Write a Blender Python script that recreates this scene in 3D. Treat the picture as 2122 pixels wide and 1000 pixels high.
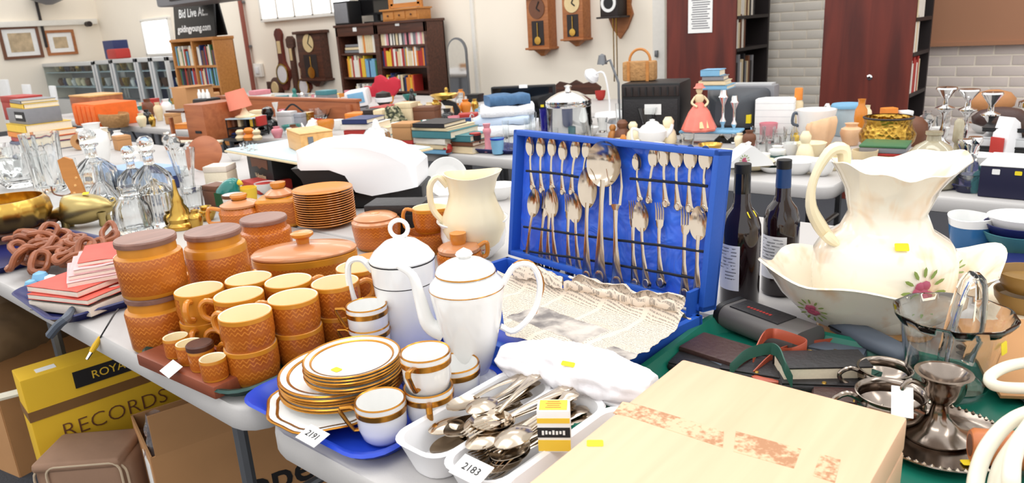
import bpy, bmesh, math, random
from mathutils import Vector, Matrix, noise
for o in list(bpy.data.objects): bpy.data.objects.remove(o)
SC = bpy.context.scene; COL = SC.collection
PI = math.pi
rnd = random.Random(7)
# ------------------------------------------------------------------ camera
FPX, W_, H_ = 1510.0, 2122, 1000
YAW, PITCH, ROLL = [math.radians(a) for a in (40.9, 16.5, -3.6)]
CAM = Vector((0, 0, 1.32))
fw = Vector((-math.sin(YAW)*math.cos(PITCH), math.cos(YAW)*math.cos(PITCH), -math.sin(PITCH)))
r0 = Vector((math.cos(YAW), math.sin(YAW), 0)); u0 = r0.cross(fw)
rt = r0*math.cos(ROLL) + u0*math.sin(ROLL); up = -r0*math.sin(ROLL) + u0*math.cos(ROLL)
cd = bpy.data.cameras.new('camera'); cam = bpy.data.objects.new('camera', cd); COL.objects.link(cam)
cd.sensor_width = 36; cd.sensor_fit = 'HORIZONTAL'; cd.lens = 36*FPX/W_
cd.clip_start = .02; cd.clip_end = 200
cam.matrix_world = Matrix(((rt.x, up.x, -fw.x, 0), (rt.y, up.y, -fw.y, 0), (rt.z, up.z, -fw.z, CAM.z), (0, 0, 0, 1)))
SC.camera = cam
cd.dof.use_dof = True; cd.dof.focus_distance = 1.35; cd.dof.aperture_fstop = 9.0
# ------------------------------------------------------------------ light
wd = bpy.data.worlds.new('world'); SC.world = wd; wd.use_nodes = True
wd.node_tree.nodes['Background'].inputs[0].default_value = (1, .995, .985, 1)
wd.node_tree.nodes['Background'].inputs[1].default_value = .95
SC.view_settings.view_transform = 'Standard'; SC.view_settings.look = 'None'
SC.view_settings.exposure = .55; SC.view_settings.gamma = 1; SC.view_settings.use_curve_mapping = False
def area(n, loc, sx, sy, e, rz=0, col=(1, .985, .96)):
    l = bpy.data.lights.new(n, 'AREA'); l.shape = 'RECTANGLE'; l.size = sx; l.size_y = sy; l.energy = e; l.color = col
    o = bpy.data.objects.new(n, l); COL.objects.link(o); o.location = loc; o.rotation_euler = (0, 0, rz); return o
for i, (x, y) in enumerate([(-10.5, 1.5), (-10.5, 4.8), (-6.8, 1.2), (-6.8, 4.6), (-3.4, .6), (-3.4, 4.2), (-.6, -.6), (-.4, 2.6), (2.4, 1.0), (1.6, 4.6), (-1.6, 1.5)]):
    area('ceiling_tube_light', (x, y, 3.6), 2.4, .5, 14)
# ------------------------------------------------------------------ pixel helpers (2122x1000 frame)
def ray(x, y): return fw + rt*((x-1061)/FPX) - up*((y-500)/FPX)
def G(x, y, z=.74):
    d = ray(x, y); return CAM + d*((z-CAM.z)/d.z)
def onY(x, y, Y):
    d = ray(x, y); return CAM + d*(Y/d.y)
def onX(x, y, X):
    d = ray(x, y); return CAM + d*(X/d.x)
def MP(P): return (Vector(P)-CAM).dot(fw)/FPX            # metres per pixel at a point
def ZT(P, yt):                                            # height at which the vertical through P reaches pixel row yt
    lo, hi = P[2]-.3, P[2]+4
    for _ in range(40):
        m = (lo+hi)/2; v = Vector((P[0], P[1], m))-CAM; py = 500-FPX*v.dot(up)/v.dot(fw)
        if py > yt: lo = m
        else: hi = m
    return (lo+hi)/2
# ------------------------------------------------------------------ materials
def lin(c): 
    c = c/255; return c/12.92 if c <= .04045 else ((c+.055)/1.055)**2.4
def rgb(c): return (lin(c[0]), lin(c[1]), lin(c[2]), 1)
MATS = {}
class NT:
    def __init__(s, key):
        s.m = bpy.data.materials.new(key); s.m.use_nodes = True; s.t = s.m.node_tree
        s.p = s.t.nodes['Principled BSDF']; MATS[key] = s.m
    def n(s, typ, ins=None, **kw):
        d = s.t.nodes.new(typ)
        for k, v in kw.items(): setattr(d, k, v)
        for k, v in (ins or {}).items():
            if isinstance(v, tuple) and len(v) == 2 and hasattr(v[0], 'outputs'): s.t.links.new(v[0].outputs[v[1]], d.inputs[k])
            elif hasattr(v, 'outputs'): s.t.links.new(v.outputs[0], d.inputs[k])
            else: d.inputs[k].default_value = v
        return d
    def math(s, op, a, b=0.0, c=None):
        i = {0: a, 1: b}
        if c is not None: i[2] = c
        return s.n('ShaderNodeMath', i, operation=op)
    def mix(s, f, a, b): return s.n('ShaderNodeMix', {0: f, 6: a, 7: b}, data_type='RGBA')
    def link(s, a, inp, out=0): s.t.links.new(a.outputs[out], s.p.inputs[inp])
    def obj(s): return s.n('ShaderNodeTexCoord')
def pm(key, col, rough=.5, metal=0, var=.06, sc=25, bump=0, trans=0, ior=1.45, coat=0, emit=0, stretch=None, spec=None, alpha=1):
    if key in MATS: return MATS[key]
    t = NT(key); c = rgb(col)
    tc = t.obj(); src = (tc, 'Object')
    if stretch: src = (t.n('ShaderNodeMapping', {0: src, 3: stretch}), 0)
    nz = t.n('ShaderNodeTexNoise', {0: src, 'Scale': sc, 'Detail': 3.0})
    a = tuple(x*(1-var) for x in c[:3])+(1,); b = tuple(min(1, x*(1+var)) for x in c[:3])+(1,)
    mx = t.mix((nz, 0), a, b); t.t.links.new(mx.outputs[2], t.p.inputs['Base Color'])
    t.p.inputs['Roughness'].default_value = rough; t.p.inputs['Metallic'].default_value = metal
    if trans: t.p.inputs['Transmission Weight'].default_value = trans
    t.p.inputs['IOR'].default_value = ior
    if coat: t.p.inputs['Coat Weight'].default_value = coat; t.p.inputs['Coat Roughness'].default_value = .06
    if spec is not None: t.p.inputs['Specular IOR Level'].default_value = spec
    if alpha < 1: t.p.inputs['Alpha'].default_value = alpha
    if emit:
        t.t.links.new(mx.outputs[2], t.p.inputs['Emission Color']); t.p.inputs['Emission Strength'].default_value = emit
    if bump:
        bp = t.n('ShaderNodeBump', {'Height': (nz, 0), 'Strength': bump, 'Distance': .01}); t.link(bp, 'Normal')
    return t.m
def wood(key, c1, c2, rough=.45, st=(4, 40, 40), coat=0):
    if key in MATS: return MATS[key]
    t = NT(key); tc = t.obj()
    mp = t.n('ShaderNodeMapping', {0: (tc, 'Object'), 3: st})
    nz = t.n('ShaderNodeTexNoise', {0: mp, 'Scale': 1.0, 'Detail': 5.0, 'Distortion': .6})
    rp = t.n('ShaderNodeMapRange', {0: nz, 1: .3, 2: .7})
    mx = t.mix((rp, 0), rgb(c1), rgb(c2)); t.t.links.new(mx.outputs[2], t.p.inputs['Base Color'])
    t.p.inputs['Roughness'].default_value = rough
    if coat: t.p.inputs['Coat Weight'].default_value = coat; t.p.inputs['Coat Roughness'].default_value = .1
    bp = t.n('ShaderNodeBump', {'Height': (nz, 0), 'Strength': .12, 'Distance': .004}); t.link(bp, 'Normal')
    return t.m
def hornsea(key, z0, z1, row, N, gap=.55, dark=(164, 80, 20), amber=(224, 146, 40)):
    """glaze with an embossed printed band: rows of small scallops, plain strip round local +X (where a handle sits)"""
    if key in MATS: return MATS[key]
    t = NT(key); tc = t.obj(); sp = t.n('ShaderNodeSeparateXYZ', {0: (tc, 'Object')})
    th = t.math('ARCTAN2', (sp, 1), (sp, 0)); z = (sp, 2)
    zz = t.math('DIVIDE', t.math('SUBTRACT', z, z0), row)
    fr = t.math('FRACT', zz, 0.0)
    cu = t.math('COSINE', t.math('MULTIPLY', th, float(N)))
    fl = t.math('MODULO', t.math('FLOOR', zz), 3.0)
    hump = t.math('SUBTRACT', fr, t.math('MULTIPLY_ADD', cu, .3, .5))
    sc = t.math('LESS_THAN', t.math('ABSOLUTE', hump), .17)
    pl = t.math('GREATER_THAN', fl, .5)
    lines = t.math('MULTIPLY', sc, t.math('MULTIPLY_ADD', pl, .7, .3))
    inz = t.math('MULTIPLY', t.math('GREATER_THAN', z, z0), t.math('LESS_THAN', z, z1))
    ing = t.math('GREATER_THAN', t.math('ABSOLUTE', th), gap) if gap > 0 else None
    m = t.math('MULTIPLY', inz, ing) if ing else inz
    nz = t.n('ShaderNodeTexNoise', {0: (tc, 'Object'), 'Scale': 22.0, 'Detail': 2.0})
    base = t.mix((nz, 0), rgb(amber), rgb(tuple(int(c*.78) for c in amber)))
    band = t.mix(lines, rgb(dark), rgb((218, 136, 52)))
    b2 = t.mix((nz, 0), (band, 2), rgb((188, 104, 30)))
    mx = t.mix(m, (base, 2), (b2, 2)); t.t.links.new(mx.outputs[2], t.p.inputs['Base Color'])
    t.p.inputs['Roughness'].default_value = .28
    bp = t.n('ShaderNodeBump', {'Height': t.math('MULTIPLY', lines, m), 'Strength': .25, 'Distance': .002}); t.link(bp, 'Normal')
    return t.m
# ------------------------------------------------------------------ mesh builder
def rr(w, d, rad, n=5, cx=0, cy=0):
    rad = min(rad, w/2-1e-5, d/2-1e-5); P = []
    for k, (sx, sy) in enumerate(((1, 1), (-1, 1), (-1, -1), (1, -1))):
        for i in range(n+1):
            a = PI/2*(k+i/n); P.append((cx+sx*(w/2-rad)+rad*math.cos(a), cy+sy*(d/2-rad)+rad*math.sin(a)))
    return P
def ell(a, b, n=28): return [(a*math.cos(2*PI*i/n), b*math.sin(2*PI*i/n)) for i in range(n)]
class MB:
    def __init__(s): s.v = []; s.f = []; s.m = []
    def add(s, vs, fs, mi=0, M=None):
        k = len(s.v)
        s.v += [tuple(M @ Vector(v)) if M else tuple(v) for v in vs]
        s.f += [tuple(i+k for i in f) for f in fs]; s.m += [mi]*len(fs) if isinstance(mi, int) else list(mi)
        return s
    def box(s, c, d, mi=0, bev=0, M=None):
        bm = bmesh.new(); bmesh.ops.create_cube(bm, size=1)
        for v in bm.verts: v.co = Vector((v.co.x*d[0]+c[0], v.co.y*d[1]+c[1], v.co.z*d[2]+c[2]))
        if bev: bmesh.ops.bevel(bm, geom=list(bm.edges), offset=min(bev, min(d)*.45), segments=2, profile=.6, affect='EDGES')
        bm.verts.index_update()
        s.add([v.co.copy() for v in bm.verts], [[v.index for v in f.verts] for f in bm.faces], mi, M); bm.free(); return s
    def loft(s, loops, mi=0, cap0=True, cap1=True, M=None, close=True):
        n = len(loops[0]); vs = [p for L in loops for p in L]; fs = []; ms = []
        for j in range(len(loops)-1):
            for i in range(n if close else n-1):
                fs.append((j*n+i, j*n+(i+1) % n, (j+1)*n+(i+1) % n, (j+1)*n+i)); ms.append(mi if isinstance(mi, int) else mi[j])
        if cap0: fs.append(tuple(range(n))[::-1]); ms.append(mi if isinstance(mi, int) else mi[0])
        if cap1: fs.append(tuple((len(loops)-1)*n+i for i in range(n))); ms.append(mi if isinstance(mi, int) else mi[-1])
        return s.add(vs, fs, ms, M)
    def lathe(s, prof, n=28, mi=0, M=None, fn=None, sx=1, sy=1):
        L = []
        for (r, z) in prof:
            row = []
            for i in range(n):
                a = 2*PI*i/n; R, Z = (r, z) if fn is None else fn(a, r, z)
                row.append((R*math.cos(a)*sx, R*math.sin(a)*sy, Z))
            L.append(row)
        return s.loft(L, mi, False, False, M)
    def tube(s, pts, r, n=8, mi=0, M=None, flat=1.0, closed=False, upv=None):
        pts = [Vector(p) for p in pts]; L = []; N = len(pts); prev = None
        rs = r if isinstance(r, (list, tuple)) else [r]*N
        for i, p in enumerate(pts):
            if closed: t = pts[(i+1) % N]-pts[i-1]
            else: t = pts[min(i+1, N-1)]-pts[max(i-1, 0)]
            t.normalize()
            if prev is None:
                a = Vector(upv) if upv else (Vector((0, 0, 1)) if abs(t.z) < .9 else Vector((1, 0, 0)))
            else: a = prev
            a = (a-t*a.dot(t)).normalized(); b = t.cross(a); prev = a
            L.append([p+(a*math.cos(2*PI*k/n)*flat+b*math.sin(2*PI*k/n))*rs[i] for k in range(n)])
        if closed: L.append(L[0])
        return s.loft(L, mi, not closed, not closed, M)
    def prism(s, poly, z0, z1, mi=0, M=None):
        return s.loft([[(x, y, z0) for x, y in poly], [(x, y, z1) for x, y in poly]], mi, True, True, M)
    def sheet(s, fn, nu, nv, th=.0008, mi=0, M=None):
        top = [Vector(fn(i/nu, j/nv)) for j in range(nv+1) for i in range(nu+1)]; k = len(top)
        vs = top+[p-Vector((0, 0, th)) for p in top]; fs = []
        ix = lambda i, j: j*(nu+1)+i
        for j in range(nv):
            for i in range(nu):
                q = (ix(i, j), ix(i+1, j), ix(i+1, j+1), ix(i, j+1)); fs.append(q); fs.append(tuple(a+k for a in q[::-1]))
        for i in range(nu):
            fs.append((ix(i+1, 0), ix(i, 0), ix(i, 0)+k, ix(i+1, 0)+k)); fs.append((ix(i, nv), ix(i+1, nv), ix(i+1, nv)+k, ix(i, nv)+k))
        for j in range(nv):
            fs.append((ix(0, j), ix(0, j+1), ix(0, j+1)+k, ix(0, j)+k)); fs.append((ix(nu, j+1), ix(nu, j), ix(nu, j)+k, ix(nu, j+1)+k))
        return s.add(vs, fs, mi, M)
    def mesh(s, name, mats, ang=35):
        me = bpy.data.meshes.new(name); me.from_pydata(s.v, [], s.f)
        for m in (mats if isinstance(mats, (list, tuple)) else [mats]): me.materials.append(MATS[m] if isinstance(m, str) else m)
        me.polygons.foreach_set('material_index', s.m)
        bm = bmesh.new(); bm.from_mesh(me); bmesh.ops.remove_doubles(bm, verts=bm.verts, dist=1e-6)
        bmesh.ops.recalc_face_normals(bm, faces=bm.faces); bm.to_mesh(me); bm.free()
        me.polygons.foreach_set('use_smooth', [True]*len(me.polygons))
        me.set_sharp_from_angle(angle=math.radians(ang)); me.update(); return me
    def build(s, name, mats, parent=None, ang=35):
        o = bpy.data.objects.new(name, s.mesh(name, mats, ang)); COL.objects.link(o)
        if parent: o.parent = parent
        return o
def part(me, name, parent, loc=(0, 0, 0), rz=0):
    o = bpy.data.objects.new(name, me); COL.objects.link(o); o.parent = parent; o.location = loc; o.rotation_euler = (0, 0, rz); return o
def tag(o, label, cat, group=None):
    o['label'] = label; o['category'] = cat
    if group: o['group'] = group
    return o
def struct(o): o['kind'] = 'structure'; return o
def thing(name, label, cat, loc=(0, 0, 0), rz=0, group=None):
    o = bpy.data.objects.new(name, None); COL.objects.link(o); o.location = loc; o.rotation_euler = (0, 0, rz); o.empty_display_size = .05
    return tag(o, label, cat, group)
def one(name, mb, mats, label, cat, loc=(0, 0, 0), rz=0, group=None, ang=35):
    o = mb.build(name, mats, None, ang); o.location = loc; o.rotation_euler = (0, 0, rz) if not isinstance(rz, tuple) else rz
    return tag(o, label, cat, group)
def dup(root, loc, rz=0, label=None, group=None):
    def cp(o, par):
        c = o.copy(); COL.objects.link(c); c.parent = par
        for ch in list(o.children): cp(ch, c)
        return c
    c = cp(root, None); c.location = loc; c.rotation_euler = (0, 0, rz) if not isinstance(rz, tuple) else rz
    if label: c['label'] = label
    if group: c['group'] = group
    return c
_T = {}
def text(body, size, mat, parent, M, ext=.0004, name='lettering', align='CENTER', bold=0):
    cu = bpy.data.curves.new('t', 'FONT'); cu.body = body; cu.size = size; cu.extrude = ext; cu.align_x = align; cu.align_y = 'CENTER'; cu.offset = bold; cu.resolution_u = 3
    ob = bpy.data.objects.new('t', cu); COL.objects.link(ob)
    dg = bpy.context.evaluated_depsgraph_get(); me = bpy.data.meshes.new_from_object(ob.evaluated_get(dg)); bpy.data.objects.remove(ob); bpy.data.curves.remove(cu)
    me.materials.clear(); me.materials.append(MATS[mat]); me.name = name
    o = bpy.data.objects.new(name, me); COL.objects.link(o); o.parent = parent; o.matrix_local = M; return o
def RX(a): return Matrix.Rotation(a, 4, 'X')
def RY(a): return Matrix.Rotation(a, 4, 'Y')
def RZ(a): return Matrix.Rotation(a, 4, 'Z')
def TR(x, y=0, z=0): return Matrix.Translation((x, y, z) if not isinstance(x, Vector) else x)
def bez(p, n=14):                                          # Catmull-Rom through points
    p = [Vector(q) for q in p]; p = [p[0]*2-p[1]]+p+[p[-1]*2-p[-2]]; out = []
    for i in range(1, len(p)-2):
        m = max(2, n//(len(p)-3))
        for k in range(m):
            t = k/m; a, b, c, d = p[i-1:i+3]
            out.append(.5*((2*b)+(c-a)*t+(2*a-5*b+4*c-d)*t*t+(3*b-a-3*c+d)*t**3))
    return out+[p[-2]]
def sticker(parent, M, w=.016, h=.012, mat='tag_yellow'):
    mb = MB().prism(rr(w, h, .002, 2), 0, .0006); o = mb.build('price_sticker', mat, parent); o.matrix_local = M; o['label'] = 'small %s price sticker' % ('yellow' if 'yellow' in mat else 'white'); return o
# common materials
pm('tag_yellow', (238, 214, 40), .7); pm('paper_white', (240, 240, 238), .8); pm('ink', (30, 28, 30), .7)
pm('china', (238, 238, 236), .12, coat=.4, var=.01); pm('gold', (190, 130, 50), .25, .9, var=.1); pm('cream_glaze', (240, 226, 190), .2, var=.02)
pm('silver', (196, 182, 164), .16, 1, var=.12); pm('silver_dark', (150, 138, 128), .18, 1, var=.2, sc=60); pm('chrome', (225, 225, 225), .06, 1)
pm('brass', (196, 158, 78), .25, 1, var=.15); pm('glass', (250, 252, 252), .02, trans=1, var=0, ior=1.48)
pm('black', (22, 22, 24), .45); pm('black_gloss', (14, 13, 14), .1, coat=.5); pm('grey_metal', (120, 122, 126), .4, .6)
pm('table_top', (190, 187, 185), .5, var=.03, sc=300, bump=.03); pm('white_plastic', (236, 236, 238), .3, var=.01)
wood('dark_wood', (58, 30, 20), (92, 50, 34)); wood('teak', (150, 82, 46), (176, 104, 62), st=(3, 30, 30)); wood('pine', (206, 150, 84), (226, 176, 110)); wood('oak', (180, 116, 52), (200, 134, 66))
pm('card', (186, 138, 92), .85, var=.08, sc=12); pm('blue_plastic', (30, 66, 186), .35); pm('navy', (28, 34, 92), .4); pm('green_plastic', (20, 104, 86), .35); pm('dark_green', (22, 62, 56), .35)
pm('terracotta_glaze', (208, 130, 44), .25, coat=.3); pm('lid_brown', (196, 132, 86), .3, coat=.3); wood('jar_lid', (120, 84, 72), (150, 110, 96), .35)
pm('pages', (232, 220, 196), .9, var=.12, sc=200)
# ================================================================== SETTING
WY = 6.35; LX = -16.0
pm('carpet', (66, 68, 74), .95, var=.25, sc=120, bump=.3); pm('wall_cream', (248, 238, 222), .85, var=.02, sc=3); pm('wall_white', (232, 228, 218), .85, var=.02, sc=4)
pm('brick_paint', (240, 232, 220), .8, var=.03, sc=20, bump=.1); pm('brick_pink', (226, 212, 204), .8, var=.03, sc=20, bump=.1); pm('mortar', (205, 196, 186), .9); pm('tan_board', (176, 126, 96), .8, var=.04, sc=3)
pm('window_glow', (250, 252, 255), .5, emit=2.2, var=0); pm('trim_white', (238, 234, 226), .6); pm('pipe_red', (150, 84, 70), .5)
o = struct(MB().box((-6, 2, -.05), (32, 16, .1)).build('floor', 'carpet'))
wall = struct(MB().box((-6, WY+.1, 1.9), (20.4, .2, 3.8)).build('wall_back', 'wall_cream'))
o = struct(MB().box((LX-.1, 0, 1.9), (.2, 13, 3.8)).build('wall_left', 'wall_cream'))
zl = onX(100, 48, LX).z
o = struct(MB().box((LX+.03, 2.9, zl), (.12, 6.8, .1), bev=.01).build('trim_1', 'trim_white'))
# painted brickwork at the right of the back wall, brick by brick
bme = MB().box((0, 0, 0), (.213, .02, .065), bev=.005)
bmesh_a = bme.mesh('brick', 'brick_paint'); bmesh_b = bme.mesh('brick', 'brick_pink')
def bricks(xa, xb, za, zb, me):
    z = za; k = 0
    while z < zb-.03:
        x = xa + (.0 if k % 2 else -.11)
        while x < xb:
            if x > xa-.15: part(me, 'brick', wall, (x+.11, WY+.005+rnd.uniform(-.001, .001), z+.035))
            x += .223
        z += .075; k += 1
bx0, bx1 = onY(1588, 100, WY).x, onY(1712, 100, WY).x
bricks(bx0, bx1+.1, onY(1640, 232, WY).z, onY(1640, -8, WY).z, bmesh_a)
cx0 = onY(1912, 150, WY).x; cz1 = onY(2020, 92, WY).z
bricks(cx0, onY(2140, 150, WY).x+.1, cz1-.9, cz1, bmesh_b)
o = struct(MB().box((cx0+1.6, WY-.03, cz1+1.02), (3.4, .06, 2.0)).box((cx0+1.6, WY-.03, cz1+.01), (3.4, .08, .03)).build('wall_panel', 'tan_board')); o.name = 'trim_2'
o = struct(MB().box((onY(986, 100, WY).x, WY-.01, 1.9), (.05, .04, 3.8), bev=.008).build('trim_3', 'trim_white'))
o = struct(MB().box((onY(1371, 100, WY).x, WY-.03, 1.9), (.13, .06, 3.8), bev=.01).box((onY(1368, 110, WY).x, WY-.07, onY(1368, 110, WY).z), (.03, .03, .06), 1, .006).build('trim_4', ['trim_white', 'grey_metal']))
def win(n, px0, px1, zb, zt, k):
    xa, xb = onY(px0, 40, WY).x, onY(px1, 40, WY).x
    w = struct(MB().build('window_%d' % n, 'trim_white')) if 0 else None
    m = MB(); fr = .035
    for z in (zb, zt): m.box(((xa+xb)/2, WY-.02, z), (xb-xa+.06, .08, .05), bev=.005)
    for i in range(k+1): m.box((xa+(xb-xa)*i/k, WY-.02, (zb+zt)/2), (.05, .08, zt-zb), bev=.005)
    w = struct(m.build('window_%d' % n, 'trim_white'))
    for i in range(k):
        a = xa+(xb-xa)*i/k; d = (xb-xa)/k
        MB().box((a+d/2, WY-.015, (zb+zt)/2), (d-.06, .02, zt-zb-.04)).build('pane', 'window_glow', w)
zb = onY(640, 34, WY).z
win(1, 549, 738, zb, zb+.75, 5)
win(2, 297, 353, onY(325, 113, WY).z, onY(325, 40, WY).z, 1)
pz = [onY(500, 10, WY-.06), onY(521, 165, WY-.06)]
xp = pz[0].x*.5+pz[1].x*.5
p = thing('wall_pipe', 'red brown heating pipe running down the cream back wall', 'pipe', (xp, WY-.06, 0))
MB().tube([(0, 0, .3), (0, 0, 3.6)], .035, 10).build('pipe', 'pipe_red', p)
for z in (1.25, 1.9): MB().box((0, .03, z), (.1, .05, .03)).build('bracket', 'grey_metal', p)
sx = onY(540, 145, WY)
p = thing('wall_socket_box', 'small white electrical box on the cream wall beside the pipe', 'switch box', (sx.x, WY-.03, sx.z))
MB().box((0, 0, 0), (.2, .05, .2), bev=.01).build('cover', 'trim_white', p); MB().box((0, -.03, 0), (.09, .02, .1), bev=.004).build('switch', 'white_plastic', p)
# ================================================================== TABLES
def table_me():
    t = MB(); w, d = 1.83, .755
    L = [[(x, y, z) for x, y in rr(w-2*i, d-2*i, .06, 4)] for i, z in ((.012, -.048), (.002, -.044), (0, -.036), (0, -.006), (.004, 0))]
    t.loft(L); top = t.mesh('tabletop', 'table_top', 50)
    lg = MB()
    for s in (-1, 1):
        lg.tube([(0, s*.22, -.74), (0, s*.22, -.05)], .016, 8)
    lg.tube([(0, -.22, -.06), (0, .22, -.06)], .014, 8); lg.tube([(0, -.22, -.45), (0, .22, -.45)], .012, 8); lg.tube([(-.01, 0, -.45), (.32, 0, -.05)], .01, 6)
    return top, lg.mesh('leg_frame', 'grey_metal')
TT, TL = table_me()
def table(x0, y0, label, group=None, z=.74):
    t = thing('folding_table', label, 'table', (x0+.915, y0+.3775, 0), 0, group)
    part(TT, 'tabletop', t, (0, 0, z)); part(TL, 'leg_frame', t, (-.55, 0, z)); part(TL, 'leg_frame', t, (.55, 0, z), PI)
table(-2.862, .51, 'white plastic folding table carrying the brown pottery set'); table(-.995, .508, 'white plastic folding table carrying the blue cutlery case', z=.7395)
g2 = 'white folding tables behind the front ones'
for x, l in ((-2.862, 'under the white appliance cover'), (-.995, 'under the blue jug and wine bottles')): table(x, 1.275, 'white folding table '+l, g2)
for x in (-6.6, -4.73):
    for y in (.51, 1.275): table(x, y, 'white folding table further along the front row', 'tables further along the front row')
JX = G(911, 318).x
for l, x in (('the teak bureau', JX-3.72), ('the piles of books and the tan carton', JX-1.85), ('the flowered china dishes', JX+.01), ('the navy box and demijohn', JX+1.87)): table(x, 2.472, 'white folding table carrying '+l, 'tables at the front of the back row')
for l, x in (('the orange crate', JX-5.6), ('the long teak headboard', JX-3.72), ('the flat television and linen', JX-1.85), ('the black heater and paper stack', JX+.01), ('the boxing gloves', JX+1.87)): table(x, 3.235, 'white folding table under '+l, 'tables in the second line of the back row')
for x in (JX-5.6, JX-3.72, JX-1.85): table(x, 4.0, 'white folding table under the goods nearest the dark bookcase', 'tables nearest the dark bookcase')
table(JX-5.6, 2.472, 'white folding table under the stack of annuals and boxes')
# ================================================================== BOOKS
BKC = {'red': (176, 50, 44), 'white': (232, 226, 216), 'cream': (224, 204, 166), 'black': (34, 32, 36), 'navy': (40, 52, 100), 'green': (60, 108, 70), 'orange': (224, 134, 50), 'yellow': (230, 190, 60), 'grey': (130, 130, 134), 'light blue': (120, 172, 206), 'brown': (112, 70, 48), 'pink': (216, 140, 150), 'teal': (70, 128, 136)}
for k, c in BKC.items(): pm('bk_'+k, c, .5, var=.1, sc=40)
def book_mb(t, d, h, cm=0, pmi=1):
    """standing book: thickness t (x), depth d (y), height h (z); spine at -y"""
    m = MB(); c = min(.003, t*.2)
    m.box((-t/2+c/2, 0, h/2), (c, d, h), cm); m.box((t/2-c/2, 0, h/2), (c, d, h), cm)
    sp = [(-t/2, -d/2+.002), (-t/4, -d/2-c), (t/4, -d/2-c), (t/2, -d/2+.002)]
    m.prism(sp, 0, h, cm); m.box((0, .002, h/2), (t-2*c, d-.012, h-.008), pmi); return m
BM = {}
def bookmesh(col, t, d, h):
    k = (col, round(t, 3), round(d, 2), round(h, 2))
    if k not in BM: BM[k] = book_mb(*k[1:]).mesh('book', ['bk_'+col, 'pages'])
    return BM[k], k
def shelf_books(x0, x1, y, z, hmax, where, group, cols, lean=0, axis='x', tmin=.016, tmax=.038, depth=.14, face=0):
    x = x0; n = 0
    while x < x1-.02:
        c = rnd.choice(cols); t = rnd.choice([.018, .024, .03, .038]); t = max(tmin, min(tmax, t)); h = hmax*rnd.choice([.72, .8, .88, .95])
        if x+t > x1: break
        me, k = bookmesh(c, t, depth, h)
        o = bpy.data.objects.new('book', me); COL.objects.link(o)
        if axis == 'x': o.location = (x+k[1]/2, y, z); o.rotation_euler = (0, 0, 0)
        else: o.location = (y, x+k[1]/2, z); o.rotation_euler = (0, 0, PI/2)
        tag(o, '%s %sbook standing %s' % (c, 'tall ' if k[3] > hmax*.87 else 'short ' if k[3] < hmax*.75 else '', where), 'book', group+', %s ones' % c)
        x += k[1]+.0015; n += 1
# ---- double dark bookcase
BY = 5.98
xl, xr = onY(694, 61, BY).x, onY(880, 41, BY).x; zt = (onY(694, 61, BY).z+onY(880, 41, BY).z)/2
xm = onY(777, 55, BY).x
bc = thing('bookcase', 'tall double bookcase of dark brown wood full of paperbacks', 'bookcase', (0, 0, 0))
for nm, xa, xb in (('bay', xl, xm), ('bay', xm, xr)):
    m = MB(); 
    m.box((xa+.02, BY+.15, zt/2), (.04, .3, zt), bev=.003).box((xb-.02, BY+.15, zt/2), (.04, .3, zt), bev=.003).box(((xa+xb)/2, BY+.29, zt/2), (xb-xa, .015, zt))
    m.box(((xa+xb)/2, BY+.145, zt+.015), (xb-xa+.02, .33, .03), bev=.004).box(((xa+xb)/2, BY+.012, zt-.055), (xb-xa, .024, .11), bev=.003).box(((xa+xb)/2, BY+.02, .05), (xb-xa, .03, .1))
    m.build('carcass', 'dark_wood', bc)
shl = [onY(745, 110, BY).z, onY(745, 160, BY).z]; shl += [shl[1]-(shl[0]-shl[1]), shl[1]-2*(shl[0]-shl[1])]
shr = [onY(830, 93, BY).z, onY(830, 137, BY).z, onY(830, 189, BY).z]; shr += [shr[2]-.33]
for xa, xb, zs in ((xl, xm, shl), (xm, xr, shr)):
    for z in zs: MB().box(((xa+xb)/2, BY+.15, z-.012), (xb-xa-.08, .27, .024)).build('shelf', 'dark_wood', bc)
for px, py in ((735, 61), (823, 49)):
    q = onY(px, py, BY-.003); MB().box((q.x, BY-.004, q.z), (.07, .008, .05), bev=.003).build('paper_tag', 'paper_white', bc)
P = ['white', 'cream', 'red', 'black', 'orange', 'yellow', 'grey', 'navy']; PW = ['white', 'white', 'cream', 'grey', 'black', 'pink', 'white']
mid = (xl+xm)/2
hh = shl[0]-shl[1]
shelf_books(mid, xm-.05, BY+.1, shl[0], .28, 'on the top shelf of the dark bookcase', 'books on the dark bookcase', ['cream', 'white', 'orange', 'cream'])
shelf_books(xl+.13, xm-.3, BY+.1, shl[1], .29, 'on the second shelf of the dark bookcase', 'books on the dark bookcase second shelf', ['orange', 'cream', 'red', 'white', 'yellow'])
shelf_books(xm-.3, xm-.045, BY+.1, shl[1], .25, 'on the second shelf of the dark bookcase', 'books on the dark bookcase second shelf', ['light blue', 'light blue', 'navy', 'green'])
shelf_books(xl+.25, xm-.05, BY+.1, shl[2], .22, 'on the third shelf of the dark bookcase', 'books on the dark bookcase third shelf', PW)
shelf_books(xm+.05, xr-.05, BY+.1, shr[0], .24, 'on the top shelf of the right dark bookcase bay', 'books in the right bay top shelf', PW)
shelf_books(xm+.05, xr-.05, BY+.1, shr[1], .23, 'on the second shelf of the right dark bookcase bay', 'books in the right bay second shelf', P+['red', 'white'])
shelf_books(xm+.08, xr-.3, BY+.1, shr[2], .22, 'on the third shelf of the right dark bookcase bay', 'books in the right bay third shelf', P)
m = MB()
for k in range(3): m.box((0, 0, .02+.036*k), (.3-.02*k, .2, .03), k % 2, .003)
one('record_stack', m, ['bk_grey', 'bk_cream'], 'low stack of grey folders lying on the top shelf of the dark bookcase', 'folders', (xl+.26, BY+.13, shl[0]))
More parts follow.
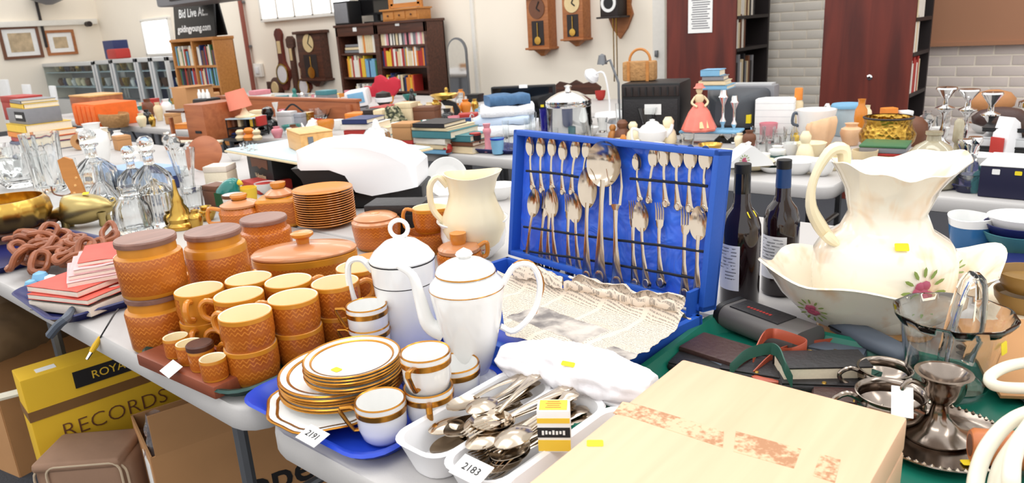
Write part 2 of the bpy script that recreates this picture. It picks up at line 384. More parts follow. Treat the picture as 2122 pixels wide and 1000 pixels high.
def wbox(x0, y0, x1, y1, Y):
    a, b, c, d = onY(x0, y0, Y), onY(x1, y0, Y), onY(x0, y1, Y), onY(x1, y1, Y)
    return (a.x+c.x)/2, (b.x+d.x)/2, (c.z+d.z)/2, (a.z+b.z)/2
# on top of the dark bookcase
zt2 = zt+.03
t = thing('television', 'black flat television standing on top of the dark bookcase', 'television', (onY(770, 40, BY+.15).x, BY+.24, zt2))
MB().box((0, 0, .37), (.6, .06, .55), bev=.01).build('casing', 'black', t); MB().box((0, -.033, .37), (.55, .006, .5)).build('screen', 'black_gloss', t)
MB().box((0, 0, .05), (.08, .05, .1)).box((0, 0, .01), (.3, .18, .02), bev=.004).build('stand', 'black', t)
t = thing('toilet_mirror', 'pine dressing table mirror with drawers on top of the dark bookcase', 'mirror', (onY(848, 36, BY+.15).x, BY+.11, zt2))
MB().box((0, 0, .06), (.62, .2, .12), bev=.006).box((0, -.01, .125), (.66, .24, .02), bev=.004).build('drawer_base', 'oak', t)
for k in (-1, 0, 1):
    d = MB().box((k*.2, -.103, .06), (.18, .012, .085), bev=.004).build('drawer', 'oak', t); MB().lathe([(0, 0), (.008, 0), (.012, .012), (0, .018)], 10, M=TR(k*.2, -.11, .06) @ RX(PI/2)).build('knob', 'dark_wood', d)
MB().box((-.27, 0, .33), (.03, .03, .4), bev=.005).box((.27, 0, .33), (.03, .03, .4), bev=.005).box((0, 0, .17), (.5, .025, .05)).box((0, 0, .6), (.5, .025, .05)).box((-.235, 0, .38), (.05, .025, .42)).box((.235, 0, .38), (.05, .025, .42)).build('frame', 'oak', t)
MB().box((0, 0, .38), (.44, .01, .4)).build('mirror_glass', 'chrome', t)
t = thing('speaker', 'dark grey loudspeaker box at the end of the dark bookcase top', 'speaker', (xl+.17, BY+.1, zt2))
MB().box((0, 0, .14), (.3, .2, .28), bev=.008).build('cabinet', 'black', t); MB().box((0, -.104, .14), (.26, .012, .24), bev=.004).build('grille', 'bk_grey', t)
# ---- pine bookcase with sign
PY = 5.0
xl, xr = onY(353, 92, PY).x, onY(441, 79, PY).x; zt = (onY(353, 92, PY).z+onY(441, 79, PY).z)/2; xm = (xl+xr)/2
pb = thing('pine_bookcase', 'golden pine bookcase of two columns with a black sign on top', 'bookcase')
m = MB()
for x in (xl+.02, xm, xr-.02): m.box((x, PY+.14, zt/2), (.04, .28, zt), bev=.003)
m.box(((xl+xr)/2, PY+.14, zt+.02), (xr-xl+.02, .3, .04), bev=.004).box(((xl+xr)/2, PY+.275, zt/2), (xr-xl, .01, zt)).box(((xl+xr)/2, PY+.14, .04), (xr-xl, .28, .08))
m.build('carcass', 'oak', pb)
zs = [onY(397, 136, PY).z, onY(397, 177, PY).z, onY(397, 177, PY).z-.35]
for z in zs: MB().box(((xl+xr)/2, PY+.13, z-.015), (xr-xl-.06, .25, .03)).build('shelf', 'oak', pb)
for i, z in enumerate(zs[:2]):
    for a, b, nm in ((xl+.05, xm-.03, 'left'), (xm+.03, xr-.05, 'right')):
        shelf_books(a, b, PY+.1, z, .27, 'on the %s %s shelf of the pine bookcase' % (('upper', 'lower')[i], nm), 'books on the pine bookcase %s %s shelf' % (('upper', 'lower')[i], nm), ['cream', 'white', 'black', 'navy', 'green', 'red', 'light blue', 'brown'], tmin=.03, tmax=.05)
a, b = onY(357, 88, PY+.05), onY(436, 72, PY+.05)
sg = thing('notice_board', 'black advertising board with white lettering on the pine bookcase', 'sign', ((a.x+b.x)/2, PY+.08, zt+.04)); w = b.x-a.x+.02
MB().box((0, .04, .24), (w, .025, .5), bev=.003, M=RX(-.12)).build('front_panel', 'black', sg); MB().box((0, .2, .24), (w, .025, .5), bev=.003, M=RX(.12)).build('back_panel', 'black', sg)
for i, (tx, s, z) in enumerate((('Bid Live At...', .155, .33), ('goldingyoung.com', .125, .13))): text(tx, s, 'paper_white', sg, RX(-.12) @ TR(0, .024, z) @ RX(PI/2), bold=.003)
# ---- tall mahogany bookcases standing end on
wood('mahogany', (76, 22, 13), (116, 42, 27), .55, st=(12, 12, 1.2)); pm('shelf_dark', (40, 32, 32), .6)
def endcase(pxa, pxb, Y, D, levels, cols, lab, where, closed_to=0):
    xa, xb = onY(pxa, 100, Y).x, onY(pxb, 100, Y).x; w = xb-xa; ht = 2.3; D = onX(D, 100, xb).y-Y
    c = thing('tall_bookcase', lab, 'bookcase', (xa, Y, 0))
    MB().box((w/2, -.01, ht/2), (w, .02, ht)).build('end_panel', 'mahogany', c)
    MB().box((w*.35, D/2, ht/2), (w*.7, D-.02, ht)).build('core', 'shelf_dark', c)
    MB().box((w*.85, D, ht/2), (w*.3, .03, ht)).build('side_post', 'shelf_dark', c); MB().box((w/2, D/2, ht-.02), (w, D, .04)).build('top', 'shelf_dark', c)
    for z in levels: MB().box((w*.85, D/2, z-.012), (w*.3, D-.03, .024)).build('shelf', 'shelf_dark', c)
    for k, z in enumerate(levels):
        shelf_books(Y+.02, Y+D*(.35 if k % 2 else .6), xb-.09, z, .26, where, 'books on '+where[3:], cols, axis='y', depth=.16, tmin=.03, tmax=.06)
    return c, xa, xb
z1 = [onX(1545, y, onY(1526, 100, 5.5).x).z for y in (32, 98, 178)]
c, xa, xb = endcase(1384, 1526, 5.5, 1591, z1, ['grey', 'cream', 'brown', 'white', 'black'], 'tall mahogany bookcase end with a white notice pinned to it', 'on the tall shelves beside the pinned notice')
a = onY(1426, -20, 5.47); b = onY(1475, 67, 5.47)
n = MB().box((0, 0, 0), (b.x-a.x, .004, a.z-b.z)).build('notice_sheet', 'paper_white', c); n.location = ((a.x+b.x)/2-xa, -.024, (a.z+b.z)/2)
for k in range(16): MB().box(((rnd.random()-.5)*.02, -.0025, (a.z-b.z)*(.42-.054*k)), ((b.x-a.x)*rnd.uniform(.6, .8), .001, .008)).build('text_line', 'bk_grey', n)
z2 = [onX(1905, y, onY(1896, 100, 5.4).x).z for y in (36, 106, 186)]
c, xa, xb = endcase(1706, 1893, 5.35, 1926, z2, ['white', 'white', 'red', 'cream', 'black', 'white'], 'tall mahogany bookcase end beside the tan board', 'on the tall shelves beside the tan board')
q = onY(1802, 160, 5.33); MB().lathe([(.018, 0), (.018, .004), (.008, .012)], 10, M=TR(q.x-xa, -.02, q.z) @ RX(PI/2)).build('lock', 'chrome', c)
# ================================================================== TRAYS
def tray(name, label, c, w, d, rz, mat, z=.7402, hgt=.02, rad=.05):
    m = MB(); L = [(.02, 0), (.006, hgt*.8), (0, hgt), (.004, hgt+.003), (.012, hgt), (.026, .004)]
    m.loft([[(x, y, q) for x, y in rr(w-2*i, d-2*i, rad, 5)] for i, q in L])
    return one(name, m, mat, label, 'tray', (c[0], c[1], z), rz)
tray('serving_tray', 'dark green plastic tray holding the brown pottery mugs', (-1.25, .738), .36, .47, 0, 'dark_green')
tray('serving_tray', 'bright blue plastic tray under the gold rimmed white china', (-.9, .735), .345, .45, 0, 'blue_plastic')
def lot_tag(x, y, z, rz, w=.045, d=.026, txt=None, lab='white paper lot tag', tilt=.5):
    P = G(x, y, z); t = thing('lot_ticket', lab, 'ticket', P, rz)
    MB().sheet(lambda u, v: ((u-.5)*w, (v-.5)*d, .012+.012*(v-.5)*tilt*2), 4, 2).build('paper', 'paper_white', t)
    if txt: text(txt, .0145, 'ink', t, TR(0, 0, .0126) @ RX(tilt*.8), ext=.0002)
    return t
lot_tag(357, 776, .762, -.1, lab='small blank white ticket on the green tray rim')
lot_tag(650, 917, .764, -.02, .046, .028, '2191', 'white ticket numbered 2191 on the blue tray rim', .3)
# ================================================================== BROWN POTTERY
ZTR = .7445
hornsea('h_can', .008, .078, .0085, 34, 0); hornsea('h_mug', .006, .058, .0085, 26, .55); hornsea('h_big', .006, .07, .0085, 60, 0); hornsea('h_small', .004, .032, .008, 18, 0); hornsea('h_sq', .01, .08, .009, 24, .5)
def can(P, label, h=.112, R=.0625):
    P = Vector(P); c = thing('storage_jar', label, 'jar', P, rnd.random()*6, 'brown pottery storage jars'); k = h-.112; b = .078+k
    MB().lathe([(0, 0), (R*.93, 0), (R*.97, .004), (R, b-.004), (R*.97, b+.001), (R*.86, b+.005), (R*.85, b+.0215), (R*.8, b+.0215), (R*.8, .012), (0, .01)], 40).build('jar_body', 'h_can' if k < .01 else 'h_tall', c)
    MB().lathe([(0, b+.022), (R*.9, b+.022), (R*.91, b+.025), (R*.91, b+.031), (R*.88, b+.034), (0, b+.034)], 40).build('lid', 'jar_lid', c, 25)
hornsea('h_tall', .02, .15, .0085, 34, 0)
P = G(343, 708, ZTR)
can(P, 'brown pottery storage jar at the bottom of the stack by the spice rack'); can((P.x+.002, P.y+.002, ZTR+.1122), 'brown pottery storage jar with a greyish wooden lid on top of another')
Q = G(440, 475, .94); can((Q.x, Q.y, .741), 'tall brown storage jar next to the grey lidded jar', .199, .064)
Q = G(545, 449, .886); can((Q.x, Q.y, .741), 'brown storage jar with a wooden lid behind the oval casserole', .145, .065)
Q = G(322, 652, ZTR); can((Q.x-.03, Q.y+.05, .741), 'brown pottery jar half hidden behind the jar stack by the books')
RA = YAW
def mugroot():
    c = bpy.data.objects.new('mug', None); COL.objects.link(c); R = .0455
    MB().lathe([(0, .002), (.036, .002), (.037, 0), (.0395, .001), (.0425, .008), (R, .03), (R, .0655), (R-.0015, .0665)], 36).build('mug_body', 'h_mug', c)
    MB().lathe([(R-.0015, .0665), (R-.0035, .0655), (R-.004, .03), (.035, .009), (0, .006)], 36).build('mug_inside', 'cream_glaze', c)
    MB().tube(bez([(R-.0005, 0, .056), (R+.014, 0, .06), (R+.025, 0, .05), (R+.022, 0, .03), (R+.006, 0, .02), (R-.001, 0, .022)], 18), .0055, 8, flat=1.0, upv=(0, 1, 0)).build('handle', 'terracotta_glaze', c)
    return c
mug0 = mugroot(); first = [1]
def mug(P, a, label):
    if first[0]: first[0] = 0; mug0.location = P; mug0.rotation_euler = (0, 0, a); tag(mug0, label, 'mug', 'brown pottery mugs'); return
    dup(mug0, P, a, label, 'brown pottery mugs')['category'] = 'mug'
zr = ZTR+.0665+.059
MG = [[420, 596, -.85, 'beside the jar stack', 1], [513, 580, 2.4, 'behind the others near the casserole', 0], [592, 580, 1.2, 'close to the oval casserole', 0], [496, 605, 3.6, 'in the middle of the group', 0], [612, 611, 3.75, 'with its handle turned to its neighbours', 1], [683, 582, 1.0, 'next to the white coffee pot', 0], [524, 641, 3.5, 'next to the spice rack', 1], [731, 557, .75, 'behind the white coffee pot', 1]]
for m_ in MG: q = G(m_[0], m_[1], zr); m_.append(Vector((q.x, q.y, 0)))
for _ in range(200):
    for i in range(8):
        for j in range(i):
            d = MG[i][5]-MG[j][5]
            if d.length < .0935: e = d.normalized()*(.0935-d.length)/2; MG[i][5] += e; MG[j][5] -= e
for i, m_ in enumerate(MG):
    P = m_[5]; cl = lambda a: min((P+Vector((math.cos(a), math.sin(a), 0))*.066-MG[j][5]).length for j in range(8) if j != i)
    best = max((m_[2]+k*.1 for k in range(-31, 32)), key=lambda a: min(cl(a), .056)-abs(a-m_[2])*.001)
    mug((P.x, P.y, ZTR), best, 'lower brown pottery mug of the pair '+m_[3]); mug((P.x, P.y, ZTR+.059), best, 'upper brown pottery mug of the pair '+m_[3])
# spice rack
A, B = G(352, 730, .765), G(462, 775, .765); ang = math.atan2(B.y-A.y, B.x-A.x); C_ = (A+B)/2
sr = thing('spice_rack', 'reddish wooden spice rack holding four small pottery jars', 'spice rack', (C_.x-.004, C_.y-.004, ZTR), ang)
wood('rack_wood', (120, 58, 34), (150, 78, 50)); rl = (B-A).length+.085
MB().box((0, 0, .012), (rl, .075, .024), bev=.004).build('base', 'rack_wood', sr); MB().box((0, .033, .03), (rl, .009, .03), bev=.003).build('back_rail', 'rack_wood', sr)
sj = MB().lathe([(0, 0), (.021, 0), (.0225, .004), (.0225, .036), (.022, .0375)], 26).mesh('jar', 'h_small'); si = MB().lathe([(.022, .0375), (.0195, .0365), (.0195, .006), (0, .005)], 26).mesh('jar_inside', 'cream_glaze'); sl = MB().lathe([(0, .0378), (.0235, .0378), (.0235, .046), (.021, .0485), (0, .0485)], 26).mesh('lid', 'dark_wood')
for i, (x, y) in enumerate(((363, 696), (390, 709), (415, 721), (440, 740))):
    Q = G(x, y, ZTR+.062); j = thing('spice_jar', ['small open brown spice jar at the end of the rack by the storage jars', 'small open brown spice jar second in the wooden rack', 'small brown spice jar with a dark wooden lid', 'small open brown spice jar at the front end of the rack'][i], 'spice jar', (Q.x, Q.y, ZTR+.0245), 0, 'spice jars in the wooden rack')
    part(sj, 'jar', j)
    if i == 2: part(sl, 'lid', j)
    else: part(si, 'jar_inside', j)
# oval casserole
Q = G(630, 517, .835); Q.z = .741; e = thing('casserole_dish', 'large oval lidded brown pottery casserole', 'casserole', (Q.x, Q.y, .741), RA+.12); a, b = .124, .08
zc = .098
def ov(a, b, z, n=44): return [(x, y, z) for x, y in ell(a, b, n)]
MB().loft([ov(a*.86, b*.86, 0), ov(a*.92, b*.92, .004), ov(a, b, zc*.72), ov(a, b, zc*.86), ov(a*.97, b*.97, zc*.88)]).build('dish', 'h_big', e, 30)
l = MB().loft([ov(a*.97, b*.97, zc*.885), ov(a*1.0, b*1.0, zc*.9), ov(a*1.0, b*1.0, zc*.94), ov(a*.94, b*.94, zc*1.0), ov(a*.5, b*.5, zc*1.1), ov(a*.15, b*.15, zc*1.14)]).build('lid', 'lid_brown', e, 40)
MB().lathe([(.014, zc*1.1), (.016, zc*1.25), (.027, zc*1.33), (.027, zc*1.39), (.02, zc*1.42), (0, zc*1.42)], 24).build('knob', 'terracotta_glaze', l)
sticker(e, TR(.075, .012, zc*1.055) @ RY(.12))
# plate stack
def plate_mb(R, h=.014, fl=.62, mi=0):
    return MB().lathe([(0, .001), (R*.55, .001), (R*.56, 0), (R*.6, 0), (R*.62, .002), (R*.98, h), (R, h+.001), (R*.985, h+.0025), (R*.64, .006), (R*.58, .0045), (0, .0045)], 40)
Q = G(678, 462, ZTR); topz = ZT(Q, 388); R = 62*MP((Q.x, Q.y, topz)); n = 15; dz = (topz-ZTR-.014)/(n-1)
pme = plate_mb(R).mesh('dinner_plate', 'terracotta_glaze')
for i in range(n):
    o = bpy.data.objects.new('dinner_plate', pme); COL.objects.link(o); o.location = (Q.x+rnd.uniform(-.001, .001), Q.y, .741+i*dz)
    tag(o, 'topmost amber pottery plate of the tall stack' if i == n-1 else 'amber pottery dinner plate in the tall stack', 'plate', 'amber plates in the tall stack')
# teapot with square body, second pot, round pots, jugs
def pot(name, lab, x, yb, yt, wpx, prof, lid, knob, mat, z=.741, rz=0, handle=None, spout=None, cat='teapot', sq=False, hm='terracotta_glaze', lm='lid_brown'):
    Q = G(x, yb, z); zt = ZT(Q, yt); h = zt-z; R = wpx/2*MP((Q.x, Q.y, z+h*.7))
    t = thing(name, lab, cat, (Q.x, Q.y, z), rz)
    if sq: MB().loft([[(px, py, q*h) for px, py in rr(2*R*r, 2*R*r*.8, R*.35, 4)] for r, q in prof]).build('pot_body', mat, t, 30)
    else: MB().lathe([(r*R, q*h) for r, q in prof], 32).build('pot_body', mat, t, 30)
    l = MB().lathe([(r*R, q*h) for r, q in lid], 32).build('lid', lm, t, 30); MB().lathe([(r*R, q*h) for r, q in knob], 18).build('knob', hm, l)
    if handle: MB().tube(bez([(px*R, 0, q*h) for px, q in handle], 16), R*.1, 8).build('handle', hm, t)
    if spout: MB().tube(bez([(px*R, 0, q*h) for px, q, s in spout], 12), [R*spout[0][2]+(R*spout[-1][2]-R*spout[0][2])*i/12 for i in range(13)][:len(bez([(px*R, 0, q*h) for px, q, s in spout], 12))], 10).build('spout', hm, t)
    return t, R, h
pot('teapot', 'square shouldered brown pottery teapot in front of the plate stack', 588, 462, 377, 92, [(.95, 0), (1, .04), (1, .6), (.9, .66), (.55, .68)], [(.62, .69), (.64, .74), (.5, .8), (.3, .86)], [(.25, .85), (.34, .93), (.34, 1), (0, 1)], 'h_sq', rz=RA, handle=[(-.95, .55), (-1.5, .5), (-1.5, .2), (-.95, .15)], spout=[(.9, .2, .3), (1.25, .35, .22), (1.5, .65, .15), (1.75, .72, .1)], sq=True)
pot('sugar_pot', 'brown lidded pottery pot with a loop handle behind the jars', 505, 470, 402, 88, [(0, 0), (.8, 0), (.95, .1), (1, .5), (.85, .62), (.8, .66)], [(.88, .66), (.9, .72), (.6, .8), (.35, .84)], [(.3, .84), (.4, .94), (.38, 1), (0, 1)], 'h_can', rz=RA, handle=[(-.9, .55), (-1.5, .6), (-1.55, .2), (-.9, .15)], cat='pot')
pot('sugar_bowl', 'round brown pottery bowl with a flat pinkish lid', 785, 510, 440, 100, [(0, 0), (.8, 0), (.92, .1), (1, .6), (1, .72)], [(1.0, .72), (1, .78), (.88, .84), (.9, .88), (.7, .96), (.3, .99), (0, 1)], [(.2, .98), (.2, 1.0), (.1, 1.01), (0, 1.01)], 'h_can', cat='bowl')
pot('sugar_bowl', 'small brown pottery sugar bowl with a looped lid behind the coffee pot', 955, 560, 482, 96, [(0, 0), (.85, 0), (.95, .1), (1, .4), (.95, .5), (.8, .52)], [(.9, .53), (.92, .62), (.8, .68), (.3, .72)], [(.3, .7), (.36, .85), (.36, 1), (0, 1)], 'h_can', handle=[(.8, .6), (1.2, .7), (1.2, .4), (.9, .3)], rz=RA, cat='bowl')
def jug(x, yb, yt, wpx, z, lab, mat, spout_dir=RA, hm='terracotta_glaze', inm='cream_glaze'):
    Q = G(x, yb, z); h = ZT(Q, yt)-z; R = wpx/2*MP(Q); t = thing('cream_jug', lab, 'jug', (Q.x, Q.y, z), spout_dir)
    def fn(a, r, zz):
        k = max(0, math.cos(a))**6*(zz/h)**3; return r*(1+.55*k), zz-h*.04*k
    MB().lathe([(0, 0), (R*.8, 0), (R*.9, h*.08), (R, h*.5), (R*.97, h*.98), (R*.94, h)], 40, fn=fn).build('jug_body', mat, t)
    MB().lathe([(R*.94, h), (R*.9, h*.97), (R*.9, h*.5), (R*.7, h*.1), (0, h*.08)], 40, fn=fn).build('jug_inside', inm, t)
    MB().tube(bez([(-R*.9, 0, h*.88), (-R*1.35, 0, h*.95), (-R*1.55, 0, h*.7), (-R*1.5, 0, h*.25), (-R*1.2, 0, h*.1)], 14), R*.11, 8).build('handle', hm, t)
Q = G(893, 520, .741); z2 = ZT(Q, 478)
b = thing('pottery_bowl', 'brown pottery bowl under the small cream jug', 'bowl', Q); R = 46*MP(Q); h = z2-.741
MB().lathe([(0, 0), (R*.7, 0), (R, h*.8), (R*1.02, h), (R*.96, h), (R*.7, h*.2), (0, h*.15)], 32).build('bowl_body', 'h_can', b); MB().tube(bez([(R*.9, 0, h*.7), (R*1.3, 0, h*.75), (R*1.25, 0, h*.3), (R*.85, 0, h*.3)], 10), R*.08, 6).build('handle', 'terracotta_glaze', b).rotation_euler = (0, 0, RA)
jug(893, 478, 428, 70, z2, 'amber pottery cream jug with pale inside balanced on a bowl', 'h_mug')
for i, (x, y) in enumerate(((772, 548), (772, 541), (772, 534))):
    o = bpy.data.objects.new('saucer', pme); COL.objects.link(o); Q = G(778, 560, .741); o.location = (Q.x, Q.y, .741+.009*i+.0); o.scale = (.72, .72, .72); tag(o, 'brown pottery saucer stacked behind the tall white pot', 'saucer', 'brown saucers behind the white pot')
# ================================================================== WHITE CHINA
ZB = .7445
def wav(a, r, z): return r*(1+.02*math.cos(a*8)+.05*abs(math.cos(2*a))**4), z
def gplate(name, lab, P, R, n, grp, dz=.0075, wavy=False):
    bm_ = MB().lathe([(0, .001), (R*.55, .001), (R*.57, 0), (R*.6, .001), (R*.97, .012), (R, .0135), (R*.985, .015), (R*.64, .006), (0, .0045)], 48, fn=wav if wavy else None).mesh('plate', 'china')
    gm = MB().lathe([(R*1.001, .0132), (R*1.003, .0142), (R*.985, .0156), (R*.955, .0148), (R*.955, .0138)], 48, fn=wav if wavy else None).mesh('gold_rim', 'gold'); gi = MB().lathe([(R*.86, .0128), (R*.82, .0117), (R*.815, .0105), (R*.855, .0115)], 48, fn=wav if wavy else None).mesh('gold_band', 'gold')
    for i in range(n):
        t = thing(name, lab+(', topmost of its stack' if i == n-1 and n > 1 else ''), 'plate', (P[0]+rnd.uniform(-.0015, .0015), P[1]+rnd.uniform(-.0015, .0015), P[2]+i*dz), rnd.random()*6 if not wavy else .5, grp)
        part(bm_, 'plate', t); part(gm, 'gold_rim', t)
        if i == n-1: part(gi, 'gold_band', t)
    return t
Q = G(658, 834, ZB+.02); gplate('cake_plate', 'large wavy edged white cake plate with gold rim', (Q.x+.016, Q.y+.018, ZB+.011), .1, 1, None, wavy=True)
zq = ZB+.0165
Q = G(706, 762, zq+.04); gplate('dinner_plate', 'white plate with gold rim in the larger stack', (Q.x, Q.y, zq), .1, 6, 'gold rimmed plates in the larger stack', .0052)
zq2 = zq+.0052*5+.0075
Q = G(729, 737, zq2+.039); t = gplate('tea_plate', 'small white plate with gold rim in the upper stack', (Q.x, Q.y, zq2), .077, 6, 'gold rimmed small plates in the upper stack', .005)
sticker(t, TR(-.012, -.045, .0058)); t.children[-1].matrix_local = RZ(-t.rotation_euler.z) @ TR(.005, -.035, .0062)
def cuproot():
    c = bpy.data.objects.new('coffee_cup', None); COL.objects.link(c); R = .0375
    MB().lathe([(0, .002), (.02, .002), (.021, 0), (.024, .001), (.031, .009), (.036, .026), (R, .064), (R-.001, .0655), (R-.0028, .0645), (.033, .026), (.02, .006), (0, .005)], 36).build('cup_body', 'china', c)
    MB().lathe([(.0372, .047), (.0379, .0475), (.0383, .056), (.0375, .0565)], 36).build('gold_band', 'gold', c); MB().lathe([(R+.0004, .0638), (R-.0008, .0662), (R-.003, .0648)], 36).build('gold_rim', 'gold', c)
    MB().tube([(.0365, 0, .054), (.044, 0, .058), (.058, 0, .058), (.059, 0, .052), (.05, 0, .033), (.042, 0, .02), (.034, 0, .02)], [.003, .0028, .003, .003, .0028, .0026, .003], 8, flat=1.6, upv=(0, 1, 0)).build('handle', 'gold', c)
    return c
cup0 = cuproot(); cf = [1]
def cup(P, a, label):
    if cf[0]: cf[0] = 0; cup0.location = P; cup0.rotation_euler = (0, 0, a); return tag(cup0, label, 'cup', 'white cups with gold bands')
    d = dup(cup0, P, a, label, 'white cups with gold bands'); d['category'] = 'cup'
def cupat(x, y, z0, a, label): Q = G(x, y, z0+.0655); cup((Q.x, Q.y, z0), a, label)
cupat(787, 826, ZB, RA+PI+.1, 'white gold banded cup standing alone in front of the plates')
Q = G(887, 798, ZB+.0655); cup((Q.x, Q.y, ZB), -.75, 'lower white gold banded cup of the stacked pair'); cup((Q.x, Q.y+.001, ZB+.056), -1.2, 'upper white gold banded cup of the stacked pair')
cup((-.85, .727, ZB), 1.5, 'white gold banded cup under the coffee pot spout')
cup((-.773, .737, ZB), 2.6, 'white gold banded cup beside the coffee pot foot')
cup((-1.02, .762, ZB), 3.8, 'bottom white gold banded cup behind the plate stacks'); cup((-1.02, .762, ZB+.04), 3.75, 'top white gold banded cup behind the plate stacks')
# front coffee pot
Q = G(983, 785, ZB); Hh = ZT(Q, 512)-ZB; R = 78*MP((Q.x, Q.y, ZB+Hh*.7))
cp_ = thing('coffee_pot', 'white china coffee pot with gold lines, curved spout and moulded finial', 'coffee pot', (Q.x, Q.y, ZB), RA); hz = Hh
MB().lathe([(0, 0), (R*.62, 0), (R*.64, hz*.01), (R*.5, hz*.035), (R*.42, hz*.07), (R*.52, hz*.13), (R*.7, hz*.28), (R*.86, hz*.47), (R*.98, hz*.66), (R, hz*.72), (R*.97, hz*.75), (R*.8, hz*.8), (R*.76, hz*.82), (R*.7, hz*.82), (R*.7, hz*.7), (0, hz*.1)], 44).build('pot_body', 'china', cp_, 50)
l = MB().lathe([(R*.79, hz*.815), (R*.8, hz*.83), (R*.74, hz*.86), (R*.5, hz*.9), (R*.2, hz*.925), (0, hz*.93)], 40).build('lid', 'china', cp_, 50)
MB().lathe([(R*.14, hz*.915), (R*.17, hz*.935), (R*.24, hz*.95), (R*.2, hz*.97), (R*.1, hz*.985), (0, hz)], 10).build('finial', 'china', l)
for r, z in ((1.004, .715), (.81, .822), (.635, .008)): MB().lathe([(R*r*.995, hz*(z-.004)), (R*r*1.006, hz*z), (R*r*.99, hz*(z+.006))], 44).build('gold_line', 'gold', cp_)
MB().tube(bez([(-R*.72, 0, hz*.38), (-R*1.1, 0, hz*.45), (-R*1.25, 0, hz*.62), (-R*1.4, 0, hz*.82), (-R*1.78, 0, hz*.9)], 16), [R*(.27-.012*i) for i in range(17)], 12).build('spout', 'china', cp_)
h = MB().tube(bez([(R*.93, 0, hz*.7), (R*1.3, 0, hz*.84), (R*1.75, 0, hz*.84), (R*1.95, 0, hz*.7), (R*1.75, 0, hz*.5), (R*1.2, 0, hz*.36), (R*.82, 0, hz*.4)], 24), R*.085, 8, flat=1.3, upv=(0, 1, 0)).build('handle', 'china', cp_)
MB().tube(bez([(R*1.02, 0, hz*.715), (R*1.3, 0, hz*.862), (R*1.77, 0, hz*.862), (R*2.05, 0, hz*.7), (R*1.8, 0, hz*.48)], 16), R*.02, 6).build('gold_line', 'gold', h)
# tall covered pot
Q = G(852, 708, ZB); Hh = ZT(Q, 535)-ZB; R = 67*MP((Q.x, Q.y, ZB+Hh*.8)); hz = Hh
tp = thing('hot_water_pot', 'tall white china pot with ring topped lid and thin black line', 'coffee pot', (Q.x, Q.y, ZB), RA)
MB().lathe([(0, 0), (R*.86, 0), (R*.88, hz*.03), (R*.9, hz*.4), (R, hz*.97), (R*1.0, hz), (R*.93, hz), (R*.85, hz*.5), (0, hz*.1)], 44).build('pot_body', 'china', tp)
l = MB().lathe([(R*1.0, hz*1.0), (R*1.01, hz*1.015), (R*.85, hz*1.1), (R*.5, hz*1.2), (R*.15, hz*1.24), (0, hz*1.24)], 40).build('lid', 'china', tp)
MB().tube([(R*.27*math.cos(a), 0, hz*1.34+R*.27*math.sin(a)) for a in [2*PI*i/20 for i in range(20)]], R*.07, 8, closed=True).build('ring_handle', 'china', l)
MB().lathe([(R*1.004, hz*.985), (R*1.012, hz*.992), (R*1.004, hz*1.0)], 44).build('black_line', 'ink', tp); MB().lathe([(R*.965, hz*.74), (R*.972, hz*.745), (R*.966, hz*.75)], 44).build('black_line', 'ink', tp)
MB().tube(bez([(-R*.95, 0, hz*.88), (-R*1.25, 0, hz*1.02), (-R*1.65, 0, hz*.98), (-R*1.7, 0, hz*.7), (-R*1.45, 0, hz*.38), (-R*.9, 0, hz*.25)], 20), R*.1, 8, flat=1.3, upv=(0, 1, 0)).build('handle', 'china', tp)
# ================================================================== BLUE CUTLERY CASE
pm('case_blue', (34, 86, 180), .55, var=.06, sc=200); pm('elastic', (16, 20, 34), .7)
def satin(key, c1, c2):
    t = NT(key); tc = t.obj(); nz = t.n('ShaderNodeTexNoise', {0: (tc, 'Object'), 'Scale': 16.0, 'Detail': 2.0, 'Distortion': 1.2})
    mx = t.mix((nz, 0), rgb(c1), rgb(c2)); t.t.links.new(mx.outputs[2], t.p.inputs['Base Color']); t.p.inputs['Roughness'].default_value = .28
    t.p.inputs['Sheen Weight'].default_value = .5
    bp = t.n('ShaderNodeBump', {'Height': (nz, 0), 'Strength': .5, 'Distance': .02}); t.link(bp, 'Normal')
satin('satin', (18, 70, 205), (50, 120, 240))
ZH = .79; BL, BR = G(1052, 527, ZH), G(1457, 648, ZH)
hx = (BR-BL); CW = hx.length; hx.normalize(); cang = math.atan2(hx.y, hx.x); nb = Vector((-hx.y, hx.x, 0))   # nb: towards the back
case = thing('cutlery_case', 'open blue cutlery canteen case lined with satin', 'case', (BL.x, BL.y, .7402), cang)
LT = math.radians(8); LM = TR(0, 0, ZH-.7402) @ RX(-LT)            # lid local frame: x along hinge, z up the lid, y back
# lid height so that the top right corner lands near the photo's
lup = Vector((0, 0, 1))*math.cos(LT)+nb*math.sin(LT)
def lidpt(x, y):                                             # pixel -> (u along hinge, v up lid) on the lining plane
    nrm = lup.cross(hx).normalized(); o = BL+lup*0+(-nrm if nrm.dot(nb) > 0 else nrm)*0
    d = ray(x, y); P = CAM+d*((BL-CAM).dot(nrm)/d.dot(nrm)); return (P-BL).dot(hx), (P-BL).dot(lup)
LH = (lidpt(1066, 279)[1]+lidpt(1479, 296)[1])/2
D = .042; T = .013
m = MB(); m.box((CW/2, D*.9, LH/2), (CW, .006, LH), M=LM)
m.build('lid_back', 'case_blue', case)
m = MB()
m.box((T/2, D/2, LH/2), (T, D, LH), bev=.003, M=LM).box((CW-T/2, D/2, LH/2), (T, D, LH), bev=.003, M=LM).box((CW/2, D/2, LH-T/2), (CW, D, T), bev=.003, M=LM).box((CW/2, D/2, T/2), (CW, D, T), bev=.003, M=LM)
m.build('lid_frame', 'case_blue', case)
def sat(u, v):
    x = T+(CW-2*T)*u; z = T+(LH-2*T)*v
    return Vector((x, D*.62+.0035*noise.noise((x*22, z*9, 3))+.002*noise.noise((x*60+z*40, z*30, 1)), z))
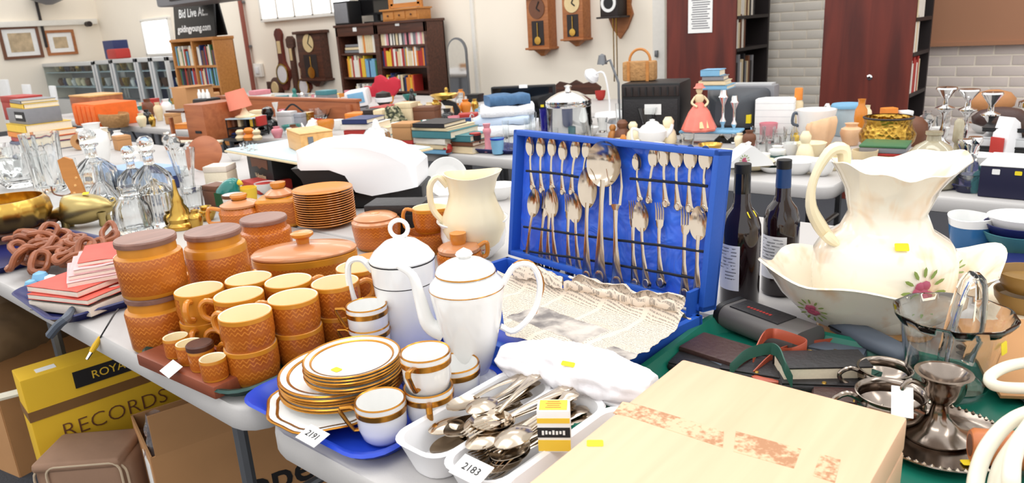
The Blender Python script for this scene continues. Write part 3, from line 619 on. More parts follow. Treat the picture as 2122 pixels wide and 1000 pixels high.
MB().sheet(sat, 60, 40, .001, M=LM).build('satin_lining', 'satin', case, 60)
BD = .345
m = MB(); zb_ = ZH-.7402-.004
m.box((CW/2, -BD/2, .004), (CW, BD, .008)).box((T/2, -BD/2, zb_/2), (T, BD, zb_), bev=.003).box((CW-T/2, -BD/2, zb_/2), (T, BD, zb_), bev=.003).box((CW/2, -BD+T/2, zb_/2), (CW, T, zb_), bev=.003).box((CW/2, -T/2-.001, zb_/2), (CW, T, zb_), bev=.003)
m.build('base_tray', 'case_blue', case)
for u in (.14, .86): MB().box((CW*u, 0, zb_), (.04, .012, .004)).build('hinge', 'gold', case)
m = MB(); m.box((CW-.02, -.004, zb_+.015), (.008, .03, .06), M=None); m.build('lid_stay', 'case_blue', case)
for pts in ([(1085, 354), (1150, 360), (1192, 367)], [(1300, 370), (1380, 377), (1460, 386)], [(1080, 470), (1180, 485), (1260, 496), (1370, 510), (1452, 522)], [(1080, 520), (1180, 534), (1300, 554), (1432, 577)]):
    L = []
    for k, p in enumerate(bez([(x, y, 0) for x, y in pts], 24)):
        u, v = lidpt(p.x, p.y); L.append(LM @ Vector((u, .008+.002*math.sin(k*1.9), v)))
    MB().tube(L, .0028, 6).build('elastic_strap', 'elastic', case)
# ---- cutlery meshes; lie along +z (bowl at top), face -y, origin at handle end
def loft_strip(m, secs, mi=0, n=8):
    m.loft([[(x0+w*math.cos(2*PI*k/n), y+t*math.sin(2*PI*k/n), z) for k in range(n)] for (z, x0, w, t, y) in secs], mi)
def bowl(m, z0, z1, hw, dep, y0=0, taper=.25, th=.0012):
    nu, nv = 10, 10; P = []
    for s in (0, 1):
        for j in range(nv+1):
            for i in range(nu+1):
                a = i/nu*2-1; b = j/nv*2-1
                # map square to disc
                x = a*math.sqrt(1-b*b/2); z = b*math.sqrt(1-a*a/2); rr_ = x*x+z*z
                wz = 1-taper*(-z*.5+.5)*0-taper*max(0, z)*.5
                P.append((x*hw*wz, y0+dep*(1-rr_)+s*th, z0+(z1-z0)*(z*.5+.5)))
    k = (nu+1)*(nv+1); fs = []; ix = lambda i, j: j*(nu+1)+i
    for j in range(nv):
        for i in range(nu):
            q = (ix(i, j), ix(i+1, j), ix(i+1, j+1), ix(i, j+1)); fs.append(q); fs.append(tuple(a+k for a in q[::-1]))
    for i in range(nu): fs.append((ix(i, 0), ix(i, 0)+k, ix(i+1, 0)+k, ix(i+1, 0))); fs.append((ix(i, nv), ix(i+1, nv), ix(i+1, nv)+k, ix(i, nv)+k))
    for j in range(nv): fs.append((ix(0, j), ix(0, j+1), ix(0, j+1)+k, ix(0, j)+k)); fs.append((ix(nu, j), ix(nu, j)+k, ix(nu, j+1)+k, ix(nu, j+1)))
    m.add(P, fs)
def handle(m, L, w, top):
    w *= 1.35; loft_strip(m, [(0, 0, w*.3, .001, 0), (L*.03, 0, w*.9, .0018, 0), (L*.09, 0, w*1.05, .0022, 0), (L*.15, 0, w*.8, .002, -.001), (L*.3, 0, w*.62, .0018, -.002), (L*.6, 0, w*.34, .0018, -.003), (L*.85, 0, w*.3, .002, -.002), (top, 0, w*.36, .0016, 0)])
    m.lathe([(0, 0), (w*.5, .0005), (w*.62, .0015), (w*.5, .0025), (w*.3, .002), (0, .003)], 12, M=TR(0, -.001, L*.09) @ RX(PI/2) @ Matrix.Diagonal((1, 1.5, 1, 1)))
CM = {}
def cutlery(kind, L):
    L = round(L, 3)
    if (kind, L) in CM: return CM[kind, L]
    m = MB()
    if kind == 'spoon': handle(m, L*.66, L*.058, L*.68); bowl(m, L*.64, L, L*.122, L*.04)
    elif kind == 'big': handle(m, L*.68, L*.05, L*.7); bowl(m, L*.65, L, L*.112, L*.04)
    elif kind == 'ladle': handle(m, L*.7, L*.05, L*.74); bowl(m, L*.69, L, L*.155, L*.075, taper=0)
    elif kind == 'fork':
        handle(m, L*.66, L*.055, L*.7); loft_strip(m, [(L*.68, 0, L*.018, .0015, 0), (L*.73, 0, L*.05, .0012, .002), (L*.8, 0, L*.058, .001, .003)])
        for k in (-1.5, -.5, .5, 1.5): m.tube([(k*L*.033, .003, L*.79), (k*L*.035, .004, L*.9), (k*L*.033, .001, L*1.0)], [L*.011, L*.01, L*.004], 6)
    elif kind == 'carver':
        handle(m, L*.62, L*.055, L*.66); loft_strip(m, [(L*.64, 0, L*.018, .0015, 0), (L*.69, 0, L*.045, .0015, 0), (L*.71, 0, L*.06, .0015, 0)])
        for k in (-1, 1): m.tube([(k*L*.05, 0, L*.7), (k*L*.062, .004, L*.85), (k*L*.075, -.002, L*1.0)], [L*.013, L*.011, L*.006], 6)
    elif kind == 'knife':
        handle(m, L*.5, L*.042, L*.52); loft_strip(m, [(L*.5, 0, L*.03, .0015, 0), (L*.55, 0, L*.045, .001, 0), (L*.85, 0, L*.05, .0008, 0), (L*.97, L*.012, L*.028, .0006, 0), (L, L*.02, L*.006, .0004, 0)])
    CM[kind, L] = m.mesh('cutlery', 'silver'); return CM[kind, L]
def in_lid(kind, tx, ty, bx, by, label, grp, lift=.006):
    f = lambda x, y: (1020+x/2.5, 260+y/2.5)
    u0_, v0_ = lidpt(*f(bx, by)); u1, v1 = lidpt(*f(tx, ty)); L = math.hypot(u1-u0_, v1-v0_)
    o = bpy.data.objects.new({'spoon': 'teaspoon', 'big': 'tablespoon', 'fork': 'fork', 'ladle': 'ladle', 'carver': 'carving_fork'}[kind], cutlery(kind, L)); COL.objects.link(o)
    M = TR(BL.x, BL.y, .7402) @ RZ(cang) @ LM @ TR(u0_, D*.62-lift-.004, v0_) @ RY(math.atan2(u1-u0_, v1-v0_)); o.matrix_world = M
    tag(o, label, 'fork' if 'fork' in o.name else 'spoon' if 'spoon' in o.name else 'ladle', grp)
gl = 'spoons clipped in the left upper row of the case lid'
for tx, ty, bx, by in ((165, 57, 183, 335), (222, 60, 230, 350), (281, 62, 283, 335), (338, 80, 338, 360), (408, 67, 382, 360), (466, 72, 440, 350)): in_lid('spoon', tx, ty, bx, by, 'silver teaspoon clipped beside the ladle near the left hinge post', gl)
gr = 'spoons clipped in the other upper row of the case lid'
for tx, ty, bx, by in ((716, 145, 738, 395), (815, 105, 782, 405), (858, 93, 873, 425), (924, 98, 936, 442), (1000, 100, 994, 452), (1078, 105, 1070, 455)): in_lid('spoon', tx, ty, bx, by, 'silver teaspoon in the upper row near the wine bottles', gr)
in_lid('ladle', 585, 78, 563, 835, 'large silver soup ladle in the middle of the blue case lid', None, .026)
in_lid('big', 492, 215, 492, 820, 'large silver serving spoon beside the ladle', None, .022)
in_lid('carver', 632, 222, 650, 850, 'two pronged silver serving fork beside the ladle', None, .022)
gb = 'tablespoons in the lower row of the case lid'
for tx, ty, bx, by in ((205, 328, 160, 740), (285, 322, 318, 765), (405, 350, 437, 800), (745, 392, 785, 850), (1052, 418, 1046, 925)): in_lid('big', tx, ty, bx, by, 'silver tablespoon in the lower row of the blue case', gb, .012)
gf = 'forks in the lower row of the case lid'
for tx, ty, bx, by in ((250, 345, 225, 765), (272, 350, 268, 770), (366, 355, 378, 792), (700, 390, 718, 850), (836, 400, 852, 845), (972, 420, 976, 905)): in_lid('fork', tx, ty, bx, by, 'silver table fork in the lower row of the blue case', gf, .008)
# ---- newspaper in the base
def newsprint():
    t = NT('newsprint'); tc = t.obj(); sp = t.n('ShaderNodeSeparateXYZ', {0: (tc, 'Object')})
    ly = t.math('FRACT', t.math('MULTIPLY', (sp, 1), 220.0)); ln = t.math('LESS_THAN', ly, .45)
    wn = t.n('ShaderNodeTexNoise', {0: t.n('ShaderNodeMapping', {0: (tc, 'Object'), 3: (500, 220, 1)}), 'Scale': 1.0, 'Detail': 1.0})
    wd_ = t.math('GREATER_THAN', (wn, 0), .45)
    col = t.math('GREATER_THAN', t.math('FRACT', t.math('MULTIPLY', (sp, 0), 11.0)), .1)
    ink = t.math('MULTIPLY', t.math('MULTIPLY', ln, wd_), col)
    # blocks that are photographs
    pn = t.n('ShaderNodeTexNoise', {0: (tc, 'Object'), 'Scale': 26.0, 'Detail': 4.0}); 
    def blk(x0, x1, y0, y1):
        a = t.math('MULTIPLY', t.math('GREATER_THAN', (sp, 0), x0), t.math('LESS_THAN', (sp, 0), x1)); b = t.math('MULTIPLY', t.math('GREATER_THAN', (sp, 1), y0), t.math('LESS_THAN', (sp, 1), y1)); return t.math('MULTIPLY', a, b)
    ph = t.math('MAXIMUM', blk(-.1, .085, -.075, .0), blk(.13, .185, -.1, -.04))
    paper = rgb((222, 206, 188)); g = t.mix(t.math('MULTIPLY', ink, .55), paper, rgb((70, 66, 66))); gp = t.mix(t.n('ShaderNodeMapRange', {0: pn, 1: .35, 2: .65}), rgb((120, 114, 112)), rgb((205, 196, 186)))
    mx = t.mix(ph, (g, 2), (gp, 2)); t.t.links.new(mx.outputs[2], t.p.inputs['Base Color']); t.p.inputs['Roughness'].default_value = .9
newsprint()
zn = ZH+.012
c4 = [G(1035, 560, zn+.02), G(1425, 655, zn+.02), G(1325, 760, zn), G(1060, 705, zn)]   # back-left, back-right, front-right, front-left
c4 = [G(1030, 572, zn), G(1432, 668, zn), G(1300, 765, zn), G(1048, 700, zn)]
ctr = sum(c4, Vector())/4
def news(u, v):
    a = c4[3].lerp(c4[2], u); b = c4[0].lerp(c4[1], u); p = a.lerp(b, v)
    h = .007*noise.noise((u*4, v*3, 2))+.003*noise.noise((u*11, v*8, 5))+.0012*abs(noise.noise((u*26, v*20, 8)))
    h += .028*math.exp(-((v-.86)/.07)**2)*(.7+.5*noise.noise((u*7, 1, 1)))                # rumpled ridge along the hinge
    e = .012*noise.noise((u*9, v*9, 7)); q = p-ctr
    c, s = math.cos(-cang), math.sin(-cang)
    return Vector((q.x*c-q.y*s+e*(u > .95), q.x*s+q.y*c+e*(v < .05 or v > .95), .012+h))
nw = MB().sheet(news, 90, 60, .0006)
n_ = thing('newspaper', 'crumpled old newspaper spread over the open blue case', 'newspaper', (ctr.x, ctr.y, zn-.004), cang)
nb_ = nw.build('sheet', 'newsprint', n_, 40)
def roll(u, v):
    p = news(.42+.55*u, .86+.03*math.cos(v*5)); a = v*2*PI*.8; rr_ = .012+.006*noise.noise((u*9, v*3, 4))
    return p+Vector((0, .004+rr_*math.sin(a), .012+rr_*math.cos(a)+.006*noise.noise((u*14, v*4, 9))))
MB().sheet(roll, 40, 14, .0006).build('rolled_edge', 'newsprint', n_, 60)
def slab(u, v):
    p = news(.1+.3*u, .8+.16*v); return p+Vector((0, 0, .012+.012*math.sin(v*3.1)+.006*noise.noise((u*9, v*7, 2))))
MB().sheet(slab, 20, 12, .0006).build('folded_flap', 'newsprint', n_, 60)
# ---- white cloth roll
pm('linen', (238, 236, 240), .9, var=.02, sc=80, bump=.1)
a, b = G(1048, 742, .80), G(1352, 800, .80); dv = (b-a); Lc = dv.length
def clothm():
    m = MB(); L = []; N = 60
    for i in range(N+1):
        s = i/N; row = []; wv = (.2+.8*math.sin(PI*min(1, max(0, s*.94+.03)))**.45)
        for k in range(40):
            th = 2*PI*k/40; rr_ = 1+.16*noise.noise((math.cos(th)*1.5, math.sin(th)*1.5, s*5))+.16*noise.noise((math.cos(th)*2.5+s*4, math.sin(th)*2.5, s*9))-.12*abs(noise.noise((math.cos(th)*4, math.sin(th)*4, s*16)))
            row.append(((s-.5)*Lc*1.04+.006*noise.noise((th, s*3, 0)), .056*wv*rr_*math.cos(th)+.012*math.sin(s*5), max(0, .034+.034*wv*rr_*math.sin(th))))
        L.append(row)
    return m.loft(L)
cl = thing('folded_cloth', 'rolled white linen cloth lying in front of the newspaper', 'cloth', ((a.x+b.x)/2, (a.y+b.y)/2, .768), math.atan2(dv.y, dv.x))
clothm().build('cloth', 'linen', cl, 80); sticker(cl, TR(.005, -.034, .0615) @ RX(.6), .022, .008)
# ================================================================== CUTLERY TRAY
p0, p1 = G(812, 905, .785), G(1048, 772, .785); dy = (p1-p0); ta = math.atan2(dy.y, dy.x)-PI/2; TLn = dy.length+.02; Wc = .098
rx = Vector((math.cos(ta), math.sin(ta), 0)); ry = Vector((-math.sin(ta), math.cos(ta), 0)); o0 = p0-ry*.006; o0.z = .7405
ct = thing('cutlery_tray', 'white plastic cutlery tray with rounded compartments full of tableware', 'cutlery tray', o0, ta)
for k in range(3):
    m = MB(); cx = Wc*(k+.5)
    m.loft([[(x+cx, y+TLn/2, z) for x, y in rr(Wc-2*i, TLn-2*i, .03, 5)] for i, z in ((.014, 0), (.002, .04), (-.002, .046), (0, .049), (.006, .046), (.018, .005))]); m.build('compartment', 'white_plastic', ct)
MB().box((Wc*1.5, TLn+.003, .045), (Wc*3, .012, .006), bev=.002).build('rim', 'white_plastic', ct)
lot_tag(978, 990, .793, ta, .05, .03, '2183', 'white ticket numbered 2183 on the cutlery tray', .4)
def lay(kind, L, u, v, ang, z, label, roll=0, tilt=0, grp='loose cutlery in the white tray', mat=None):
    o = bpy.data.objects.new({'spoon': 'teaspoon', 'big': 'tablespoon', 'fork': 'fork', 'ladle': 'ladle', 'knife': 'table_knife'}[kind], cutlery(kind, L)); COL.objects.link(o)
    o.matrix_world = TR(o0.x, o0.y, .7405) @ RZ(ta) @ TR(u, v, z) @ RZ(ang) @ RX(-PI/2+tilt) @ RZ(roll)
    tag(o, label, 'fork' if kind == 'fork' else 'knife' if kind == 'knife' else 'ladle' if kind == 'ladle' else 'spoon', grp); return o
# handles point away (+y local), bowls toward the viewer: rotate by pi
for i, (u, v, a, z, k, L, rl) in enumerate(((.05, .17, .05, .02, 'big', .2, 0), (.055, .19, -.12, .03, 'big', .2, PI), (.046, .22, .1, .038, 'big', .21, 0), (.06, .2, .2, .048, 'big', .2, PI), (.04, .24, -.05, .052, 'spoon', .17, 0), (.066, .215, .28, .06, 'ladle', .2, 0), (.05, .26, .15, .058, 'spoon', .17, PI))):
    lay(k, L*.95, u, min(v+.045, .246), PI+a, z, ['tarnished silver spoon piled in the first tray compartment', 'silver ladle resting on the spoons in the cutlery tray'][k == 'ladle'], rl, .06, 'spoons piled in the first compartment')
for i in range(16):
    k = ['fork', 'fork', 'spoon', 'big'][i % 4]
    lay(k, .19, Wc+.05+rnd.uniform(-.018, .018), .236+rnd.uniform(-.015, .012), PI+rnd.uniform(-.16, .16), .012+.0033*i, 'tarnished silver %s piled in the middle tray compartment' % ('fork' if k == 'fork' else 'spoon'), PI*(i % 2), .05, 'cutlery piled in the middle compartment')
for i in range(6):
    lay('knife', .21, Wc*2+.015+.013*i, .24+.001*i, PI+.05*(i-2), .012+.007*i, 'silver handled knife lying in the tray beside the wooden box', 0, .04, 'knives in the tray by the box')
sb = G(955, 853, .8)
# small yellow carton
Q = G(1150, 905, .80); cx_ = thing('small_carton', 'small yellow and white carton standing on the cutlery', 'carton', (Q.x, Q.y, .787), RA-.12)
pm('carton_yellow', (238, 198, 60), .6); MB().box((0, 0, .03), (.042, .03, .06), bev=.001).build('box', 'paper_white', cx_)
MB().box((0, -.0003, .0603), (.036, .025, .0008)).build('top_panel', 'carton_yellow', cx_); MB().box((0, -.0152, .046), (.042, .0008, .007)).build('yellow_band', 'carton_yellow', cx_); MB().box((0, -.0152, .01), (.042, .0008, .016)).build('yellow_band', 'carton_yellow', cx_); MB().box((0, -.0154, .029), (.042, .0008, .014)).build('black_band', 'ink', cx_)
for k in range(7): MB().box((-.014+.0045*k, -.0161, .029+(k % 2)*.0005), (.0028, .0006, .006-(k % 3)*.001)).build('print_mark', 'paper_white', cx_)
for k in range(4): MB().box((0, .008-.005*k, .0609), (.016+.004*(k % 2), .0016, .0004)).build('print_line', 'oak', cx_)
# ================================================================== RIGHT FRONT: BOX, TRAY, WASH SET
wood('ash_veneer', (218, 178, 144), (228, 188, 154), .45, st=(40, 3, 3)); pm('tape_mark', (196, 150, 116), .5, var=.5, sc=160)
def tapem():
    t = NT('tape_residue'); tc = t.obj(); nz = t.n('ShaderNodeTexNoise', {0: (tc, 'Object'), 'Scale': 160.0, 'Detail': 4.0}); big = t.n('ShaderNodeTexNoise', {0: (tc, 'Object'), 'Scale': 18.0})
    s_ = t.math('ADD', (nz, 0), t.math('MULTIPLY', t.math('SUBTRACT', (big, 0), .5), .9)); f = t.n('ShaderNodeMapRange', {0: s_, 1: .42, 2: .62})
    mx = t.mix(f, rgb((222, 182, 146)), rgb((174, 124, 86))); t.t.links.new(mx.outputs[2], t.p.inputs['Base Color']); t.p.inputs['Roughness'].default_value = .45
tapem()
ZX = .855
a, b, c = G(1415, 743, ZX), G(1881, 864, ZX), G(1092, 1000, ZX); ax = b-a; bw = ax.length; ba = math.atan2(ax.y, ax.x); bd = .52
wbx = thing('wooden_box', 'large pale wooden canteen box with old tape marks on its lid', 'box', (a.x, a.y, .7402), ba); hb = ZX-.7402
MB().box((bw/2, -bd/2, hb*.3), (bw, bd, hb*.6), bev=.003).build('box_base', 'ash_veneer', wbx); MB().box((bw/2, -bd/2, hb*.81), (bw, bd, hb*.38), bev=.004).build('box_lid', 'ash_veneer', wbx)
def onbox(x, y): p = G(x, y, ZX)-a; return p.x*math.cos(-ba)-p.y*math.sin(-ba), p.x*math.sin(-ba)+p.y*math.cos(-ba)
for pts in ([(1290, 832), (1316, 836), (1500, 893), (1498, 927), (1300, 862), (1270, 856)], [(1525, 893), (1660, 930), (1645, 970), (1520, 935)], [(1700, 940), (1742, 952), (1730, 1000), (1685, 985)]):
    MB().prism([onbox(*p) for p in pts], hb, hb+.0003).build('tape_mark', 'tape_residue', wbx)
u, v = onbox(1233, 918); sticker(wbx, TR(u, v, hb) @ RZ(.6), .019, .013)
for k in (-.3, -.12): MB().box((bw+.002, k, hb*.62), (.004, .018, .03), bev=.001).build('clasp', 'gold', wbx)
# wash bowl and pitcher
def blush(key, z0, z1):
    t = NT(key); tc = t.obj(); sp = t.n('ShaderNodeSeparateXYZ', {0: (tc, 'Object')})
    nz = t.n('ShaderNodeTexNoise', {0: (tc, 'Object'), 'Scale': 9.0, 'Detail': 2.0, 'Distortion': 1.0})
    wv = t.n('ShaderNodeTexNoise', {0: t.n('ShaderNodeMapping', {0: (tc, 'Object'), 3: (14, 14, 5)}), 'Scale': 1.0, 'Distortion': 2.5})
    f = t.n('ShaderNodeMapRange', {0: t.math('ADD', (nz, 0), t.math('MULTIPLY', (wv, 0), .6)), 1: .8, 2: 1.12})
    mx = t.mix(f, rgb((244, 236, 218)), rgb((232, 190, 142))); t.t.links.new(mx.outputs[2], t.p.inputs['Base Color']); t.p.inputs['Roughness'].default_value = .16
    t.p.inputs['Coat Weight'].default_value = .4
blush('blush_glaze', 0, 1); pm('rose', (178, 84, 108), .3); pm('leaf', (136, 156, 80), .3); pm('blush_edge', (222, 170, 110), .2, coat=.4)
Q = G(1812, 676, .741); Rb = 240*MP(G(1835, 560, .85)); Rb = min(Rb, .222); hbw = ZT(Q, 556)-.741; OV = .7
wb = thing('wash_bowl', 'large cream and peach china wash bowl with frilled rim', 'bowl', (Q.x, Q.y, .741), RA)
def frill(a, r, z):
    k = max(0, (z/hbw-.45)/.55); return r*(1+.045*k*math.cos(a*6)), z+.01*k*math.cos(a*6)+.02*k*abs(math.cos(a))**3
MB().lathe([(0, .004), (Rb*.42, .004), (Rb*.45, 0), (Rb*.48, .004), (Rb*.46, .012), (Rb*.6, hbw*.25), (Rb*.82, hbw*.62), (Rb*.95, hbw*.93), (Rb*1.0, hbw), (Rb*.985, hbw*1.02), (Rb*.92, hbw*.93), (Rb*.78, hbw*.64), (Rb*.55, hbw*.25), (0, hbw*.12)], 72, fn=frill, sy=OV).build('bowl_body', 'blush_glaze', wb, 60)
MB().lathe([(Rb*.485, .001), (Rb*.495, .006), (Rb*.475, .014)], 60, sy=OV).build('foot_ring', 'blush_edge', wb)
def flower(parent, M, s=1.0):
    m = MB(); g = MB()
    for k in range(7): m.lathe([(0, 0), (.007*s, .0004), (.009*s, .0009), (.006*s, .0022*s), (0, .003*s)], 8, M=M @ TR(.011*s*math.cos(k*.9+.4)*(k > 0), .013*s*math.sin(k*.9+.4)*(k > 0), 0))
    m.build('painted_rose', 'rose', parent)
    for k in range(12):
        a = k*.52; g.lathe([(0, 0), (.004*s, .0005), (.0055*s, .001), (0, .0016*s)], 6, M=M @ TR(.03*s*math.cos(a), .036*s*math.sin(a), 0) @ RZ(a) @ Matrix.Diagonal((1.8, .6, 1, 1)))
    g.build('painted_leaf', 'leaf', parent)
def onsurf(obj_dir_px, R, z, P, rz, inward=False):
    """frame on a round wall: pixel column decides the angle"""
Zp = .741+hbw*.12+.002
Qp = G(1828, 625, Zp+.02); pt = thing('water_pitcher', 'large cream and peach china water jug with frilled spout standing in the bowl', 'pitcher', (Q.x+.004, Q.y, Zp), RA)
sP = MP((Q.x, Q.y, 1.0)); hp = ZT((Q.x, Q.y, Zp), 350)-Zp; Rp = 136*MP((Q.x, Q.y, Zp+hp*.35)); 
def pf(a, r, z):
    k = max(0, (z/hp-.72)/.28); c = math.cos(a)
    dz = hp*(.075*k*abs(c)**2+.012*k*math.cos(a*9)); rr_ = r*(1+k*(.34*max(0, c)**2+.06*max(0, -c)**2)); return rr_, z+dz
MB().lathe([(0, 0), (Rp*.62, 0), (Rp*.66, hp*.01), (Rp*.8, hp*.06), (Rp*.97, hp*.2), (Rp, hp*.36), (Rp*.985, hp*.48), (Rp*.87, hp*.555), (Rp*.64, hp*.62), (Rp*.53, hp*.73), (Rp*.6, hp*.86), (Rp*.72, hp*.95), (Rp*.8, hp*1.0), (Rp*.785, hp*1.005), (Rp*.7, hp*.96), (Rp*.55, hp*.84), (Rp*.49, hp*.72), (Rp*.8, hp*.45), (0, hp*.1)], 72, fn=pf).build('pitcher_body', 'blush_glaze', pt, 60)
hd = MB().tube(bez([(-Rp*.82, 0, hp*.54), (-Rp*.95, 0, hp*.62), (-Rp*1.12, 0, hp*.76), (-Rp*1.12, 0, hp*.95), (-Rp*.92, 0, hp*1.1), (-Rp*.62, 0, hp*1.09), (-Rp*.6, 0, hp*.98)], 26), [Rp*(.075+.025*math.sin(i*.25)) for i in range(40)], 10).build('handle', 'cream_glaze', pt) if 0 else None
path = bez([(-Rp*.78, 0, hp*.55), (-Rp*.98, 0, hp*.66), (-Rp*1.14, 0, hp*.8), (-Rp*1.12, 0, hp*.97), (-Rp*.92, 0, hp*1.13), (-Rp*.72, 0, hp*1.14), (-Rp*.68, 0, hp*1.03)], 28)
MB().tube(path, [Rp*(.08+.02*math.sin(i*.4)) for i in range(len(path))], 10, flat=1.2, upv=(0, 1, 0)).build('handle', 'cream_glaze', pt)
MB().tube(bez([(-Rp*.95, -Rp*.12, hp*.62), (-Rp*.86, -Rp*.2, hp*.58), (-Rp*.72, -Rp*.26, hp*.53)], 8), [Rp*.07, Rp*.08, Rp*.09, Rp*.08, Rp*.07, Rp*.05, Rp*.03, Rp*.02, Rp*.02][:len(bez([(-Rp*.95, -Rp*.12, hp*.62), (-Rp*.86, -Rp*.2, hp*.58), (-Rp*.72, -Rp*.26, hp*.53)], 8))], 8).build('scroll', 'cream_glaze', pt)
th = -1.5
flower(pt, RZ(th) @ TR(Rp*1.0, 0, hp*.34) @ RZ(0) @ RY(PI/2) @ RZ(PI/2), 1.0)
sticker(pt, RZ(-1.78) @ TR(Rp*.8, 0, hp*.6) @ RY(PI/2-.65) @ RZ(PI/2), .022, .014)
flower(wb, TR(-Rb*.69, -Rb*OV*.43, hbw*.6) @ RZ(-2.42) @ RY(PI/2+.6) @ RZ(PI/2), .7)
flower(wb, TR(Rb*.7, Rb*OV*.2, hbw*.72) @ RY(-.9) @ RZ(PI/2), .8); sticker(wb, TR(Rb*.45, -Rb*OV*.1, hbw*.45) @ RX(.5) @ RY(-.5), .026, .02); sticker(wb, TR(-Rb*.86, 0, hbw*.98) @ RY(.6), .016, .012)
# bottles
pm('wine_glass', (26, 10, 14), .05, coat=.6, var=.02); pm('capsule_blue', (26, 60, 110), .35)
def bottle(x, yb, yt, wpx, lab, cap, cap2, rz, lbl):
    Q = G(x, yb, .741); h = ZT(Q, yt)-.741; R = wpx/2*MP((Q.x, Q.y, .85)); b = thing('wine_bottle', lab, 'bottle', Q, rz)
    MB().lathe([(0, .006), (R*.6, .004), (R*.9, 0), (R, .006), (R, h*.52), (R*.97, h*.58), (R*.8, h*.65), (R*.5, h*.7), (R*.42, h*.74), (R*.4, h*.84), (R*.36, h*.86), (R*.36, h*.98), (0, h*.98)], 36).build('glass', 'wine_glass', b)
    MB().lathe([(R*.415, h*.8), (R*.42, h*.82), (R*.4, h*.93), (R*.4, h*.94)], 28).build('neck_sleeve', cap2, b); MB().lathe([(R*.4, h*.935), (R*.41, h*.94), (R*.41, h*.997), (R*.38, h), (0, h)], 28).build('cap', cap, b)
    n = 14; a0, a1 = lbl; z0, z1 = h*.14, h*.46; L = []
    m = MB(); m.loft([[(R*1.008*math.cos(a0+(a1-a0)*i/n), R*1.008*math.sin(a0+(a1-a0)*i/n), z) for i in range(n+1)] for z in (z0, z1)], 0, False, False, close=False); l = m.build('label', 'label_white', b)
    for k in range(10):
        z = z1-(z1-z0)*(.06+.075*k); ae = a0+(a1-a0)*(.12 if k < 7 else .5)
        q = MB(); q.loft([[(R*1.012*math.cos(ae+(a0+(a1-a0)*rnd.choice([.8, .9])-ae)*i/8), R*1.012*math.sin(ae+(a0+(a1-a0)*.85-ae)*i/8), zz) for i in range(9)] for zz in (z, z-.0022)], 0, False, False, close=False); q.build('print_line', 'bk_grey', l)
    return b
pm('label_white', (236, 236, 240), .6)
b = bottle(1531, 628, 338, 80, 'dark wine bottle with a black cap and printed back label', 'black', 'black_gloss', 0, (-2.75, -1.2)); sticker(b, RZ(-.35) @ TR(.026, 0, .195) @ RY(.9), .014, .02)
bottle(1613, 604, 330, 72, 'dark wine bottle with a blue neck sleeve behind the other', 'black', 'capsule_blue', 0, (-2.6, -.9))
# green tray with leather goods and silver plate
gt = tray('serving_tray', 'green plastic tray crowded with leather goods and silver plate', ((G(1640, 800).x), (G(1640, 800).y)), .58, .52, 0, 'green_plastic', hgt=.028)
A_, B_ = G(1392, 752), G(1990, 960)
gt.location = (-.278, .985, .7402); gt.rotation_euler = (0, 0, 0)
ZG = .7455
pm('leather_brown', (70, 48, 44), .45, bump=.2, sc=90); pm('leather_black', (38, 36, 38), .5, bump=.2, sc=90); pm('ribbon_red', (176, 82, 58), .35); pm('ribbon_green', (48, 88, 76), .5); pm('case_grey', (92, 88, 86), .45); pm('slate', (86, 94, 106), .5)
Q = G(1492, 722, ZG+.02); w = thing('leather_wallet', 'flat dark brown leather wallet in the green tray', 'wallet', (Q.x, Q.y, ZG), -.12)
MB().box((0, 0, .006), (.115, .08, .01), bev=.004).box((0, 0, .0175), (.115, .08, .011), bev=.004).build('leather', 'leather_brown', w, 50); MB().box((-.055, -.02, .012), (.004, .012, .006)).build('clasp', 'gold', w)
Q = G(1590, 668, ZG+.03); g = thing('shaver_case', 'grey and black rounded hard case with red lettering', 'case', (Q.x, Q.y, ZG), -.33)
MB().loft([[(x, y, z) for y, z in [(p[0], p[1]+.024) for p in rr(.085, .046, .021, 5)]] for x in (-.088, -.07, .07, .088)]).build('shell', 'case_grey', g, 50); MB().box((-.012, 0, .0475), (.11, .05, .003), bev=.001).build('top_panel', 'leather_black', g)
MB().loft([[(x, y*1.03, z) for y, z in [(p[0], p[1]*1.04+.024) for p in rr(.085, .046, .021, 5)]] for x in (-.09, -.078)]).build('end_cap', 'black', g, 50)
for k in range(8): MB().box((-.04+.007*k, -.004, .0492), (.0045, .006, .0006)).build('red_mark', 'bk_red', g)
def ribbon(name, lab, pts, wd, mat, z0=ZG):
    P = []
    for (x, y, z) in pts: q = G(x, y, z0+z); P.append(q)
    c = bez(P, 30); m = MB(); L = []
    for i, p in enumerate(c):
        L.append([p+Vector((0, 0, wd/2)), p+Vector((.0016, .0008, wd/2)), p+Vector((.0016, .0008, -wd/2)), p+Vector((0, 0, -wd/2))])
    m.loft(L); return one(name, m, mat, lab, 'ribbon', ang=60)
ribbon('ribbon', 'curled red brown ribbon lying against the hard case', [(1560, 740, .03), (1580, 700, .045), (1600, 690, .055), (1640, 700, .05), (1670, 715, .04), (1640, 730, .03), (1600, 728, .028)], .018, 'ribbon_red')
ribbon('ribbon', 'loop of dark green ribbon standing up beside the wooden box', [(1512, 765, .03), (1545, 735, .05), (1590, 722, .062), (1612, 730, .06), (1625, 760, .05), (1640, 790, .03)], .02, 'ribbon_green')
ribbon('ribbon', 'flat red ribbon under the black notebook', [(1560, 775, .012), (1590, 745, .02), (1620, 725, .02), (1680, 712, .016), (1740, 705, .014)], .012, 'ribbon_red')
Q = G(1702, 752, ZG+.03); nb2 = thing('notebook', 'black notebook with cream page edges resting on the tray goods', 'book', (Q.x, Q.y, ZG+.012), .62)
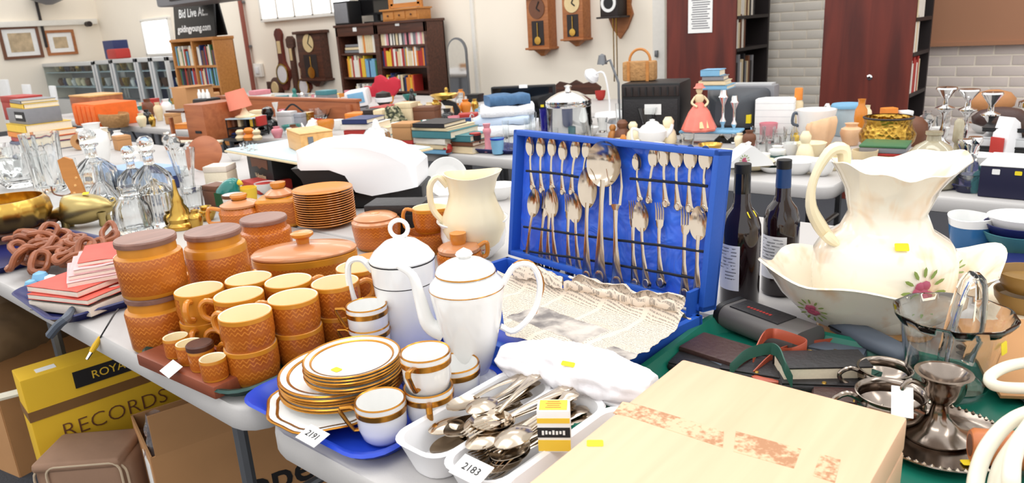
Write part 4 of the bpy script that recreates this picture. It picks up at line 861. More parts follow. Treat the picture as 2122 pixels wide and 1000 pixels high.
MB().box((0, 0, .003), (.135, .062, .003), bev=.001).box((0, 0, .025), (.135, .062, .003), bev=.001).box((0, .03, .014), (.135, .003, .024), bev=.001).build('cover', 'leather_black', nb2); MB().box((0, -.002, .014), (.131, .056, .019)).build('page_block', 'pages', nb2)
Q = G(1830, 715, ZG+.02); s_ = thing('spectacle_case', 'slate grey slim spectacle case leaning on the tray rim', 'case', (Q.x-.02, Q.y, ZG), -.55)
m = MB(); m.loft([[(x, y*k, z*k+.026) for y, z in rr(.045, .03, .014, 4)] for x, k in ((-.085, .5), (-.075, .9), (0, 1), (.075, .9), (.085, .5))]); m.build('case_shell', 'slate', s_, 50); MB().box((-.06, 0, .026), (.03, .0462, .002)).build('opening', 'black', s_)
Q = G(1520, 768, ZG); one('leather_strap', MB().tube(bez([(-.06, 0, .008), (0, .02, .012), (.05, -.01, .01), (.09, .01, .008)], 14), .008, 6, flat=.5), 'ribbon_red', 'tan leather strap under the green ribbon', 'strap', Q, -.2)
Q = G(1490, 752, ZG); one('eyeglass_pouch', MB().box((0, 0, .008), (.09, .05, .015), bev=.006), 'slate', 'blue grey cloth pouch under the brown wallet edge', 'pouch', (Q.x-.01, Q.y, ZG), -.3)
for i, (x, y) in enumerate(((1640, 738), (1655, 732), (1668, 742), (1680, 728), (1650, 748))):
    Q = G(x, y, ZG+.012); m = MB().tube([(.007*math.cos(a), .007*math.sin(a), 0) for a in [2*PI*k/12 for k in range(12)]], .0025, 6, closed=True)
    one('brass_buckle', m, 'brass', 'small brass ring among the ribbons in the green tray', 'buckle', (Q.x, Q.y, ZG+.012), (.6, i, 0), 'brass rings among the ribbons')
for i, (x, y, w, d, h, rz, mt, lab) in enumerate(((1575, 772, .12, .08, .014, .2, 'leather_black', 'flat black leather purse under the green ribbon'), (1700, 800, .13, .06, .016, .5, 'leather_black', 'black leather strap case under the notebook'), (1755, 775, .1, .05, .018, -.3, 'ribbon_green', 'rolled dark green felt pouch beside the silver jug'), (1630, 738, .1, .06, .01, -.2, 'leather_brown', 'small brown leather card holder under the red ribbon'), (1735, 735, .09, .05, .014, .1, 'slate', 'grey blue pocket case behind the notebook'), (1770, 830, .12, .07, .012, .3, 'leather_brown', 'brown leather pad beside the silver sugar bowl'), (1450, 760, .09, .07, .012, .1, 'leather_black', 'black leather wallet corner by the wooden box'))):
    Q = G(x, y, ZG); t = thing('leather_pouch', lab, 'pouch', (Q.x, Q.y, ZG), rz); MB().box((0, 0, h/2), (w, d, h), bev=h*.4).build('pouch_body', mt, t, 60); MB().box((0, -d*.12, h+.0012), (w*.96, d*.7, .0024), bev=.001).build('flap', mt, t); MB().lathe([(0, 0), (.004, 0), (.003, .002), (0, .0025)], 10, M=TR(0, -d*.4, h+.0022)).build('press_stud', 'brass', t)
# silver plate
def silver_pot(x, yb, yt, wpx, lab, prof, hdir, z=ZG, nm='milk_jug', cat='jug', hscale=1.0):
    Q = G(x, yb, z); h = ZT(Q, yt)-z; R = wpx/2*MP((Q.x, Q.y, z+h)); t = thing(nm, lab, cat, (Q.x, Q.y, z), hdir)
    MB().lathe([(r*R, q*h) for r, q in prof], 36).build('body', 'silver_dark', t, 50)
    MB().tube(bez([(R*.9, 0, h*.85), (R*1.35, 0, h*1.05), (R*1.75, 0, h*.85), (R*1.6, 0, h*.5), (R*1.1, 0, h*.3), (R*.85, 0, h*.4)], 18), R*.09, 8).build('handle', 'silver_dark', t); return t
BP = [(0, .0), (.5, 0), (.52, .03), (.35, .1), (.7, .25), (.95, .5), (.98, .7), (.88, .85), (.96, .97), (1, 1), (.97, 1.01), (.9, .97), (.84, .85), (.9, .6), (.5, .2), (0, .18)]
silver_pot(1830, 808, 760, 108, 'tarnished silver milk jug with its handle towards the notebook', BP, RA+PI)
silver_pot(1840, 880, 812, 138, 'tarnished silver sugar bowl nearest the wooden box corner', BP, RA+PI, nm='sugar_basin', cat='bowl')
silver_pot(1965, 845, 772, 60, 'small tarnished silver cup behind the chamberstick', BP, RA+1.6, nm='christening_cup', cat='cup')
Q = G(1945, 900, ZG+.012); cs = thing('salver', 'round silver salver with beaded rim', 'salver', (Q.x, Q.y, ZG)); R = .088
MB().lathe([(0, .003), (R*.8, .003), (R*.84, 0), (R*.9, .004), (R, .012), (R*.99, .014), (R*.88, .008), (R*.8, .006), (0, .006)], 48).build('dish', 'silver_dark', cs)
m = MB()
for k in range(60):
    a = 2*PI*k/60; m.lathe([(0, -.003), (.003, 0), (0, .003)], 6, M=TR(R*.985*math.cos(a), R*.985*math.sin(a), .0145))
bd_ = m.build('beaded_rim', 'silver', cs); bd_['kind'] = 'stuff'; sticker(cs, TR(.045, -.04, .0075) @ RZ(.6), .024, .012)
Qc = G(1937, 780, ZG+.1); ch = thing('chamberstick', 'tarnished silver chamberstick with loop handle on the salver', 'candlestick', (Q.x-.004, Q.y+.012, ZG+.0065), RA+PI)
MB().lathe([(0, 0), (.05, 0), (.052, .004), (.03, .012), (.014, .03), (.012, .05), (.016, .056), (.02, .06), (.026, .075), (.03, .09), (.038, .098), (.04, .1), (.034, .1), (.024, .088), (.018, .066), (0, .064)], 36, M=Matrix.Diagonal((.88, .88, .92, 1))).build('stem', 'silver_dark', ch, 50)
MB().tube(bez([(.028, 0, .08), (.05, 0, .09), (.062, 0, .075), (.05, 0, .05), (.025, 0, .035)], 14), .004, 8, M=Matrix.Diagonal((.88, .88, .92, 1))).build('handle', 'silver_dark', ch)
lot_tag(1868, 848, .80, .3, .026, .03, None, 'crumpled white paper tag on the silver sugar bowl', 1.2)
# glass vase / ice bucket
Q = G(1958, 805, .7455); gv = thing('glass_ice_bucket', 'clear glass ice bucket with wavy rim and yellow sticker', 'ice bucket', (Q.x, Q.y, .7455), 0); h = ZT(Q, 645)-.7455; R = 113*MP((Q.x, Q.y, .7455+h))
def wf(a, r, z): return r*(1+.02*max(0, z/h-.8)*5*math.cos(a*10)), z
MB().lathe([(0, 0), (R*.6, 0), (R*.66, .006), (R*.68, h*.1), (R*.8, h*.6), (R*.88, h*.86), (R*1.0, h*.97), (R, h), (R*.96, h), (R*.84, h*.86), (R*.76, h*.6), (R*.62, h*.12), (0, h*.09)], 60, fn=wf).build('glass_body', 'glass', gv, 60); sticker(gv, RZ(-.25) @ TR(R*.87, 0, h*.72) @ RY(PI/2-.15), .018, .018)
tg = thing('glass_tongs', 'clear looped plastic tongs standing in the glass bucket', 'tongs', (Q.x, Q.y, .757), RA)
MB().tube(bez([(-.01, 0, .0), (-.004, .0, .08), (.008, 0, .15), (.022, 0, .172), (.036, 0, .155), (.04, 0, .09), (.03, 0, .03)], 20), .006, 8, flat=2.0, upv=(0, 1, 0)).build('tong_loop', 'glass', tg)
# things at the right edge
Q = G(2015, 885, .80); rp = thing('rolling_pin', 'orange brown turned wooden handle poking out between cables', 'rolling pin', (Q.x, Q.y, .775), .35)
wood('pin_wood', (186, 104, 56), (206, 126, 74)); MB().lathe([(0, 0), (.019, 0), (.022, .004), (.024, .05), (.024, .2), (.02, .24), (0, .24)], 24, M=RY(PI/2)).build('roller', 'pin_wood', rp, 50); MB().lathe([(0, -.0005), (.014, -.0005), (.014, .001)], 16, M=RY(PI/2)).build('end_plug', 'bk_brown', rp)
pm('hose', (232, 226, 206), .4)
def coil(name, lab, pts, r): 
    one(name, MB().tube(bez([G(x, y, z) for x, y, z in pts], 40), r, 10), 'hose', lab, 'cable', ang=80)
coil('cable_coil', 'thick cream cable looped above the wooden handle', [(2160, 745, .82), (2090, 758, .84), (2052, 780, .845), (2068, 800, .84), (2150, 803, .82), (2200, 790, .8)], .0075)
coil('cable_coil', 'long cream cable bending down over the table edge', [(2180, 840, .84), (2100, 868, .85), (2050, 920, .84), (2025, 980, .82), (2020, 1040, .8), (2030, 1090, .76)], .0085)
coil('cable_coil', 'second cream cable strand hanging beside the long one', [(2150, 860, .86), (2105, 930, .86), (2095, 1000, .85), (2100, 1060, .8)], .0085)
coil('cable_coil', 'inner cream cable strand behind the hanging ones', [(2130, 880, .8), (2075, 960, .8), (2055, 1030, .78)], .0075)
Q = G(2105, 760, .76); one('cardboard_sheet', MB().box((0, 0, .004), (.12, .2, .006), bev=.001), 'card', 'pale tan card propped under the cream cables', 'card', (Q.x, Q.y, .775), (.2, 0, .5))
Q = G(2078, 780, .75); sw = thing('steel_ruler', 'grey metal blade lying beside the glass bucket', 'tool', (Q.x, Q.y, .752), -.9); MB().box((0, 0, 0), (.2, .035, .004), bev=.001).build('blade', 'grey_metal', sw); MB().lathe([(0, 0), (.006, 0), (.006, .02), (0, .022)], 10, M=TR(-.1, 0, .004) @ RY(-PI/2)).build('tip', 'black', sw)
Q = G(2100, 680, .741); one('cream_folder', MB().box((0, 0, .02), (.2, .26, .04), bev=.004), 'pages', 'cream cardboard folder lying behind the glass bucket', 'folder', (Q.x+.04, Q.y, .741), .1)
Q = G(2105, 655, .781)
pm('stoneware', (150, 116, 62), .35, var=.35, sc=12)
for i, (y, lab) in enumerate(((648, 'lower brown stoneware dish of the pair by the folder'), (610, 'upper brown stoneware dish of the pair by the folder'))):
    Q = G(2125, 640, .781); R = .052; m = MB().lathe([(0, 0), (R*.7, 0), (R*.95, .02), (R, .034), (R*.95, .034), (R*.85, .02), (0, .008)], 32); one('stoneware_dish', m, 'stoneware', lab, 'dish', (Q.x, Q.y, .7815+.036*i), 0, None)
Q = G(2125, 560, .741); one('blue_cloth', MB().box((0, 0, .012), (.2, .12, .022), bev=.01), 'navy', 'folded navy cloth behind the wash bowl', 'cloth', (Q.x, Q.y, .741), .3)
Q = G(2010, 512, .741); bp_ = thing('blue_jug', 'blue glazed pottery jug with a wavy white rim', 'jug', (Q.x, Q.y, .741)); h = ZT(Q, 447)-.741; R = 45*MP((Q.x, Q.y, .8)); pm('blue_glaze', (48, 100, 150), .2, var=.3, sc=18)
def wv2(a, r, z): return r, z+h*.08*max(0, z/h-.5)*math.cos(a*2+1)
MB().lathe([(0, 0), (R*.75, 0), (R*.8, h*.06), (R*.93, h*.5), (R*.97, h*.74)], 36, fn=wv2).build('pot_body', 'blue_glaze', bp_); MB().lathe([(R*.97, h*.74), (R*1.05, h), (R*1.0, h*1.01), (R*.85, h*.5), (0, h*.1)], 36, fn=wv2).build('white_rim', 'china', bp_)
MB().tube(bez([(R*.95, 0, h*.85), (R*1.3, 0, h*.8), (R*1.3, 0, h*.4), (R*.9, 0, h*.25)], 12), R*.09, 8).build('handle', 'china', bp_).rotation_euler = (0, 0, RA)
for i in range(3):
    Q = G(2105, 525, .741); R = .075-.004*i; t = thing('mixing_bowl', ['teal lower bowl of the stack by the blue jug', 'navy middle bowl of the stack by the blue jug', 'white patterned top bowl of the stack by the blue jug'][i], 'bowl', (Q.x, Q.y, .741+.018*i), 0, None)
    MB().lathe([(0, 0), (R*.5, 0), (R*.55, .006), (R*.85, .035), (R, .055), (R*.97, .0555), (R*.8, .036), (R*.5, .01), (0, .008)], 36).build('bowl_body', ['bk_teal', 'navy', 'china'][i], t)
    if i == 2: MB().lathe([(R*.4, .0095), (R*.55, .0135), (R*.6, .018)], 30).build('blue_print', 'bk_navy', t)
# ================================================================== GENERIC SMALL THINGS
def LTH(name, label, cat, x, yb, yt, wpx, prof, mat, z=.741, fn=None, parts=(), group=None, rz=0, n=28, wz=.6, body='body', sy=1):
    Q = G(x, yb, z); h = ZT(Q, yt)-z; R = wpx/2*MP((Q.x, Q.y, z+h*wz))
    f = (lambda a, r, zz: fn(a, r, zz, R, h)) if fn else None
    if not parts: o = one(name, MB().lathe([(r*R, q*h) for r, q in prof], n, fn=f, sy=sy), mat, label, cat, (Q.x, Q.y, z), rz, group, 45)
    else:
        o = thing(name, label, cat, (Q.x, Q.y, z), rz, group); MB().lathe([(r*R, q*h) for r, q in prof], n, fn=f, sy=sy).build(body, mat, o, 45)
        for p in parts:
            if p[0] == 'handle': MB().tube(bez([(a*R, 0, q*h) for a, q in p[1]], 14), R*p[3], 8).build('handle', p[2], o)
            else: MB().lathe([(r*R, q*h) for r, q in p[1]], n).build(p[0], p[2], o, 45)
    return o
def BXP(name, label, cat, x, yb, yt, wpx, dep, mat, rz=0, z=.741, bev=.004, lid=None, lidf=.25, label_mat=None, group=None, P=None):
    """box whose front bottom edge is centred on pixel (x, yb)"""
    Q = G(x, yb, z) if P is None else Vector((P[0], P[1], z)); h = ZT(Q, yt)-z; w = wpx*MP(Q); t = thing(name, label, cat, (Q.x, Q.y, z), rz, group)
    hb_ = h*(1-lidf) if lid else h; MB().box((0, dep/2, hb_/2), (w, dep, hb_), bev=bev).build('body', mat, t)
    if lid: MB().box((0, dep/2, h-h*lidf/2), (w*1.02, dep*1.02, h*lidf), bev=bev).build('lid', lid, t)
    if label_mat: MB().box((w*.05, -.0012, hb_*.55), (w*.5, .002, hb_*.4)).build('front_label', label_mat, t)
    t['dims'] = (w, dep, h); return t
def BKS(x, yb, z, items, rz=0, where='', grp=None, nm='book', P=None):
    """books lying flat in a pile; items (w px, depth m, thickness m, colour)"""
    Q = G(x, yb, z) if P is None else Vector((P[0], P[1], z)); zz = z; s = MP(Q)
    for i, (w, d, th, c) in enumerate(items):
        w = w*s; m = MB(); k = min(.003, th*.2)
        m.box((0, 0, k/2), (w, d, k), 0).box((0, 0, th-k/2), (w, d, k), 0).box((0, -d/2+.0015, th/2), (w, .003, th), 0).box((0, .002, th/2), (w-.01, d-.012, th-2*k), 1)
        o = m.build(nm, ['bk_'+c, 'pages']); o.location = (Q.x+rnd.uniform(-.008, .008), Q.y+d/2*math.cos(rz)+rnd.uniform(-.005, .005), zz); o.rotation_euler = (0, 0, rz+rnd.uniform(-.1, .1)); zz += th+.0006
        tag(o, '%s book lying %s %s' % (c, ['bottom', 'second', 'third', 'fourth', 'fifth', 'sixth', 'seventh'][min(i, 6)] if i < len(items)-1 else 'on top', 'in the pile '+where), 'book', grp)
    return zz
VASE = [(0, 0), (.6, 0), (.62, .03), (.8, .25), (1, .55), (.9, .75), (.5, .86), (.55, .97), (.62, 1), (.55, 1), (.45, .86), (.8, .7), (.85, .5), (0, .08)]
BOWL = [(0, 0), (.45, 0), (.48, .06), (.7, .3), (.92, .75), (1, 1), (.96, 1), (.86, .75), (.62, .3), (0, .12)]
TUMB = [(0, 0), (.78, 0), (.82, .04), (.94, .6), (1, 1), (.95, 1), (.88, .6), (.72, .12), (0, .1)]
CUP = [(0, 0), (.5, 0), (.55, .05), (.8, .25), (.95, .6), (1, 1), (.95, 1), (.88, .6), (.7, .25), (0, .12)]
DEC = [(0, 0), (.9, 0), (1, .03), (1, .3), (.92, .42), (.55, .52), (.26, .58), (.24, .72), (.38, .76), (.4, .78), (.3, .78), (.18, .7), (.2, .58), (.85, .36), (.9, .08), (0, .06)]
STOP = [(0, .7), (.16, .7), (.18, .79), (.3, .81), (.42, .88), (.38, .95), (.2, 1), (0, 1)]
def cut(a, r, z, R, h): return r*(1+.035*math.cos(a*12)*(1 if z > h*.05 else 0)), z
# ================================================================== LEFT FRONT TABLE
tray('serving_tray', 'blue plastic tray under the pile of booklets', (G(165, 610).x, G(165, 610).y), .36, .3, -.05, 'navy')
o_ = bpy.data.objects[-1] if 0 else None
tb = [o for o in COL.objects if o.get('label') == 'blue plastic tray under the pile of booklets'][0]; tb.location = (G(180, 620).x-.01, G(180, 620).y+.03, .7402)
pm('booklet_red', (206, 84, 70), .6, var=.3, sc=14); pm('booklet_cream', (226, 214, 200), .8, var=.1, sc=60); pm('booklet_pink', (222, 176, 176), .7, var=.15)
zz = .7455
def booklet(x, y, z, w, d, th, rz, mats, lab, tilt=0):
    Q = G(x, y, z); t = thing('booklet', lab, 'booklet', (Q.x, Q.y, z), rz); t.rotation_euler = (tilt, 0, rz)
    MB().box((0, 0, th*.42), (w, d, th*.8), bev=.001).build('pages', 'booklet_cream', t); MB().sheet(lambda u, v: ((u-.5)*w*1.01, (v-.5)*d*1.01, th+.006*noise.noise((u*2, v*2, x))*u), 8, 8, .001).build('front_cover', mats, t); MB().box((0, 0, .0006), (w*1.01, d*1.01, .0012)).build('back_cover', mats, t)
booklet(185, 625, .748, .2, .15, .028, .32, 'bk_black', 'thick black backed book at the bottom of the booklet pile')
booklet(175, 603, .778, .19, .14, .012, .34, 'booklet_red', 'red covered booklet above the thick book')
booklet(162, 590, .791, .17, .13, .014, .3, 'booklet_red', 'red and white booklet with a curled cover')
booklet(205, 562, .806, .19, .13, .011, -.35, 'booklet_pink', 'cream booklet fanned out towards the jars')
booklet(212, 548, .818, .19, .13, .01, -.4, 'booklet_pink', 'pinkish booklet in the fanned pile')
booklet(218, 538, .829, .18, .12, .01, -.42, 'booklet_pink', 'pale booklet near the top of the fanned pile')
booklet(228, 525, .84, .17, .12, .01, -.45, 'booklet_red', 'red and white booklet on top of the fanned pile')
booklet(275, 512, .785, .12, .1, .006, -.3, 'paper_white', 'small white leaflet between the booklets and the jars')
Q = G(88, 590, .741); ph_ = thing('glass_ornament', 'pale blue glass ornament beside the booklets', 'ornament', (Q.x, Q.y, .741)); 
for k, (dx, dy, r) in enumerate(((0, 0, .022), (.035, .012, .018), (.02, -.03, .016))): MB().lathe([(0, 0), (r*.6, 0), (r, r*.8), (r*.7, r*1.5), (0, r*1.8)], 16, M=TR(dx, dy, 0)).build('lobe', ['bk_light blue', 'china', 'bk_light blue'][k], ph_)
# strap handle, cable and plug
one('strap_handle', MB().tube(bez([G(150, 640, .76), G(140, 655, .765), G(128, 668, .755), G(112, 684, .735), G(101, 695, .715)], 14), [.004]*3+[.01]*20, 8), 'black', 'black padded strap handle hanging over the table edge', 'strap') if 0 else None
pth = bez([G(150, 640, .764), G(138, 658, .766), G(122, 672, .752), G(104, 694, .725)], 14)
one('strap_handle', MB().tube(pth, [.007+.003*min(1, i/5) for i in range(len(pth))], 8), 'slate', 'dark padded strap handle hanging over the table edge', 'strap')
cbl = thing('audio_cable', 'thin black cable with a yellow plug dangling over the table edge', 'cable', (0, 0, 0))
MB().tube(bez([G(245, 640, .77), G(236, 652, .775), G(222, 675, .768), G(207, 700, .735)], 14), .0018, 6).build('wire', 'black', cbl)
pg = [G(207, 698, .737), G(198, 715, .72), G(190, 728, .708), G(180, 744, .694)]
pm('plug_yellow', (226, 180, 40), .4); MB().tube(pg[:3], [.0035, .0065, .0055], 10).build('plug_grip', 'plug_yellow', cbl); MB().tube(pg[2:], [.004, .003], 8).build('plug_tip', 'chrome', cbl)
# carved wooden chain pile on a blue tray
tray('serving_tray', 'navy plastic tray under the carved wooden chain', (G(30, 520).x, G(30, 520).y), .5, .36, .1, 'navy')
wood('chain_wood', (124, 66, 36), (158, 90, 54), .4, st=(20, 20, 20))
lm = MB().tube([(.038*math.cos(a), .022*math.sin(a)*(1+.12*math.cos(2*a)), .004*math.sin(3*a)) for a in [2*PI*k/18 for k in range(18)]], .0085, 8, closed=True).mesh('link', 'chain_wood')
ch_ = thing('wooden_chain', 'heap of carved brown wooden chain links', 'chain', (G(90, 520).x, G(90, 520).y, .746))
for k in range(38):
    x, y = rnd.choice([(rnd.uniform(5, 230), rnd.uniform(480, 545))]); lift = rnd.uniform(.034, .068)*(1 if 480 < y < 540 else .85)
    if x+2*(y-480) > 260: x *= .6
    P = G(x, y, .746+lift); o = part(lm, 'link', ch_); o.location = P-ch_.location; o.rotation_euler = (rnd.uniform(-1, 1), rnd.uniform(-.8, .8), rnd.random()*6)
# brass planter, elephant / pig, wooden carving
LTH('brass_planter', 'fluted brass planter bowl beside the brass animal', 'planter', 22, 478, 412, 165, [(0, 0), (.62, 0), (.66, .04), (.86, .2), (1, .55), (.97, .85), (.9, 1), (.86, 1), (.9, .8), (.88, .5), (.6, .12), (0, .1)], 'brass', z=.77, fn=lambda a, r, z, R, h: (r*(1+.03*abs(math.cos(a*8))*(z < h*.9)), z), n=64)
LTH('wooden_stand', 'dark round wooden stand under the brass planter', 'stand', 25, 490, 466, 178, [(0, 0), (.85, 0), (.8, .4), (1, .8), (.98, 1), (0, 1)], 'dark_wood', z=.741)
Q = G(180, 468, .741); s = MP(Q); an = thing('brass_pig', 'brass pig ornament with a yellow sticker on its back', 'ornament', (Q.x, Q.y, .741), RA+.15); L_ = 125*s
pm('brass_dull', (178, 158, 104), .3, .9, var=.2, sc=20)
m = MB(); N = 16; rows = []
for i in range(N+1):
    t_ = i/N; xx = (t_-.5)*L_; r = L_*(.1+.17*math.sin(PI*min(1, t_*1.02+.06))**.7) if t_ < .92 else L_*.1*(1-(t_-.92)/.08*.6)
    if t_ < .25: r = L_*(.07+.42*t_)
    rows.append([(xx, r*1.0*math.cos(a), L_*.3+(-.06*L_ if t_ < .2 else 0)+r*.95*math.sin(a)) for a in [2*PI*k/20 for k in range(20)]])
m.loft(rows).build('pig_body', 'brass_dull', an, 60)
for sx, sy in ((-.28, .1), (-.28, -.1), (.3, .11), (.3, -.11)): MB().lathe([(L_*.05, 0), (L_*.06, L_*.03), (L_*.05, L_*.12), (L_*.09, L_*.24)], 12, M=TR(sx*L_, sy*L_, 0)).build('leg', 'brass_dull', an)
for sy in (-1, 1): MB().sheet(lambda u, v: (-.22*L_+.2*L_*u, sy*(.14*L_+.08*L_*v), .42*L_-.16*L_*v-.05*L_*u), 4, 4, .003).build('ear', 'brass_dull', an)
MB().lathe([(L_*.075, 0), (L_*.08, L_*.03), (L_*.06, L_*.07), (0, L_*.075)], 14, M=TR(-.46*L_, 0, .24*L_) @ RY(-PI/2)).build('snout', 'brass_dull', an)
sticker(an, TR(.12*L_, -.06*L_, .555*L_) @ RX(.4), .02, .014)
MB().tube(bez([(.42*L_, 0, .34*L_), (.5*L_, .03*L_, .36*L_), (.48*L_, .06*L_, .42*L_), (.44*L_, .03*L_, .4*L_)], 10), .004, 6).build('tail', 'brass_dull', an)
Q = G(165, 425, .741); wc = thing('carved_panel', 'tall light brown carved wooden panel standing behind the brass pig', 'carving', (Q.x, Q.y, .741), RA); s = MP(Q)
MB().prism([(x*s, z*s) for x, z in ((-14, 0), (22, 0), (16, 40), (6, 96), (-8, 102), (-22, 96), (-20, 60), (-10, 30))], -.006, .006, M=RX(PI/2)).build('panel', 'oak', wc)
for k in range(3): MB().lathe([(0, 0), (.006, 0), (.004, .003), (0, .004)], 10, M=TR(.01*k-.005, -.006, .05+.03*k) @ RX(PI/2)).build('carved_dot', 'pine', wc)
Q = G(140, 420, .741); one('copper_hook', MB().tube(bez([(-.05, 0, .07), (-.045, 0, .04), (0, 0, .03), (.04, 0, .05), (.055, 0, .09), (.05, 0, .11)], 16), .0035, 6), 'bk_brown', 'curved brown metal handle in front of the carved panel', 'handle', Q, RA)
# glassware
gg = 'clear glassware behind the brass'
GL = [('decanter', 'cut glass ship decanter with wide base and long neck, no stopper', 'decanter', 222, 440, 335, 78, [(0, 0), (.9, 0), (1, .05), (.95, .2), (.5, .5), (.24, .62), (.22, .92), (.34, 1), (.28, 1), (.16, .9), (.18, .6), (.85, .16), (0, .08)]),
      ('glass_jug', 'round clear glass jug in front of the decanters', 'jug', 285, 478, 385, 80, [(0, 0), (.85, 0), (.95, .06), (1, .35), (.9, .6), (.5, .78), (.45, .86), (.55, 1), (.5, 1), (.4, .86), (.85, .55), (.9, .3), (.8, .1), (0, .08)]),
      ('decanter', 'clear glass decanter with a flower shaped stopper', 'decanter', 325, 418, 282, 78, None),
      ('biscuit_barrel', 'lidded clear glass barrel beside the brass bell', 'jar', 337, 468, 368, 70, [(0, 0), (.85, 0), (.95, .05), (1, .4), (1, .72), (.9, .74), (.7, .84), (.3, .9), (.2, .96), (0, 1), (0, .9), (.85, .7), (.9, .1), (0, .08)]),
      ('decanter', 'clear glass decanter with a round ball stopper', 'decanter', 285, 410, 302, 62, None),
      ('decanter', 'large cut glass decanter with pointed stopper in front of the white vase', 'decanter', 208, 404, 268, 84, None),
      ('glass_vase', 'flared cut glass vase beside the decanters', 'vase', 392, 402, 308, 52, [(0, 0), (.55, 0), (.6, .05), (.55, .3), (.75, .6), (1, 1), (.94, 1), (.68, .6), (.45, .15), (0, .1)]),
      ('whisky_tumbler', 'square cut glass tumbler behind the brass bell', 'glass', 405, 432, 388, 40, TUMB),
      ('glass_vase', 'tall square clear glass vase near the carved panel', 'vase', 108, 395, 275, 72, [(0, 0), (.8, 0), (.85, .04), (.9, .6), (1, 1), (.95, 1), (.82, .6), (.75, .1), (0, .07)]),
      ('glass_bowl', 'shallow cut glass fruit bowl behind the planter', 'bowl', 45, 385, 325, 120, BOWL), ('glass_bowl', 'deep cut glass bowl behind the fruit bowl', 'bowl', 20, 350, 300, 100, BOWL),
      ('wine_goblet', 'short cut glass goblet behind the fruit bowl', 'glass', 150, 385, 330, 34, TUMB), ('whisky_tumbler', 'cut glass tumbler between two decanters', 'glass', 250, 400, 355, 38, TUMB), ('glass_bowl', 'small cut glass sugar bowl beside the flower stoppered decanter', 'bowl', 368, 385, 345, 44, BOWL)]
for nm, lab, cat, x, yb, yt, w, pr in GL:
    if pr is None: LTH(nm, lab, cat, x, yb, yt, w, DEC, 'glass', fn=cut, parts=[('stopper', STOP, 'glass')], group=gg, wz=.2, n=48)
    else: LTH(nm, lab, cat, x, yb, yt, w, pr, 'glass', fn=cut, group=gg, wz=.4, n=48)
LTH('white_vase', 'white china vase behind the cut glass decanter', 'vase', 208, 345, 255, 58, VASE, 'china')
pm('blue_box', (150, 176, 214), .6); BXP('storage_box', 'pale blue and navy box lying behind the decanters', 'box', 262, 398, 352, 150, .16, 'bk_navy', .1, lid='blue_box', lidf=.45)
# brass bell and oddments
bp2 = LTH('brass_bell', 'stepped brass pagoda bell', 'bell', 378, 470, 372, 62, [(0, 0), (1, 0), (1, .05), (.8, .12), (.85, .2), (.6, .3), (.62, .36), (.35, .5), (.38, .56), (.2, .68), (.14, .8), (.08, 1), (0, 1)], 'brass', parts=[('base_ring', [(1.0, 0), (1.15, 0), (1.15, .05), (1.0, .06)], 'brass')])
for k, (x, y, w) in enumerate(((430, 455, 40), (355, 470, 26), (410, 475, 30))): LTH('brass_ornament', 'small brass ornament beside the pagoda bell', 'ornament', x, y, y-28-6*k, w, VASE, 'brass', group='small brass ornaments')
Q = G(432, 352, .741); one('wooden_bowl_lid', MB().lathe([(0, 0), (.075, 0), (.085, .012), (.05, .03), (0, .036)], 30, M=RX(1.2)), 'teak', 'reddish brown round wooden lid propped beside the glass vase', 'lid', (Q.x, Q.y, .82), RA)
BXP('cream_box', 'open cream cardboard box beside the wooden lid', 'box', 452, 395, 345, 50, .09, 'pages', .6, lid='booklet_cream'); BXP('brown_box', 'small brown leather box behind the teal bird', 'box', 440, 428, 385, 46, .07, 'bk_brown', .2, lid='bk_brown')
pm('teal_glaze', (30, 120, 112), .15, var=.35, sc=16, coat=.5)
Q = G(478, 432, .741); s = MP(Q); bd2 = thing('ceramic_parrot', 'glossy teal and yellow ceramic bird', 'ornament', (Q.x, Q.y, .741), RA); m = MB()
m.loft([[(x*s+dx*s, y*s, z*s) for x, y in ell(a, a*.8, 18)] for a, z, dx in ((8, 0, 0), (20, 8, -2), (26, 26, -2), (24, 42, 2), (18, 54, 8), (14, 60, 12), (4, 64, 14))]).build('bird_body', 'teal_glaze', bd2, 80); MB().lathe([(7*s, 0), (5*s, 6*s), (0, 12*s)], 10, M=TR(24*s, 0, 54*s) @ RY(PI/2+.4)).build('beak', 'carton_yellow', bd2); MB().sheet(lambda u, v: ((-20+30*u)*s, -22*s, (14+26*v-8*u)*s), 4, 4, .003).build('wing', 'bk_green', bd2)
BXP('plastic_tray', 'flat red plastic lid behind the ceramic bird', 'lid', 520, 398, 378, 90, .14, 'bk_red', -.15, z=.741); LTH('yellow_cup', 'bright yellow plastic beaker behind the brown teapot', 'beaker', 516, 425, 388, 42, TUMB, 'carton_yellow')
LTH('striped_mug', 'white mug with a brown rim behind the sugar pot', 'mug', 490, 448, 402, 44, TUMB, 'china', parts=[('brown_band', [(.985, .86), (1.01, .9), (1.01, 1.0), (.95, 1.01)], 'bk_brown')])
LTH('white_bowl', 'small white dish behind the teapot', 'dish', 552, 400, 378, 44, BOWL, 'china')
# boxes with blue board on top, pine box
bkx = BXP('black_carton', 'black decorated carton under the pale blue board', 'carton', 545, 388, 322, 116, .3, 'black', -.12)
w, d, h = bkx['dims']; MB().prism([(-w*.32, h*.6), (-w*.1, h*.66), (0, h*.58), (w*.1, h*.66), (w*.32, h*.6), (w*.34, h*.9), (-w*.34, h*.9)], 0, .0015, M=RX(PI/2)).build('printed_panel', 'bk_brown', bkx)
text('Valentine', h*.2, 'bk_cream', bkx, TR(0, -.002, h*.36) @ RX(PI/2)); text('collection', h*.12, 'bk_cream', bkx, TR(0, -.002, h*.18) @ RX(PI/2))
ztop = .741+h
BXP('black_carton', 'second black carton at the end of the pale blue board', 'carton', 650, 400, 340, 60, .28, 'black', -.12)
pm('pale_blue', (190, 210, 220), .5)
a1, a2, a3 = G(468, 309, ztop+.012), G(628, 336, ztop+.012), G(800, 315, ztop+.012)
